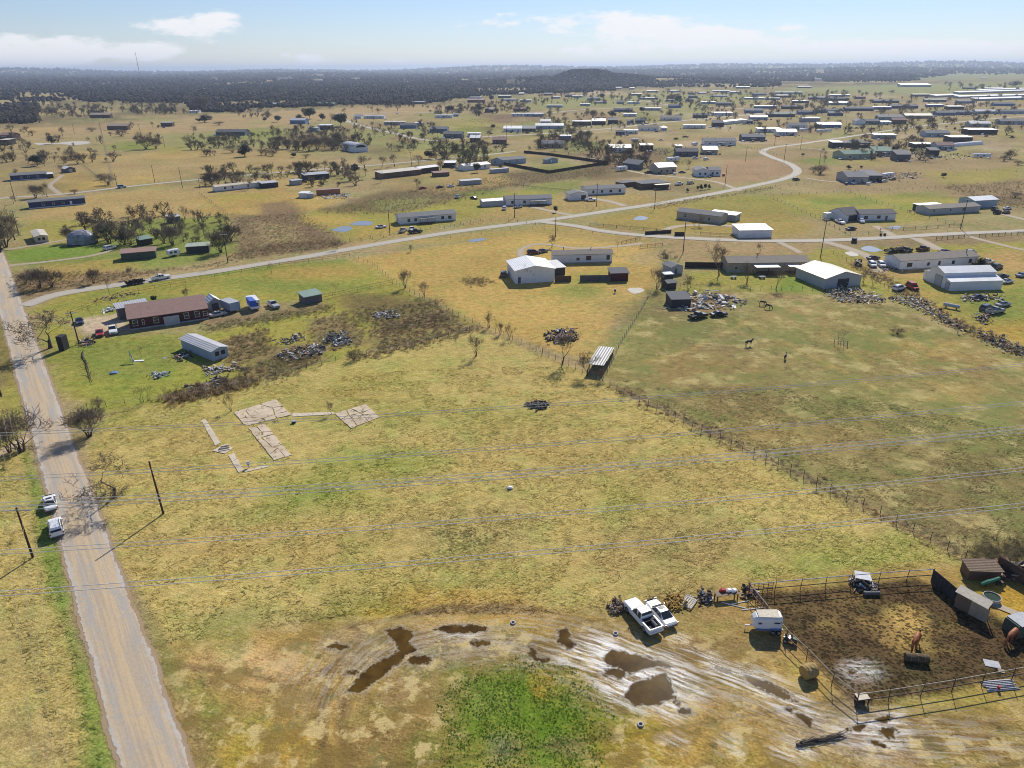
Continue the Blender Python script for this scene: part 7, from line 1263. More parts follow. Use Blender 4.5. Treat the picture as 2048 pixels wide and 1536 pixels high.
# ------------------------------------------------------------------ trees
T = [(101, 696, 82, 'spread', 1.5), (179, 873, 66, 'multi', 1.35), (228, 995, 76, 'spread', 1.8), (44, 902, 100, 'multi', 1.3), (20, 905, 80, 'vase', 1.2), (367, 969, 46, 'sapling', 1.2), (462, 823, 38, 'vase', .8), (663, 828, 28, 'round', .9), (952, 713, 46, 'vase', 1.0), (811, 576, 42, 'vase', 1.1), (829, 584, 26, 'sapling', 1), (849, 592, 32, 'vase', 1), (978, 656, 32, 'vase', 1), (1000, 669, 28, 'vase', 1), (1019, 677, 32, 'vase', .9),
     (1125, 728, 74, 'round', .85), (1174, 751, 52, 'round', 1), (1083, 711, 26, 'sapling', 1.3), (1104, 494, 28, 'round', 1.1), (1059, 563, 36, 'round', 1), (1334, 536, 38, 'round', 1.3), (1314, 578, 46, 'vase', 1.1), (1376, 583, 36, 'round', 1.2), (1438, 552, 74, 'round', .8), (1494, 566, 44, 'round', 1), (1520, 505, 22, 'round', 1), (1236, 505, 26, 'sapling', 1.5), (1552, 578, 50, 'round', .8), (1681, 690, 36, 'sapling', 1), (1958, 536, 22, 'oak', 1.1), (708, 720, 26, 'bush', .8), (768, 708, 30, 'sapling', 1.2),
     (187, 463, 36, 'round', 1.2), (212, 480, 42, 'multi', 1.1), (232, 482, 44, 'round', 1.2), (262, 490, 46, 'multi', 1.1), (246, 470, 34, 'round', 1.2), (300, 464, 40, 'vase', 1), (330, 443, 24, 'round', 1), (370, 439, 30, 'vase', .9), (389, 444, 28, 'vase', .9), (345, 490, 44, 'multi', 1.1), (368, 484, 40, 'round', 1), (398, 480, 30, 'vase', 1), (442, 505, 52, 'multi', 1.1), (425, 492, 38, 'round', 1), (462, 482, 44, 'multi', 1), (285, 480, 40, 'round', 1.1), (408, 470, 30, 'round', 1), (140, 485, 36, 'multi', .9),
     (12, 495, 82, 'multi', 1), (30, 480, 60, 'round', 1), (0, 505, 70, 'multi', 1.1), (72, 396, 30, 'multi', 1.3), (95, 394, 32, 'round', 1), (27, 408, 20, 'round', 1), (150, 388, 14, 'bush', 1), (80, 577, 48, 'multi', 1), (104, 574, 46, 'multi', 1), (62, 572, 38, 'vase', 1), (188, 567, 34, 'multi', 1), (262, 557, 28, 'vase', 1), (35, 358, 24, 'round', 1), (124, 345, 18, 'round', 1.1), (220, 590, 36, 'sapling', 1), (255, 612, 14, 'bush', .8), (308, 604, 14, 'oak', .9), (372, 605, 34, 'round', .8), (543, 547, 24, 'sapling', 1.2), (675, 499, 26, 'round', 1), (670, 592, 30, 'sapling', 1.4), (822, 504, 16, 'vase', 1.1), (283, 714, 26, 'sapling', 1.3),
     (186, 637, 30, 'sapling', 1), (52, 568, 26, 'bush', 1), (295, 802, 34, 'sapling', 1.2), (283, 805, 36, 'sapling', 1.3), (326, 800, 30, 'sapling', 1.2), (353, 790, 28, 'sapling', 1.2), (198, 815, 26, 'bush', 1), (450, 768, 18, 'bush', 1), (490, 752, 22, 'bush', 1), (200, 830, 16, 'bush', .9), (1205, 760, 30, 'bush', .6), (1795, 668, 16, 'bush', 1.5), (1915, 666, 18, 'vase', 1), (1746, 570, 24, 'vase', 1), (1726, 565, 26, 'vase', 1.1), (1760, 505, 14, 'sapling', 1.2), (1895, 470, 12, 'sapling', 1),
     (292, 298, 38, 'multi', 1.2), (312, 297, 26, 'multi', 1.1), (274, 290, 22, 'round', 1), (376, 294, 28, 'round', 1.1), (405, 290, 24, 'round', 1), (426, 286, 18, 'bush', 1.2), (441, 287, 20, 'round', 1), (388, 270, 24, 'round', 1), (465, 305, 20, 'bush', 1.3), (490, 313, 26, 'oak', 1.1), (414, 308, 14, 'bush', 1.2), (500, 300, 20, 'round', 1), (520, 297, 22, 'round', 1), (229, 305, 18, 'round', 1), (190, 307, 10, 'bush', 1.2), (104, 288, 18, 'oak', .9), (38, 287, 14, 'round', 1), (50, 290, 14, 'round', 1), (126, 273, 22, 'round', .9), (184, 263, 10, 'bush', 1.6), (305, 254, 12, 'round', 1.2), (410, 245, 16, 'oak', 1.8), (438, 250, 10, 'bush', 2), (405, 222, 32, 'multi', 1.3),
     (4, 327, 20, 'vase', 1), (14, 325, 20, 'vase', 1), (25, 324, 20, 'vase', 1), (52, 322, 18, 'round', 1), (75, 332, 24, 'oak', 1.2), (90, 333, 22, 'round', 1), (100, 318, 18, 'round', 1), (128, 330, 26, 'round', 1.1), (142, 318, 24, 'bush', .8), (155, 328, 26, 'multi', 1), (110, 325, 16, 'round', 1), (217, 370, 26, 'bush', 1), (203, 360, 16, 'bush', 1),
     (411, 372, 26, 'multi', 1), (424, 370, 32, 'multi', 1), (437, 370, 28, 'multi', 1), (452, 367, 28, 'round', 1.1), (466, 366, 28, 'multi', 1), (480, 363, 26, 'multi', 1), (496, 380, 32, 'round', 1), (512, 362, 22, 'multi', 1), (545, 352, 30, 'round', 1), (580, 347, 20, 'round', 1), (600, 345, 26, 'multi', 1.2), (616, 343, 24, 'multi', 1.2), (635, 341, 20, 'multi', 1), (650, 340, 22, 'round', 1), (668, 340, 20, 'multi', 1), (690, 340, 26, 'round', 1), (710, 345, 18, 'oak', 1.2), (729, 336, 28, 'round', 1.3), (700, 362, 28, 'bush', .8), (731, 352, 18, 'round', 1), (764, 336, 28, 'round', 1.1), (789, 333, 26, 'spread', 1), (762, 366, 24, 'round', 1), (834, 380, 26, 'round', 1), (838, 330, 24, 'spread', 1), (858, 318, 18, 'oak', 1.3),
     (820, 305, 18, 'round', 1.1), (798, 302, 16, 'bush', 1.2), (783, 300, 14, 'vase', 1), (750, 275, 18, 'spread', 1), (730, 262, 16, 'round', 1.2), (718, 260, 14, 'round', 1.2), (746, 257, 16, 'round', 1.1), (815, 280, 20, 'round', 1), (792, 276, 22, 'round', 1), (850, 285, 22, 'round', 1.2), (847, 275, 20, 'round', 1), (620, 238, 24, 'oak', 1.3), (600, 242, 14, 'oak', 1.1), (556, 244, 14, 'oak', 1.2), (645, 240, 14, 'oak', 1), (682, 253, 28, 'oak', 1.3), (664, 240, 16, 'round', 1), (690, 230, 16, 'round', 1), (530, 242, 8, 'oak', 1.2), (758, 228, 14, 'round', 1.4), (745, 224, 14, 'round', 1), (795, 221, 20, 'round', 1.1), (860, 228, 10, 'round', 1.2),
     (560, 290, 22, 'multi', 1.2), (575, 298, 24, 'multi', 1.2), (592, 300, 26, 'multi', 1.2), (605, 290, 24, 'round', 1.3), (618, 302, 28, 'multi', 1.3), (635, 300, 30, 'multi', 1.2), (650, 296, 30, 'round', 1.2), (664, 300, 30, 'multi', 1.2), (676, 290, 28, 'multi', 1.2), (690, 282, 24, 'round', 1.2), (705, 285, 20, 'multi', 1.2), (718, 288, 18, 'round', 1.2), (532, 310, 18, 'bush', 1.3), (545, 312, 14, 'bush', 1.3), (588, 315, 10, 'oak', 1.3), (612, 316, 10, 'bush', 1.6), (560, 275, 18, 'round', 1.2), (580, 278, 20, 'round', 1.2), (625, 285, 22, 'round', 1.2), (645, 280, 22, 'round', 1.2), (515, 345, 16, 'bush', 1.2),
     (872, 286, 16, 'round', 1), (880, 300, 18, 'round', 1), (888, 318, 20, 'round', 1.1), (910, 316, 18, 'round', 1), (925, 305, 20, 'vase', 1), (945, 312, 26, 'round', 1.3), (955, 318, 22, 'round', 1), (973, 320, 28, 'round', 1), (920, 334, 22, 'round', 1), (954, 345, 20, 'oak', .9), (978, 276, 18, 'round', 1.3), (986, 258, 10, 'oak', 1.2), (992, 303, 14, 'spread', 1), (1058, 306, 16, 'round', 1), (1065, 350, 20, 'sapling', 1.2), (1110, 302, 22, 'round', 1.2), (1138, 310, 26, 'round', 1.2), (1152, 265, 24, 'vase', 1.2), (1128, 240, 18, 'round', 1.2), (1150, 235, 12, 'round', 1), (1090, 292, 14, 'round', 1), (1070, 292, 14, 'round', 1), (1160, 276, 18, 'round', 1), (1165, 292, 14, 'bush', 1.4),
     (870, 222, 12, 'round', 1.3), (900, 224, 14, 'oak', 1.4), (925, 222, 12, 'round', 1.4), (950, 226, 14, 'round', 1.4), (958, 222, 16, 'oak', 1), (983, 202, 12, 'oak', 1), (1005, 222, 16, 'round', 1.5), (1020, 224, 12, 'round', 1.4), (1040, 222, 12, 'multi', 1.6), (1070, 205, 12, 'round', 1.2), (1083, 203, 10, 'round', 1), (1100, 224, 10, 'round', 1.4), (912, 218, 10, 'round', 1.4), (890, 212, 14, 'round', 1), (900, 208, 12, 'round', 1), (975, 220, 10, 'round', 1.4),
     (1186, 236, 18, 'multi', 1.3), (1176, 234, 14, 'round', 1), (1224, 234, 14, 'oak', 1.3), (1204, 198, 12, 'oak', 1.1), (1226, 200, 14, 'round', 1), (1283, 225, 12, 'oak', 1), (1322, 232, 14, 'vase', 1), (1294, 215, 10, 'round', 1), (1344, 205, 18, 'multi', 1.4), (1356, 204, 14, 'oak', 1.2), (1404, 228, 14, 'round', 1), (1297, 247, 12, 'round', 1), (1350, 300, 16, 'round', 1.2), (1378, 337, 18, 'round', 1.1), (1232, 335, 20, 'round', 1.2), (1240, 290, 12, 'round', 1), (1230, 282, 12, 'round', 1), (1193, 285, 14, 'round', 1.1), (1210, 212, 10, 'round', 1), (1440, 262, 10, 'round', 1), (1457, 262, 12, 'round', 1.1), (1268, 318, 10, 'bush', 1.4), (1290, 322, 12, 'bush', 1.4), (1350, 330, 10, 'bush', 1.2),
     (1640, 348, 22, 'bush', 1.2), (1628, 345, 14, 'bush', 1.2), (1648, 324, 16, 'vase', 1), (1646, 305, 10, 'round', 1.2), (1650, 312, 12, 'round', 1), (1605, 312, 6, 'oak', 1.2), (1697, 338, 8, 'oak', 1.2), (1722, 337, 6, 'oak', 1.2), (1786, 305, 14, 'oak', 1), (1822, 306, 10, 'oak', 1), (1851, 324, 18, 'spread', 1.1), (1887, 355, 10, 'oak', 1.2), (1909, 260, 6, 'oak', 1), (1924, 259, 8, 'oak', 1), (1952, 242, 8, 'oak', 1), (1832, 246, 12, 'spread', 1.1), (1786, 260, 12, 'vase', 1.2), (1792, 270, 12, 'vase', 1.2), (1718, 190, 12, 'round', 1.4), (1782, 190, 12, 'round', 1.5), (2010, 226, 12, 'round', 1.2), (1640, 215, 14, 'round', 1.4), (1576, 244, 10, 'round', 1.2), (1545, 178, 16, 'round', 1.4), (1530, 182, 10, 'round', 1.2), (1640, 225, 10, 'oak', 1.3), (1480, 196, 14, 'round', 1.3), (1492, 188, 10, 'round', 1.3), (1518, 250, 8, 'bush', 1.3),
     (2020, 318, 22, 'multi', 1.4), (2008, 322, 14, 'bush', 1.4), (2036, 330, 12, 'bush', 1.4), (2030, 173, 12, 'oak', 1.8), (1940, 176, 8, 'round', 1.6), (1560, 384, 10, 'sapling', 1), (1580, 378, 8, 'sapling', 1), (1682, 376, 8, 'sapling', 1), (1735, 372, 8, 'sapling', 1), (1375, 384, 8, 'oak', .7), (1395, 381, 10, 'oak', .6), (1402, 380, 12, 'oak', .6), (1410, 379, 12, 'oak', .6), (1418, 378, 10, 'oak', .6), (1111, 425, 14, 'oak', .7), (1272, 395, 10, 'sapling', 1.2), (1820, 425, 6, 'bush', 1), (2030, 395, 14, 'bush', 1.5), (1990, 400, 10, 'bush', 1.5), (1398, 452, 26, 'round', 1.2), (1390, 455, 18, 'round', 1)]
for x, y, h, k, w in T: tree(x, y, h, k, None, w)
# scrub too thick to count between the far homes: leafless thickets
def scrub():
    R = random.Random(12); PR = []
    for v in range(5):
        T_, C_ = bare_tree(300+v*13, 5, 1.05, (0, 0), 3, 4, .5, .22, .06, 3, .2); norm_h((T_, C_), 1, .55); T_.add(C_.v, C_.f); T_.v = [tuple(p) for p in T_.v]; tri_ = []
        for f in T_.f:
            for k in range(1, len(f)-1): tri_.append((f[0], f[k], f[k+1]))
        PR.append((np.array(T_.v), np.array(tri_)))
    L_ = [((870, 216), (960, 232), 34), ((960, 205), (1060, 226), 44), ((1060, 186), (1300, 212), 60), ((1300, 184), (1480, 214), 60), ((1480, 186), (1760, 216), 90), ((1760, 196), (2048, 232), 60), ((870, 288), (975, 322), 34), ((1070, 268), (1180, 300), 44), ((1180, 286), (1300, 335), 44), ((540, 258), (720, 304), 60), ((1540, 200), (1700, 232), 50), ((1880, 168), (2048, 182), 26), ((0, 226), (80, 248), 46), ((90, 218), (215, 236), 56), ((260, 208), (352, 230), 46), ((1330, 214), (1470, 245), 24), ((1700, 280), (1860, 320), 26), ((380, 268), (560, 312), 34), ((700, 250), (880, 300), 34), ((1080, 225), (1320, 262), 34), ((410, 340), (720, 374), 26), ((470, 222), (540, 236), 14), ((880, 300), (1010, 345), 14), ((1500, 232), (1760, 275), 30), ((1780, 232), (2048, 270), 30), ((130, 430), (470, 490), 26), ((0, 300), (260, 330), 16), ((480, 206), (860, 217), 50), ((60, 206), (480, 228), 50), ((0, 255), (330, 300), 16)]
    V = []; Fc = []; Cc = []; o = 0
    for (x0, y0), (x1, y1), n in L_:
        for k in range(int(n*1.5)):
            p = G(R.uniform(x0, x1), R.uniform(y0, y1)); h = R.uniform(2.6, 8.5)*(.85+p.length/4000); v, f = R.choice(PR); a = R.uniform(0, 6.28); c, s = math.cos(a), math.sin(a); w = h*R.uniform(.8, 1.5)
            V.append(np.stack([(v[:, 0]*c-v[:, 1]*s)*w+p.x, (v[:, 0]*s+v[:, 1]*c)*w+p.y, v[:, 2]*h], -1)); Fc.append(f+o); o += len(v)
            q = R.choice([(.16, .13, .10), (.13, .115, .085), (.11, .12, .07), (.19, .15, .11)]); Cc.append(np.tile((*q, 1), (len(v), 1)))
    V = np.concatenate(V); Fc = np.concatenate(Fc).ravel(); Cc = np.concatenate(Cc); m = bpy.data.meshes.new('scrub'); m.vertices.add(len(V)); m.vertices.foreach_set('co', V.ravel()); m.loops.add(len(Fc)); m.loops.foreach_set('vertex_index', Fc.astype(np.int32)); m.polygons.add(len(Fc)//3); m.polygons.foreach_set('loop_start', np.arange(0, len(Fc), 3, dtype=np.int32)); m.update()
    at = m.color_attributes.new('tone', 'FLOAT_COLOR', 'POINT'); at.data.foreach_set('color', Cc.ravel().astype(np.float32)); m.materials.append(M_tone); q = link('scrub', m); q['kind'] = 'stuff'; q['label'] = 'leafless scrub thickets among the far homes and along the meadow'; q['category'] = 'scrub'; print('scrub faces', len(Fc)//3)
scrub()
a = G(165, 704); b = G(185, 769); m = MB(); R_ = random.Random(2); d = b-a
m.path([Vector((0, 0, .3))+d*(k/6)+Vector((R_.uniform(-.2, .2), R_.uniform(-.2, .2), 0)) for k in range(7)], [.16, .15, .13, .11, .09, .06, .03], 6); 
for k in range(26): t = R_.uniform(.15, 1); p = d*t+Vector((0, 0, .3)); q = p+Vector((R_.uniform(-2.2, .6), R_.uniform(-1, 1.2), R_.uniform(0, 1.2))); m.path([p, (p+q)/2+Vector((0, 0, .2)), q], [.05, .035, .015], 4)
fb = m.build('dead_tree', M_bark); fb.location = a; reg(fb, 'dead tree', 'tree', None, 175, 740, 'fallen dead tree lying below the pole by the maroon house')
# ------------------------------------------------------------------ dry weeds and leafy weeds (stuff)
WC = [(.22, .16, .09), (.27, .2, .11), (.17, .115, .06), (.30, .25, .16)]; RC = [(.28, .22, .13), (.3, .25, .14), (.25, .18, .10), (.22, .21, .10)]; GC = [(.26, .24, .12), (.2, .19, .08), (.3, .27, .16)]; DW = [(.19, .16, .09), (.22, .18, .12), (.17, .16, .08)]
for px, n, h, c, lb in [([(430, 690), (530, 655), (545, 700), (470, 730)], 500, 1.1, RC, 'reddish dry weeds beside the weathered mobile home'), ([(620, 640), (720, 620), (725, 690), (625, 705)], 500, 1.0, RC, 'reddish dry weeds around the grey scrap heap'), ([(705, 620), (880, 600), (900, 650), (760, 665)], 700, .9, DW, 'dark dry weeds below the red brown pipe fence'), ([(500, 735), (620, 690), (650, 720), (540, 765)], 600, 1.0, RC, 'dry weeds tangled with scrap along the field edge'),
                        ([(410, 652), (660, 612), (665, 622), (430, 662)], 500, 1.1, GC, 'pale dry grass along the wall of the maroon house'), ([(330, 795), (500, 757), (505, 770), (345, 808)], 700, 1.8, WC, 'dark thicket of weeds on the field edge'), ([(700, 712), (830, 680), (955, 650), (955, 660), (830, 698), (705, 722)], 600, .8, RC, 'strip of brown weeds along the old field fence'), ([(740, 660), (880, 625), (930, 650), (760, 700)], 700, .7, WC, 'tan weeds in the upper field corner'),
                        ([(30, 548), (230, 545), (440, 532), (470, 505), (560, 485), (670, 482), (690, 492), (520, 514), (380, 534), (240, 560), (40, 590)], 1500, 1.1, WC, 'brown weeds along the far side of the gravel road'), ([(470, 435), (600, 425), (650, 455), (690, 488), (620, 500), (480, 508)], 1500, 1.2, RC, 'broad patch of reddish weeds beside the gravel road'), ([(640, 425), (800, 385), (1000, 352), (1210, 335), (1220, 350), (1000, 378), (960, 395), (800, 428), (690, 430)], 1700, 1.6, DW, 'belt of dark brush below the fenced yard'), ([(1120, 300), (1300, 300), (1390, 322), (1330, 340), (1180, 340)], 1000, 1.6, WC, 'dry brush left of the S bend'),
                        ([(1880, 372), (2060, 362), (2060, 420), (1960, 405)], 700, 1.6, DW, 'dark brush at the right photo edge'), ([(1305, 408), (1480, 385), (1545, 372), (1545, 378), (1400, 402), (1310, 420)], 500, .9, WC, 'weeds on the near verge of the gravel road'), ([(1690, 525), (1760, 560), (1900, 650), (2050, 715), (2050, 700), (1900, 635), (1760, 545)], 900, .9, WC, 'weeds grown through the scrap row fence'), ([(925, 562), (958, 555), (982, 562), (955, 572)], 200, .8, RC, 'round patch of brown weeds in the orange yard'), ([(1940, 1110), (2060, 1090), (2060, 1120), (1990, 1135)], 300, 1.0, DW, 'dead brush piled behind the corral'),
                        ([(910, 240), (1000, 228), (1090, 238), (1060, 248), (960, 250)], 500, 1.6, DW, 'brown brush behind the white yard homes'), ([(1240, 772), (1500, 888), (1930, 1105), (1915, 1108), (1500, 905), (1235, 785)], 300, .4, WC, 'low dry weeds under the pasture fence')]:
    brush(px, n, h, c, lb)
def leafy():
    R = random.Random(9); P = [G(*p) for p in [(900, 1335), (1060, 1305), (1190, 1350), (1235, 1440), (1215, 1500), (1180, 1590), (870, 1590), (885, 1480), (870, 1400)]]; x0, x1 = min(p.x for p in P), max(p.x for p in P); y0, y1 = min(p.y for p in P), max(p.y for p in P); V = []; Fc = []; Cc = []
    def inside(x, y):
        s = False
        for i in range(len(P)):
            a, b = P[i], P[i-1]
            if (a.y > y) != (b.y > y) and x < (b.x-a.x)*(y-a.y)/(b.y-a.y)+a.x: s = not s
        return s
    cx_, cy_, hw_, hh_ = (x0+x1)/2, (y0+y1)/2, (x1-x0)/2, (y1-y0)/2; k = 0
    while k < 4800:
        x, y = R.uniform(x0, x1), R.uniform(y0, y1)
        dd = math.hypot((x-cx_)/hw_, (y-cy_)/hh_)
        if not inside(x, y) or fbm(np.array([x/1.3]), np.array([y/1.3]), 5)[0] < .36+.3*max(0, dd-.35)+R.uniform(-.16, .16): k += .1; continue
        k += 1; s = R.uniform(.04, .115); c = R.choice([(.11, .23, .025), (.15, .29, .03), (.11, .19, .03), (.2, .28, .07)])
        for j in range(7):
            a = R.uniform(0, 6.28); l = s*R.uniform(.6, 1.3); d = Vector((math.cos(a), math.sin(a), 0)); t = Vector((-d.y, d.x, 0))*l*.28; b = Vector((x, y, .02)); o = len(V)
            V += [b, b+d*l*.55-t+Vector((0, 0, l*.3)), b+d*l+Vector((0, 0, l*.2)), b+d*l*.55+t+Vector((0, 0, l*.3))]; Fc.append((o, o+1, o+2, o+3)); Cc += [c]*4
    m = bpy.data.meshes.new('leafy_weeds'); m.from_pydata(V, [], Fc); at = m.color_attributes.new('tone', 'FLOAT_COLOR', 'POINT'); at.data.foreach_set('color', [v for c in Cc for v in (*c, 1)]); m.materials.append(M_grass); o = link('leafy_weeds', m); o['kind'] = 'stuff'; o['label'] = 'bright green leafy weeds in the front yard'; o['category'] = 'weeds'
leafy()
def grass():
    "tufts of dry grass over the fields nearest the camera"
    rs_ = np.random.RandomState(4); n = 90000; th = (rs_.rand(n)-.5)*math.radians(84); r = np.sqrt(rs_.rand(n)*(150**2-46**2)+46**2); x, y = r*np.sin(th), r*np.cos(th)
    d = np.stack([x, y, np.full(n, -CAMH)], -1)@CR; px = 1024+F*d[:, 0]/-d[:, 2]; py = 768-F*d[:, 1]/-d[:, 2]
    def inp(P):
        s = np.zeros(len(px), bool)
        for i in range(len(P)):
            a, b = P[i], P[i-1]; s ^= ((a[1] > py) != (b[1] > py))&(px < (b[0]-a[0])*(py-a[1])/(b[1]-a[1]+1e-9)+a[0])
        return s
    road = (x > np.polyval(kl, y)-1.3)&(x < np.polyval(kr, y)+1.3)
    ok = (inp(LOT)|(x < np.polyval(kl, y)-1.3)|inp([(1230, 775), (2100, 780), (2100, 1120), (1935, 1118)]))&~road&(vn(x/3.2, y/3.2, 77) > .35)&~inp([(395, 790), (600, 790), (770, 810), (770, 860), (600, 930), (470, 950)])
    x, y = x[ok], y[ok]; n = len(x); ix = np.clip(np.searchsorted(RAD, np.hypot(x, y)), 0, NR-1); ia = np.clip(np.searchsorted(fine, np.arctan2(x, y)), 0, len(fine)-1); c = colr[ix*NA+ia]*(1.15+1.0*rs_.rand(n, 1))
    V = np.zeros((n, 1, 4, 3)); C4 = np.ones((n, 4, 4)); C4[:, :, :3] = c[:, None]
    a = rs_.randn(n)*.75+.35; l = .15+.3*rs_.rand(n); h = .02+.07*rs_.rand(n); ux, uy = np.cos(a), np.sin(a); w = .025+.035*rs_.rand(n)
    for k, (f, g, z) in enumerate(((-1, -1, .2), (-1, 1, .2), (1, .6, 1), (1, -.6, 1))): V[:, 0, k, 0] = x+ux*l*f-uy*w*g; V[:, 0, k, 1] = y+uy*l*f+ux*w*g; V[:, 0, k, 2] = h*z+.005
    nv = n*4; m = bpy.data.meshes.new('dry_grass'); m.vertices.add(nv); m.vertices.foreach_set('co', V.ravel()); m.loops.add(nv); m.loops.foreach_set('vertex_index', np.arange(nv, dtype=np.int32)); m.polygons.add(nv//4); m.polygons.foreach_set('loop_start', np.arange(0, nv, 4, dtype=np.int32)); m.update()
    at = m.color_attributes.new('tone', 'FLOAT_COLOR', 'POINT'); at.data.foreach_set('color', C4.ravel().astype(np.float32)); m.materials.append(M_grass); o = link('dry_grass', m); o['kind'] = 'stuff'; o['label'] = 'tufts of dry yellow grass over the mown field'; o['category'] = 'grass'
grass()
# ------------------------------------------------------------------ heaps of scrap
J1 = ['lgrey', 'white', 'dgrey', 'rust', 'wood', 'tan', 'black', 'dbrown', 'cream']; J2 = ['black', 'dgrey', 'dbrown', 'rust', 'dbrown', 'wood', 'lgrey']
for nm_, px, n, cl, lb, sz, hg in [('brush_pile', [(1056, 812), (1075, 803), (1098, 812), (1078, 821)], 80, ['dbrown', 'dark', 'wood', 'dgrey'], 'dark pile of cut brush on the mown field', (.5, 1.8), .7), ('log_pile', [(1217, 1212), (1232, 1202), (1248, 1212), (1243, 1228), (1225, 1228)], 130, ['tan', 'wood', 'dbrown', 'rust'], 'pile of split logs left of the white pickup truck', (.3, .6), .6), ('scrap_heap', [(1340, 600), (1370, 590), (1440, 585), (1490, 605), (1480, 618), (1400, 620), (1350, 622)], 170, ['lgrey', 'white', 'wood', 'dgrey', 'tan'], 'strewn white boards beside the collapsed shed', (.8, 3.2), .8), ('scrap_heap', [(1650, 582), (1700, 575), (1765, 595), (1768, 606), (1700, 606), (1660, 600)], 240, J1, 'scrap heap in front of the cream roofed workshop', (.4, 1.8), 1.4),
    ('scrap_heap', [(1090, 672), (1110, 660), (1155, 662), (1150, 680), (1110, 690)], 130, ['wood', 'lgrey', 'rust', 'dbrown'], 'heap of old boards in the orange yard', (.6, 2.2), 1.0), ('scrap_heap', [(650, 685), (665, 670), (690, 672), (700, 688), (680, 695)], 110, ['dgrey', 'lgrey', 'dark'], 'grey scrap heap among the reddish weeds', (.5, 1.8), 1.6), ('scrap_heap', [(555, 712), (575, 700), (640, 690), (650, 705), (580, 725)], 130, J1+['dark'], 'scrap heap near the field edge left of centre', (.5, 2.2), 1.0), ('scrap_heap', [(560, 680), (600, 668), (615, 680), (570, 690)], 60, J1, 'small scatter of boards left of the grey scrap heap', (.4, 1.6), .6),
    ('scrap_heap', [(345, 715), (365, 705), (385, 712), (365, 722)], 60, J2+['white'], 'black and white scrap left of the weathered mobile home', (.4, 1.6), .8), ('scrap_heap', [(370, 775), (440, 755), (465, 765), (390, 790)], 100, J2+['lgrey'], 'dark debris along the lower plot edge', (.4, 1.8), .9), ('scrap_heap', [(305, 748), (335, 742), (330, 752), (310, 756)], 40, ['lblue', 'dgrey', 'lgrey'], 'blue grey debris below the play frame', (.3, 1.4), .4), ('scrap_heap', [(740, 630), (790, 620), (800, 634), (750, 640)], 60, ['lgrey', 'dgrey', 'cream'], 'pale scrap among dark weeds at the fence corner', (.4, 2), .5), ('scrap_heap', [(410, 735), (470, 728), (480, 736), (420, 750)], 70, ['tan', 'wood', 'lgrey'], 'loose timber below the weathered mobile home', (.4, 2), .4),
    ('scrap_heap', [(1780, 590), (1830, 590), (1870, 610), (1850, 622), (1790, 606)], 150, J1, 'scrap row behind the red van', (.4, 1.6), .8), ('scrap_heap', [(1855, 610), (1890, 630), (1920, 645), (1940, 655), (1925, 662), (1880, 645), (1850, 625)], 130, J2+['rust', 'lgrey'], 'line of dark scrap along the weedy fence', (.4, 1.4), .8), ('scrap_heap', [(1955, 660), (2000, 672), (2050, 700), (2055, 715), (2010, 705), (1960, 675)], 220, J2, 'long heap of black tyres and scrap at the right edge', (.4, 1.0), 1.1), ('scrap_heap', [(1915, 592), (1990, 590), (2010, 600), (1930, 604)], 90, J1+['dark'], 'scrap below the ribbed white barn', (.4, 2), .9), ('scrap_heap', [(1955, 635), (1975, 630), (1978, 645), (1965, 650)], 60, J2+['rust'], 'rusty machine parts right of the weedy fence', (.4, 1.4), 1.5),
    ('scrap_heap', [(1770, 535), (1795, 525), (1800, 540), (1775, 545)], 70, J1, 'clutter left of the long white home', (.4, 1.8), .8), ('scrap_heap', [(1765, 350), (1830, 345), (1838, 358), (1770, 362)], 110, J1, 'clutter right of the big grey house', (.6, 2.6), 1.4), ('scrap_heap', [(1820, 310), (1980, 306), (1975, 318), (1830, 320)], 120, J1, 'clutter below the white tunnel', (.8, 3), 1.2), ('scrap_heap', [(1800, 285), (1840, 280), (1860, 300), (1810, 302)], 90, J2+['lgrey'], 'clutter right of the green roofed house', (.8, 3), 1.2), ('scrap_heap', [(640, 392), (700, 386), (705, 396), (650, 400)], 90, ['lgrey', 'white', 'dgrey'], 'white debris right of the rust container', (.6, 2.4), .7), ('scrap_heap', [(1070, 285), (1110, 270), (1140, 280), (1100, 290)], 60, J2+['rust'], 'clutter of old machinery above the fenced yard', (.8, 2.6), 1), ('scrap_heap', [(1300, 300), (1330, 296), (1350, 308), (1310, 310)], 60, J1, 'clutter right of the rusty roofed barn', (.8, 2.6), 1), ('scrap_heap', [(270, 585), (200, 596), (195, 604), (275, 592)], 40, ['dgrey', 'lgrey', 'black'], 'culvert stones beside the gravel road bend', (.4, 1.2), .5),
    ('scrap_heap', [(1700, 1162), (1740, 1165), (1752, 1185), (1712, 1182)], 70, ['dgrey', 'black', 'lgrey', 'wood'], 'dark scrap inside the corral under a white sheet', (.3, 1.4), .8), ('scrap_heap', [(1398, 1190), (1416, 1188), (1422, 1202), (1404, 1208)], 60, J2, 'tangle of black scrap right of the wire bed frame', (.3, 1.2), .8), ('scrap_heap', [(1484, 1180), (1505, 1178), (1512, 1192), (1490, 1196)], 60, J2+['white'], 'black bags and rubbish outside the corral corner', (.3, .9), .7), ('scrap_heap', [(1985, 1130), (2060, 1140), (2060, 1165), (1960, 1150)], 110, ['rust', 'wood', 'dbrown', 'tan', 'black'], 'stack of old rust coloured boards behind the corral', (.6, 3.2), 1.2), ('scrap_heap', [(160, 684), (178, 676), (186, 690), (170, 694)], 50, ['rust', 'dbrown', 'lgrey'], 'rusty scrap at the foot of the utility pole', (.3, 1.6), .8), ('scrap_heap', [(205, 622), (230, 612), (240, 618), (215, 626)], 30, ['dgrey', 'white', 'lgrey'], 'grey heap beside the curved pipe fence', (.4, 2), .5)]:
    heap(nm_, px, n, cl, lb, sz, hg)
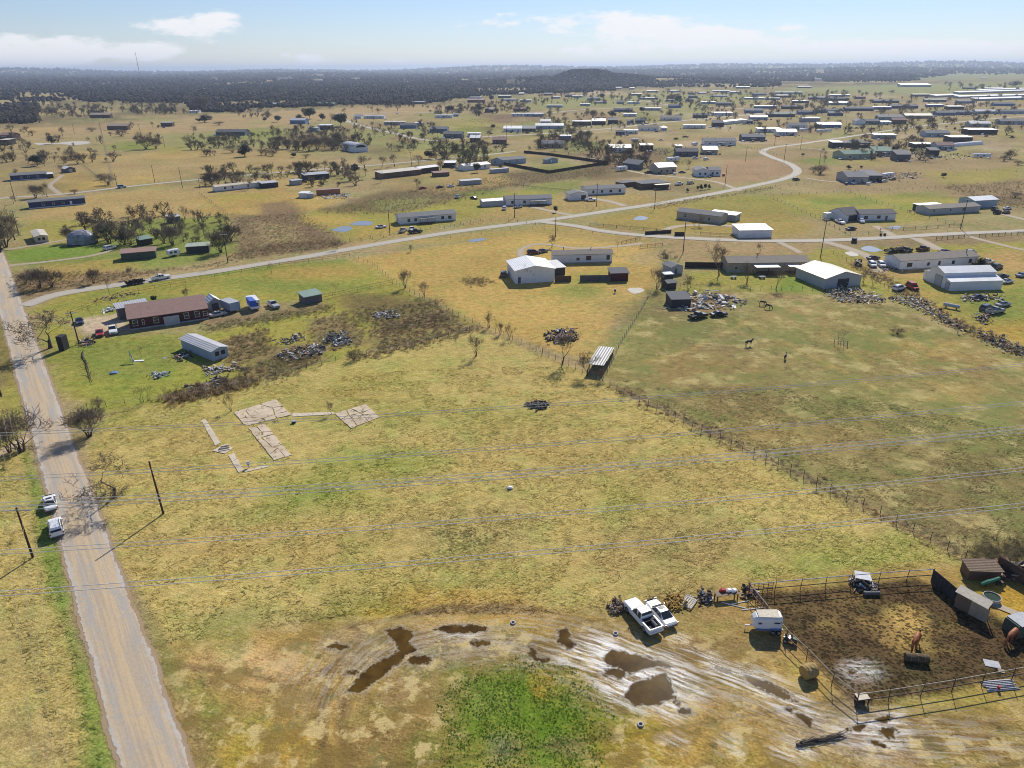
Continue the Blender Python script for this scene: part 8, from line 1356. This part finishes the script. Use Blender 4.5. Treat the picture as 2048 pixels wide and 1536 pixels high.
heap('straw_pile', [(1330, 1202), (1345, 1192), (1362, 1200), (1365, 1216), (1350, 1220)], 260, [pm('loose_straw', (.48, .30, .07), .95, .3, 5), pm('dull_straw', (.36, .25, .08), .95, .3, 5)], 'yellow straw heap right of the parked white sedan', (.2, .7), .45, 'straw', .03)
def clutter():
    R = random.Random(31); m = MB(); cl = ['white', 'dgrey', 'lblue', 'black', 'rust', 'lgrey', 'wood', 'blue']
    for h in S:
        if h[2] < 200: continue
        for k in range(R.randint(3, 8)):
            p = G(R.uniform(h[0]-8, h[1]+8), h[2]+R.uniform(-1, 3)); m.k = R.randrange(len(cl)); s = R.uniform(.5, 2.0); m.obox((p.x, p.y, s*.35), (s*R.uniform(.7, 1.8), s*R.uniform(.5, 1), s*.7), (0, 0, R.uniform(0, 3)))
    o = m.build('yard_clutter', [plain(c) for c in cl]); o['kind'] = 'stuff'; o['label'] = 'small clutter lying about the yards of the far homes'; o['category'] = 'clutter'
clutter()
# ------------------------------------------------------------------ broken concrete of the lost house
M_conc = pm('cracked_concrete', (.62, .50, .35), .9, .14, .8, dirt=.2); M_conc2 = pm('pale_concrete', (.62, .53, .40), .9, .12, 1, dirt=.15)
def slab(name, px, label, nx, ny, gap=.07, h=.12, seed=1, mat=None):
    "slab broken along cracks: every plate an island of one cracked slab"
    R = random.Random(seed); q = [G(*p) for p in px]; P = lambda u, v: q[0].lerp(q[1], u).lerp(q[3].lerp(q[2], u), v)
    jit = {(i, j): (R.uniform(-.44, .44)*(0 < i < nx)/nx, R.uniform(-.44, .44)*(0 < j < ny)/ny) for i in range(nx+1) for j in range(ny+1)}
    c0 = P(.5, .5); m = MB(); k = lambda i, j: P(i/nx+jit[i, j][0], j/ny+jit[i, j][1])
    for i in range(nx):
        for j in range(ny):
            c = [k(i, j), k(i+1, j), k(i+1, j+1), k(i, j+1)]
            if (c[1]-c[0]).cross(c[3]-c[0]).z < 0: c.reverse()
            if R.random() < .35 and nx > 1: c = c[:2]+[c[2].lerp(c[1], R.uniform(.1, .3)), c[2].lerp(c[3], R.uniform(.1, .35))]+c[3:]
            ct = sum(c, Vector())/len(c); r = []
            for t in range(len(c)):
                a, b = c[t], c[(t+1) % len(c)]; e = [a, a.lerp(b, .35)+Vector((R.uniform(-.07, .07), R.uniform(-.07, .07), 0)), a.lerp(b, .7)+Vector((R.uniform(-.07, .07), R.uniform(-.07, .07), 0))]; r += e
            r = [p+(ct-p).normalized()*gap*R.choice((.3, .6, 1, 1.2, 2.6))-c0 for p in r]; z = h*R.uniform(.75, 1.1)
            m.plate([(p.x, p.y) for p in r], .0, z)
    o = m.build(name, mat or M_conc); o.location = c0; structure(o); o['label'] = label; return o
slab('concrete_slab', [(467, 825), (552, 799), (584, 830), (490, 853)], 'larger broken concrete slab', 3, 4, seed=4); slab('concrete_slab', [(668, 828), (731, 809), (761, 835), (702, 858)], 'right broken concrete slab', 3, 3, .09, seed=8); slab('concrete_path', [(496, 857), (530, 848), (584, 911), (548, 922)], 'broken concrete drive', 2, 5, .07, seed=5)
slab('concrete_path', [(585, 827), (668, 824), (668, 829), (585, 834)], 'narrow concrete walk between the slabs', 8, 1, .02, .08, 6, M_conc2); slab('concrete_path', [(402, 841), (411, 838), (442, 886), (430, 892)], 'upper front walk', 1, 4, .04, .09, 7, M_conc2); slab('concrete_path', [(456, 912), (468, 906), (487, 940), (477, 946)], 'lower front walk', 1, 3, .04, .09, 8, M_conc2); slab('concrete_path', [(424, 902), (440, 894), (468, 896), (450, 908)], 'stoop base', 1, 1, .03, .1, 9, M_conc2); slab('concrete_path', [(488, 941), (536, 930), (537, 934), (490, 945)], 'thin kerb', 3, 1, .02, .08, 2, M_conc2)
for px_ in ([(467, 825), (552, 799), (584, 830), (490, 853)], [(668, 828), (731, 809), (761, 835), (702, 858)], [(496, 857), (530, 848), (584, 911), (548, 922)]): brush(px_, 60, .55, [(.26, .22, .09), (.2, .2, .06)], 'weeds growing through the cracks of a broken slab', w=.25, stalk=9, seed=px_[0][0])
def thing1(name, px, build, label, cat, rz=0, group=None):
    r = empty(name, G(*px), rz)
    for part, mb, mat in build: mb.build(part, mat, r)
    reg(r, label, cat, group, px[0], px[1], label); return r
def B(*bs):
    m = MB()
    for b in bs: m.box(*b)
    return m
thing1('front_steps', (449, 899), [('step', B((-.9, -.6, 0, .9, .6, .22)), M_conc2), ('step', B((-.7, -.1, .22, .9, .6, .44)), M_conc2), ('step', B((-.4, .25, .44, .9, .6, .66)), M_conc2)], 'small concrete front steps standing alone on the walk', 'steps', .4)
thing1('meter_box', (498, 935), [('box', B((-.22, -.18, .5, .22, .18, 1.2)), plain('lgrey')), ('post', B((-.05, -.05, 0, .05, .05, .5)), plain('dgrey'))], 'grey meter box on a post beside the front walk', 'meter')
thing1('dark_crate', (588, 846), [('box', B((-.35, -.25, 0, .35, .25, .45)), plain('dark')), ('lid', B((-.38, -.28, .452, .38, .28, .5)), plain('grey'))], 'dark crate on the grass below the larger slab', 'crate')
thing1('litter_bags', (1020, 977), [('bag', MB().loft([(-.5, .15, 0, .2), (-.2, .35, 0, .4), (.3, .3, 0, .35), (.55, .12, 0, .15)], .1), plain('white')), ('board', B((-.6, -.5, 0.01, .2, -.42, .06)), plain('lgrey'))], 'white bag and board dumped on the open field', 'litter')
thing1('barbecue_grill', (1230, 586), [('kettle', MB().tube((0, 0, .5), (0, 0, 1.1), .3, .35, 10), plain('black')), ('lid', MB().tube((0, 0, 1.105), (0, 0, 1.3), .36, .15, 10), plain('white')), ('stand', B((-.25, -.25, 0, -.2, -.2, .5), (.2, .2, 0, .25, .25, .5), (-.25, .2, 0, -.2, .25, .5), (.2, -.25, 0, .25, -.2, .5)), plain('black'))], 'black and white barbecue grill on the orange yard', 'grill')
# hay, tables and gear round the corral
M_hay = pm('hay', (.40, .27, .085), .95, .3, 6); M_hayd = pm('dark_hay', (.13, .09, .045), .95, .3, 5)  # second hay is a darker brown for the corral bale
def bale(px, label, mat, rz, rad=.95, ln=1.5):
    r = empty('hay_bale', G(*px), rz); m = MB(); R = random.Random(2); n = 22
    vs = []; fs = []
    for i in range(6):
        for k in range(n):
            a = 2*math.pi*k/n; q = rad*(1+R.uniform(-.06, .06)) if 0 < i < 5 else rad*.93; z = max(0.0, rad*.93+q*math.sin(a)); vs.append((-ln/2+ln*i/5, q*math.cos(a), z))
    for i in range(5): fs += [(i*n+k, (i+1)*n+k, (i+1)*n+(k+1) % n, i*n+(k+1) % n) for k in range(n)]
    fs += [tuple(range(n)), tuple(5*n+k for k in range(n-1, -1, -1))]; m.add(vs, fs); m.build('hay', mat, r)
    m = MB()
    for x in (-ln*.3, 0, ln*.3): m.path([(x, rad*1.03*math.cos(a), max(.02, rad*.93+rad*1.03*math.sin(a))) for a in np.linspace(0, math.pi, 12)], .015, 4)
    m.build('twine', plain('lblue'), r); reg(r, label, 'hay bale', None, px[0], px[1], label); return r
bale((1616, 1352), 'round hay bale outside the corral left rail', M_hay, .35, .8, 1.5); bale((1832, 1322), 'dark hay bale inside the corral', M_hayd, -.15, .5, 2.5)
thing1('small_table', (1722, 1404), [('table_top', B((-.65, -.45, .78, .65, .45, .84)), plain('cream')), ('legs_panel', B((-.6, .34, 0, .6, .4, .78)), plain('dark'))]+[('leg', B((x-.05, y-.05, 0, x+.05, y+.05, .78)), plain('dbrown')) for x, y in ((-.55, -.36), (.55, -.36))], 'small white topped table at the corral front corner', 'table', .1)
R_ = random.Random(8); pm_ = MB()
for i in range(13): pm_.tube((-1.7+R_.uniform(-.2, .2), -.65+i*.11, .06+.08*(i % 2)), (1.6+R_.uniform(-.2, .3), -.6+i*.11, .06+.08*(i % 2)), .055, .055, 6)
thing1('pipe_stack', (2000, 1372), [('pipes', pm_, plain('silver'))], 'stack of grey steel pipes in front of the corral', 'pipes', .08); thing1('red_can', (1996, 1380), [('can', MB().tube((0, 0, .25), (0, 0, .55), .16, .16, 10), plain('red'))], 'small red can lying on the pipe stack', 'can')
thing1('plywood_sheet', (1990, 1330), [('sheet', B((-1.1, -.5, .03, .5, .6, .07)), plain('lgrey')), ('board', B((.1, -1.1, .02, .7, -.52, .06)), plain('tan'))], 'grey plywood sheets lying under the corral front rail', 'plywood', -.3)
def bedframe():
    r = empty('bed_frame', G(1378, 1206), .95); m = MB()
    for y in (-.7, .7): m.box(-1.1, y-.04, .18, 1.1, y+.04, .28)
    for x in (-1.1, 1.1): m.box(x-.04, -.74, .18, x+.04, .74, .28)
    for x in (-1, 1):
        for y in (-.65, .65): m.box(x-.04, y-.04, 0, x+.04, y+.04, .19)
    m.build('frame', plain('lgrey'), r); m = MB()
    for i in range(9): m.box(-1.05+i*.262-.03, -.66, .2, -1.05+i*.262+.03, .66, .24)
    for i in range(5): m.box(-1.06, -.56+i*.28-.02, .245, 1.06, -.56+i*.28+.02, .27)
    m.build('wire_mesh', plain('white'), r); reg(r, 'b', 'bed frame', None, 1378, 1206, 'white wire bed frame lying left of the black scrap')
bedframe()
thing1('work_table', (1452, 1196), [('table_top', B((-1.5, -.5, .8, 1.5, .5, .86)), plain('wood'))]+[('leg', B((x-.06, y-.06, 0, x+.06, y+.06, .8)), plain('dbrown')) for x in (-1.35, 1.35) for y in (-.4, .4)], 'wooden work table covered with red and white bundles', 'table', .15)
for i, (x, c, lb) in enumerate([(1444, 'red', 'red bundle on the left end of the work table'), (1456, 'white', 'white bundle in the middle of the work table'), (1466, 'white', 'white bundle on the right end of the work table')]):
    o = thing1('cloth_bundle', (x, 1193), [('bundle', MB().loft([(-.45, .15, .86, 1.0), (-.15, .35, .86, 1.22), (.25, .3, .86, 1.18), (.5, .12, .86, 1.0)], .12), plain(c))], lb, 'bundle', .3*i)
for i, (x, y, rz, lb) in enumerate([(1478, 1206, .25, 'white pipe nearest the corral corner'), (1470, 1212, -.4, 'white pipe slanting below the work table'), (1508, 1218, .15, 'short white pipe beside the corral gate panel')]): thing1('plastic_pipe', (x, y), [('pipe', MB().tube((-1.6, 0, .06), (1.4, 0, .06), .055, .055, 8), plain('white'))], lb, 'pipe', rz)
thing1('garden_tractor', (1579, 1284), [('body', MB().loft([(-.7, .35, .3, .7), (0, .4, .3, .75), (.2, .3, .3, .8), (.8, .28, .35, .75)], .1), paint('dgreen')), ('seat', B((-.55, -.22, .76, -.2, .22, .84), (-.6, -.22, .84, -.52, .22, 1.15)), plain('black')), ('steering_wheel', MB().tube((.12, 0, .95), (.15, 0, .99), .17, .17, 10), plain('black'))], 'small green garden tractor outside the left rail', 'tractor', -.5)
for x, y in ((.55, .35), (.55, -.35), (-.45, .42), (-.45, -.42)): wheel(bpy.data.objects['garden_tractor'], x, y, .28 if x < 0 else .2, .18)
thing1('tyre', (1026, 1246), [('ring', MB().tube((0, 0, .01), (0, 0, .2), .3, .3, 14), plain('tan'))], 'pale muddy tyre lying left in the yard', 'tyre')
def tyre_ring(px, label):
    m = MB(); n = 14; vs = []; fs = []
    for i in range(n):
        a = 2*math.pi*i/n
        for k in range(6): b = 2*math.pi*k/6; q = .26+.09*math.cos(b); vs.append((q*math.cos(a), q*math.sin(a), .09+.09*math.sin(b)))
    for i in range(n):
        for k in range(6): fs.append((i*6+k, ((i+1) % n)*6+k, ((i+1) % n)*6+(k+1) % 6, i*6+(k+1) % 6))
    m.add(vs, fs); o = m.build('tyre', plain('lgrey'), None, True); o.location = G(*px); reg(o, 't', 'tyre', 'muddy tyres', px[0], px[1], label)
bpy.data.objects.remove(bpy.data.objects['ring']); bpy.data.objects.remove(bpy.data.objects['tyre'])
REG[:] = [r for r in REG if r[0].name]if False else REG
tyre_ring((1026, 1246), 'pale muddy tyre left of the puddles'); tyre_ring((1231, 1268), 'pale muddy tyre below the white pickup truck'); tyre_ring((1281, 1450), 'pale muddy tyre below the largest puddle')
m = MB(); R_ = random.Random(4)
for i in range(90): t = R_.random(); a = Vector((-2.6+5.2*t, R_.uniform(-.25, .25), R_.uniform(.02, .35))); m.tube(a, a+Vector((R_.uniform(.3, 1.3), R_.uniform(-.25, .25), R_.uniform(-.1, .25))), .03, .015, 4)
m.path([(-2.4, 0, .12), (-.5, .1, .18), (1.2, -.05, .15), (2.6, .1, .1)], [.16, .15, .12, .06], 7)
o = m.build('fallen_branch', plain('dbrown')); o.location = G(1636, 1482); o.rotation_euler = (0, 0, .22); reg(o, 'f', 'branch', None, 1636, 1482, 'dark fallen branch lying in the mud below the corral')
# lean-to and shelters of the corral yard
def shelter():
    r = empty('plank_shelter', G(1907, 1212), 0); a = G(1907, 1212); b = G(1972, 1246); d = b-a; r.rotation_euler = (0, 0, math.atan2(d.y, d.x)); L_ = d.length
    m = MB(); m.box(0, -.04, 0, L_*.45, .04, 2.2); m.build('wall', plain('wood'), r); m = MB(); m.box(L_*.45+.01, -.05, 0, L_, .03, 1.9); m.build('wall', plain('tan'), r)
    m = MB(); m.add([(-.2, -.3, 2.25), (L_*.95, -.3, 2.1), (L_*.95, 1.0, 2.5), (-.2, 1.0, 2.65), (-.2, -.3, 2.32), (L_*.95, -.3, 2.17), (L_*.95, 1.0, 2.57), (-.2, 1.0, 2.72)], [(0, 3, 2, 1), (4, 5, 6, 7), (0, 1, 5, 4), (1, 2, 6, 5), (2, 3, 7, 6), (3, 0, 4, 7)]); m.build('roof', plain('cream'), r)
    for x in (0, L_*.5, L_*.9): m = MB(); m.box(x, .85, 0, x+.1, .95, 2.4); m.build('post', plain('dbrown'), r)
    reg(r, 's', 'shelter', None, 1940, 1200, 'long plank shelter with pale board roof on the corral edge')
shelter()
fence([(1862, 1163), (1885, 1182), (1908, 1202)], 'board', 1.9, 2, 'dark plank wall at the back corner of the corral', col='dark'); house((1935, 1160), (1998, 1162), 2.0, 1.5, .2, 'brown', 'wood', 's', skirt=0, name='horse_shed', label='low brown shed roofed with weathered boards behind the plank shelter', cat='shed', ov=.2); fence([(1992, 1138), (2030, 1160), (2075, 1186)], 'board', 2.1, 2, 'brown plank wall at the right photo edge behind the corral', col='brown')
m1 = MB(); n = 18
for k in range(n): a, b = 2*math.pi*k/n, 2*math.pi*(k+1)/n; m1.add([(math.cos(a), math.sin(a), 0), (math.cos(b), math.sin(b), 0), (math.cos(b), math.sin(b), .62), (math.cos(a), math.sin(a), .62), (.94*math.cos(a), .94*math.sin(a), .62), (.94*math.cos(b), .94*math.sin(b), .62), (.94*math.cos(b), .94*math.sin(b), .3), (.94*math.cos(a), .94*math.sin(a), .3)], [(0, 1, 2, 3), (3, 2, 5, 4), (4, 5, 6, 7)])
thing1('stock_tank', (1982, 1200), [('tank', m1, plain('silver')), ('water', MB().plate([(.94*math.cos(2*math.pi*k/n), .94*math.sin(2*math.pi*k/n)) for k in range(n)], .42, .5), pm('green_water', (.05, .07, .03), .08, .1, 1))], 'round galvanised stock tank full of green water', 'water tank')
thing1('plywood_sheet', (2008, 1218), [('sheet', B((-1.9, -.55, .05, 1.9, .55, .1)), plain('tan'))], 'tan plywood sheet lying along the right corral edge', 'plywood', -.75)
thing1('green_slide', (1978, 1172), [('slide', MB().path([(-1.3, 0, .5), (-.5, 0, .75), (.4, .05, .85), (1.2, 0, 1.15)], [.22, .25, .25, .2], 8), pm('green_plastic', (.03, .22, .13), .5, .1, 2)), ('stand', B((1.1, -.1, 0, 1.2, .1, 1.0), (-.6, -.1, 0, -.5, .1, .6)), plain('dark'))], 'wavy green plastic slide behind the plank shelter', 'slide', .15)
thing1('feed_bin', (2036, 1262), [('bin', MB().loft([(-1.4, 1.05, 0, 1.7, 1.0), (-.9, 1.15, 0, 1.75, 1.1), (1.4, 1.1, 0, 1.7, 1.05)], .15), plain('dgreen')), ('lid', B((-1.2, -1.0, 1.755, 1.2, 1.0, 1.82)), plain('lgrey')), ('door', B((-.5, -1.2, .2, .0, -1.14, 1.2)), plain('black'))], 'green feed bin with grey top at the right photo edge', 'bin', .3)
o = bpy.data.objects['tyre.001'].copy() if 'tyre.001' in bpy.data.objects else None
thing1('white_sheet', (1722, 1163), [('sheet', MB().add([(-1, -.6, .9), (1.1, -.7, .75), (1.0, .7, 1.0), (-.9, .6, 1.15), (-1, -.6, .95), (1.1, -.7, .8), (1.0, .7, 1.05), (-.9, .6, 1.2)], [(0, 3, 2, 1), (4, 5, 6, 7), (0, 1, 5, 4), (1, 2, 6, 5), (2, 3, 7, 6), (3, 0, 4, 7)]), plain('white')), ('leg', B((-.8, -.5, 0, -.7, -.4, .9), (.8, .5, 0, .9, .6, .95)), plain('dgrey'))], 'white sheet propped over dark scrap inside the corral', 'sheet', -.2)
thing1('metal_drum', (1742, 1190), [('drum', MB().tube((-1, 0, .28), (1, 0, .28), .28, .28, 12), plain('dgrey')), ('rim', MB().tube((1.001, 0, .28), (1.03, 0, .28), .3, .3, 12), plain('silver'))], 'long grey drum lying below the white sheet', 'drum', .02)
# gate panels, shelters, stack, sheds further off
def gate(px, q, label, h=1.5):
    a, b = G(*px), G(*q); d = b-a; r = empty('gate_panel', a, math.atan2(d.y, d.x)); m = MB(); L_ = d.length
    for z in np.linspace(.2, h, 6): m.tube((0, 0, z), (L_, 0, z), .03, .03, 6)
    m.build('rails', plain('dbrown'), r); m = MB()
    for x in np.linspace(0, L_, 5): m.tube((x, 0, 0), (x, 0, h+.05), .035, .035, 6)
    m.build('uprights', plain('dbrown'), r); reg(r, 'g', 'gate', 'gate panels', px[0], px[1], label)
gate((1506, 1186), (1544, 1183), 'dark gate panel in the back rail of the corral'); gate((1511, 1200), (1532, 1226), 'open gate panel outside the left corral rail')
a, ln, rz = frame_at((1178, 746), (1205, 744)); r = empty('stock_shelter', a, rz); D_ = (G(1218, 712)-G(1192, 746)).length
m = MB(); m.add([(-.3, -.4, 2.2), (ln+.2, -.4, 2.3), (ln+.2, D_, 2.4), (-.3, D_, 2.3), (-.3, -.4, 2.28), (ln+.2, -.4, 2.38), (ln+.2, D_, 2.48), (-.3, D_, 2.38)], [(0, 3, 2, 1), (4, 5, 6, 7), (0, 1, 5, 4), (1, 2, 6, 5), (2, 3, 7, 6), (3, 0, 4, 7)]); m.build('roof', roofm('roofgrey', True), r)
for y in np.linspace(0, D_-.3, 4):
    for x in (0, ln): m = MB(); m.box(x-.07, y-.07, 0, x+.07, y+.07, 2.22); m.build('post', plain('dbrown'), r)
m = MB(); m.box(ln-.02, .1, 0, ln+.04, D_-.3, 1.5); m.build('side_wall', plain('dark'), r); M_ = 0; r.rotation_euler.z = math.atan2((G(1222, 700)-G(1194, 746)).y, (G(1222, 700)-G(1194, 746)).x)-math.pi/2
reg(r, 's', 'shelter', None, 1190, 745, 'open stock shelter with striped silver roof at the field corner')
house((1342, 616), (1381, 615), 6, 2.4, .5, 'dark', 'dgrey', 's', skirt=0, name='shed', label='dark collapsed shed beside the strewn boards', cat='shed', ov=.2); house((1342, 550), (1365, 547), 5, 2.5, .8, 'lgrey', 'roofgrey', 'x', skirt=0, name='shed', label='grey gabled shed at the left end of the tan house fence', cat='shed', doors=[(.4, .9, 1.9, 'dgrey')]); house((1328, 562), (1346, 561), 2.5, 2, .1, 'dark', 'lblue', 's', metal=True, skirt=0, name='lean_to', label='small lean-to with pale blue roof below the grey shed', cat='shed', ov=.15); house((1334, 580), (1352, 578), 3.5, 2, .6, 'dark', 'roofgrey', 'g', skirt=0, name='shed', label='small dark shed above the collapsed shed', cat='shed', ov=.15)
c = G(165, 487); r = empty('tarped_stack', c, .5); m = MB(); n = 24; vs = []; fs = []; R_ = random.Random(6)
for i in range(9):
    for k in range(n):
        a = 2*math.pi*k/n; t = i/8; q = (1 if t < .45 else math.cos((t-.45)/.55*1.45)**.6)*(1+R_.uniform(-.03, .03)); vs.append((5.0*q*np.sign(math.cos(a))*abs(math.cos(a))**.7, 4.0*q*np.sign(math.sin(a))*abs(math.sin(a))**.7, 5.2*t*(1+R_.uniform(-.02, .02))))
for i in range(8): fs += [(i*n+k, i*n+(k+1) % n, (i+1)*n+(k+1) % n, (i+1)*n+k) for k in range(n)]
fs.append(tuple(8*n+k for k in range(n))); m.add(vs, fs); m.k = 0; m.build('tarp', pm('grey_tarp', (.26, .27, .3), .45, .4, .8), r); m = MB(); m.box(-4.9, -3.95, 0, 4.9, 3.95, .4); m.build('pallet', plain('dbrown'), r); reg(r, 's', 'stack', None, 165, 487, 'tall stack under a shiny grey tarpaulin among the trees')
house((129, 702), (140, 696), 1.4, 3.4, .1, 'black', 'dark', 's', skirt=0, name='shade_panel', label='tall black bin beside the big spreading roadside tree', cat='bin', ov=.02)  # black box stands in for the shaded side of a shed
thing1('play_frame', (262, 722), [('slide', MB().add([(-.3, 0, 2.4), (.3, 0, 2.4), (2.4, -.4, .4), (1.8, -.4, .4), (-.3, .05, 2.3), (.3, .05, 2.3), (2.4, -.35, .3), (1.8, -.35, .3)], [(0, 1, 2, 3), (7, 6, 5, 4), (0, 4, 5, 1), (1, 5, 6, 2), (2, 6, 7, 3), (3, 7, 4, 0)]), pm('pale_green_plastic', (.3, .48, .4), .6, .1, 2)), ('pole', MB().tube((-.4, .1, 0), (0, 0, 2.4), .05, .05, 6), plain('lgrey')), ('pole', MB().tube((.5, .5, 0), (0, 0, 2.4), .05, .05, 6), plain('lgrey')), ('pole', MB().tube((2.2, -.8, 0), (1.4, -.2, 1.5), .05, .05, 6), plain('white'))], 'pale green slide of a small play frame on the lawn', 'slide', -.6)
thing1('white_sheet', (277, 722), [('sheet', B((-1.2, -.4, .05, 1.2, .4, .12)), plain('white'))], 'white sheet lying beside the play frame', 'sheet', .1)
thing1('blue_tarp', (228, 746), [('tarp', MB().loft([(-1, .3, 0, .05), (-.4, .8, 0, .3), (.5, .7, 0, .25), (1, .2, 0, .05)], .05), plain('blue'))], 'crumpled pale blue tarp on the lawn near the road', 'tarp', .3)
for x, y, lb in [(1467, 557, 'left picnic table below the tan house'), (1524, 557, 'right picnic table below the tan house')]: thing1('picnic_table', (x, y), [('table_top', B((-.9, -.4, .72, .9, .4, .78)), plain('lgrey')), ('bench', B((-.9, -.85, .42, .9, -.55, .47)), plain('lgrey')), ('bench', B((-.9, .55, .42, .9, .85, .47)), plain('lgrey')), ('trestle', B((-.65, -.75, 0, -.57, .75, .7), (.57, -.75, 0, .65, .75, .7)), plain('dgrey'))], lb, 'picnic table', .05, 'picnic tables')
thing1('propane_tank', (1902, 617), [('tank', MB().tube((-2, 0, .9), (2, 0, .9), .5, .5, 12), plain('lgrey')), ('leg', B((-1.4, -.3, 0, -1.2, .3, .5), (1.2, -.3, 0, 1.4, .3, .5)), plain('dgrey'))], 'long grey propane tank by the weedy fence', 'tank', -.8)
for x, y, lb in [(1761, 472, 'left dark rubbish bin on the verge of the side road'), (1769, 472, 'right dark rubbish bin on the verge of the side road')]: thing1('rubbish_bin', (x, y), [('bin', MB().loft([(-.32, .3, .05, 1.05), (.32, .3, .05, 1.05)], .05), plain('dark')), ('lid', B((-.36, -.33, 1.055, .36, .33, 1.12)), plain('dark'))], lb, 'rubbish bin', 0, 'rubbish bins')
for i, (x, y) in enumerate([(1672, 676), (1688, 680), (1673, 686), (1690, 690)]): pass
cg = empty('tree_cage', G(1681, 690)); m = MB()
for k in range(8): m.tube((1.6*math.cos(k*.785), 1.6*math.sin(k*.785), 0), (1.6*math.cos(k*.785), 1.6*math.sin(k*.785), 1.4), .05, .05, 5)
m.build('posts', plain('dgrey'), cg); m = MB()
for z in (.4, .9, 1.35): m.path([(1.6*math.cos(k*.785), 1.6*math.sin(k*.785), z) for k in range(9)], .025, 4)
m.build('wire', plain('dgrey'), cg); reg(cg, 'c', 'cage', None, 1681, 690, 'round wire cage guarding a sapling in the pasture')
# ------------------------------------------------------------------ puddles and ponds
M_pond = pm('still_water', (.24, .25, .265), .24, .1, .5, dirt=0); M_pond.node_tree.nodes['Principled BSDF'].inputs['Specular IOR Level'].default_value = .6; M_dry = pm('pale_dried_pond', (.52, .48, .4), .8, .15, .3, dirt=.1)
def pond(px, mat, name='pond'):
    P = [G(*p) for p in px]; n = len(P); Q = []
    for i in range(n):
        a, b, c, d = P[i-1], P[i], P[(i+1) % n], P[(i+2) % n]
        for k in range(5): t = k/5; Q.append(.5*((2*b)+(c-a)*t+(2*a-5*b+4*c-d)*t*t+(3*b-a-3*c+d)*t**3))
    c = sum(Q, Vector())/len(Q); m = MB(); m.add([(q.x-c.x, q.y-c.y, 0) for q in Q], [tuple(range(len(Q)))]); o = m.build(name, mat); o.location = (c.x, c.y, .045)
    if o.data.polygons[0].normal.z < 0: o.data.flip_normals()
    structure(o)
for px in [[(700, 448), (722, 442), (744, 444), (742, 450), (715, 451)], [(664, 460), (690, 452), (705, 456), (690, 464)], [(938, 480), (970, 476), (966, 481), (944, 484)], [(1268, 437), (1280, 432), (1295, 435), (1290, 440), (1270, 440)], [(1722, 496), (1740, 492), (1764, 501), (1745, 504), (1728, 501)], [(1775, 454), (1798, 452), (1800, 457), (1780, 458)]]: pond(px, M_pond, 'puddle')
pond([(70, 286), (110, 286), (140, 283), (176, 283), (178, 287), (150, 290), (115, 288), (80, 290)], M_dry); pond([(1255, 578), (1280, 576), (1288, 582), (1268, 588)], M_dry, 'mud_patch'); pond([(1690, 505), (1712, 503), (1716, 512), (1700, 512)], M_dry, 'mud_patch')
# ------------------------------------------------------------------ air
hm = bpy.data.materials.new('haze'); hm.use_nodes = True; hn = hm.node_tree; hn.nodes.remove(hn.nodes['Principled BSDF'])
pv = hn.nodes.new('ShaderNodeVolumePrincipled'); pv.inputs['Color'].default_value = (.68, .80, 1.0, 1); pv.inputs['Density'].default_value = 0.78e-4; pv.inputs['Anisotropy'].default_value = .3
hn.links.new(pv.outputs[0], hn.nodes['Material Output'].inputs['Volume'])
mb = MB(); mb.box(-42000, -42000, -3, 42000, 42000, 185); hz_ = mb.build('haze', hm); hz_['kind'] = 'stuff'; hz_['label'] = 'pale blue haze of the distance'; hz_['category'] = 'haze'
finish_labels()
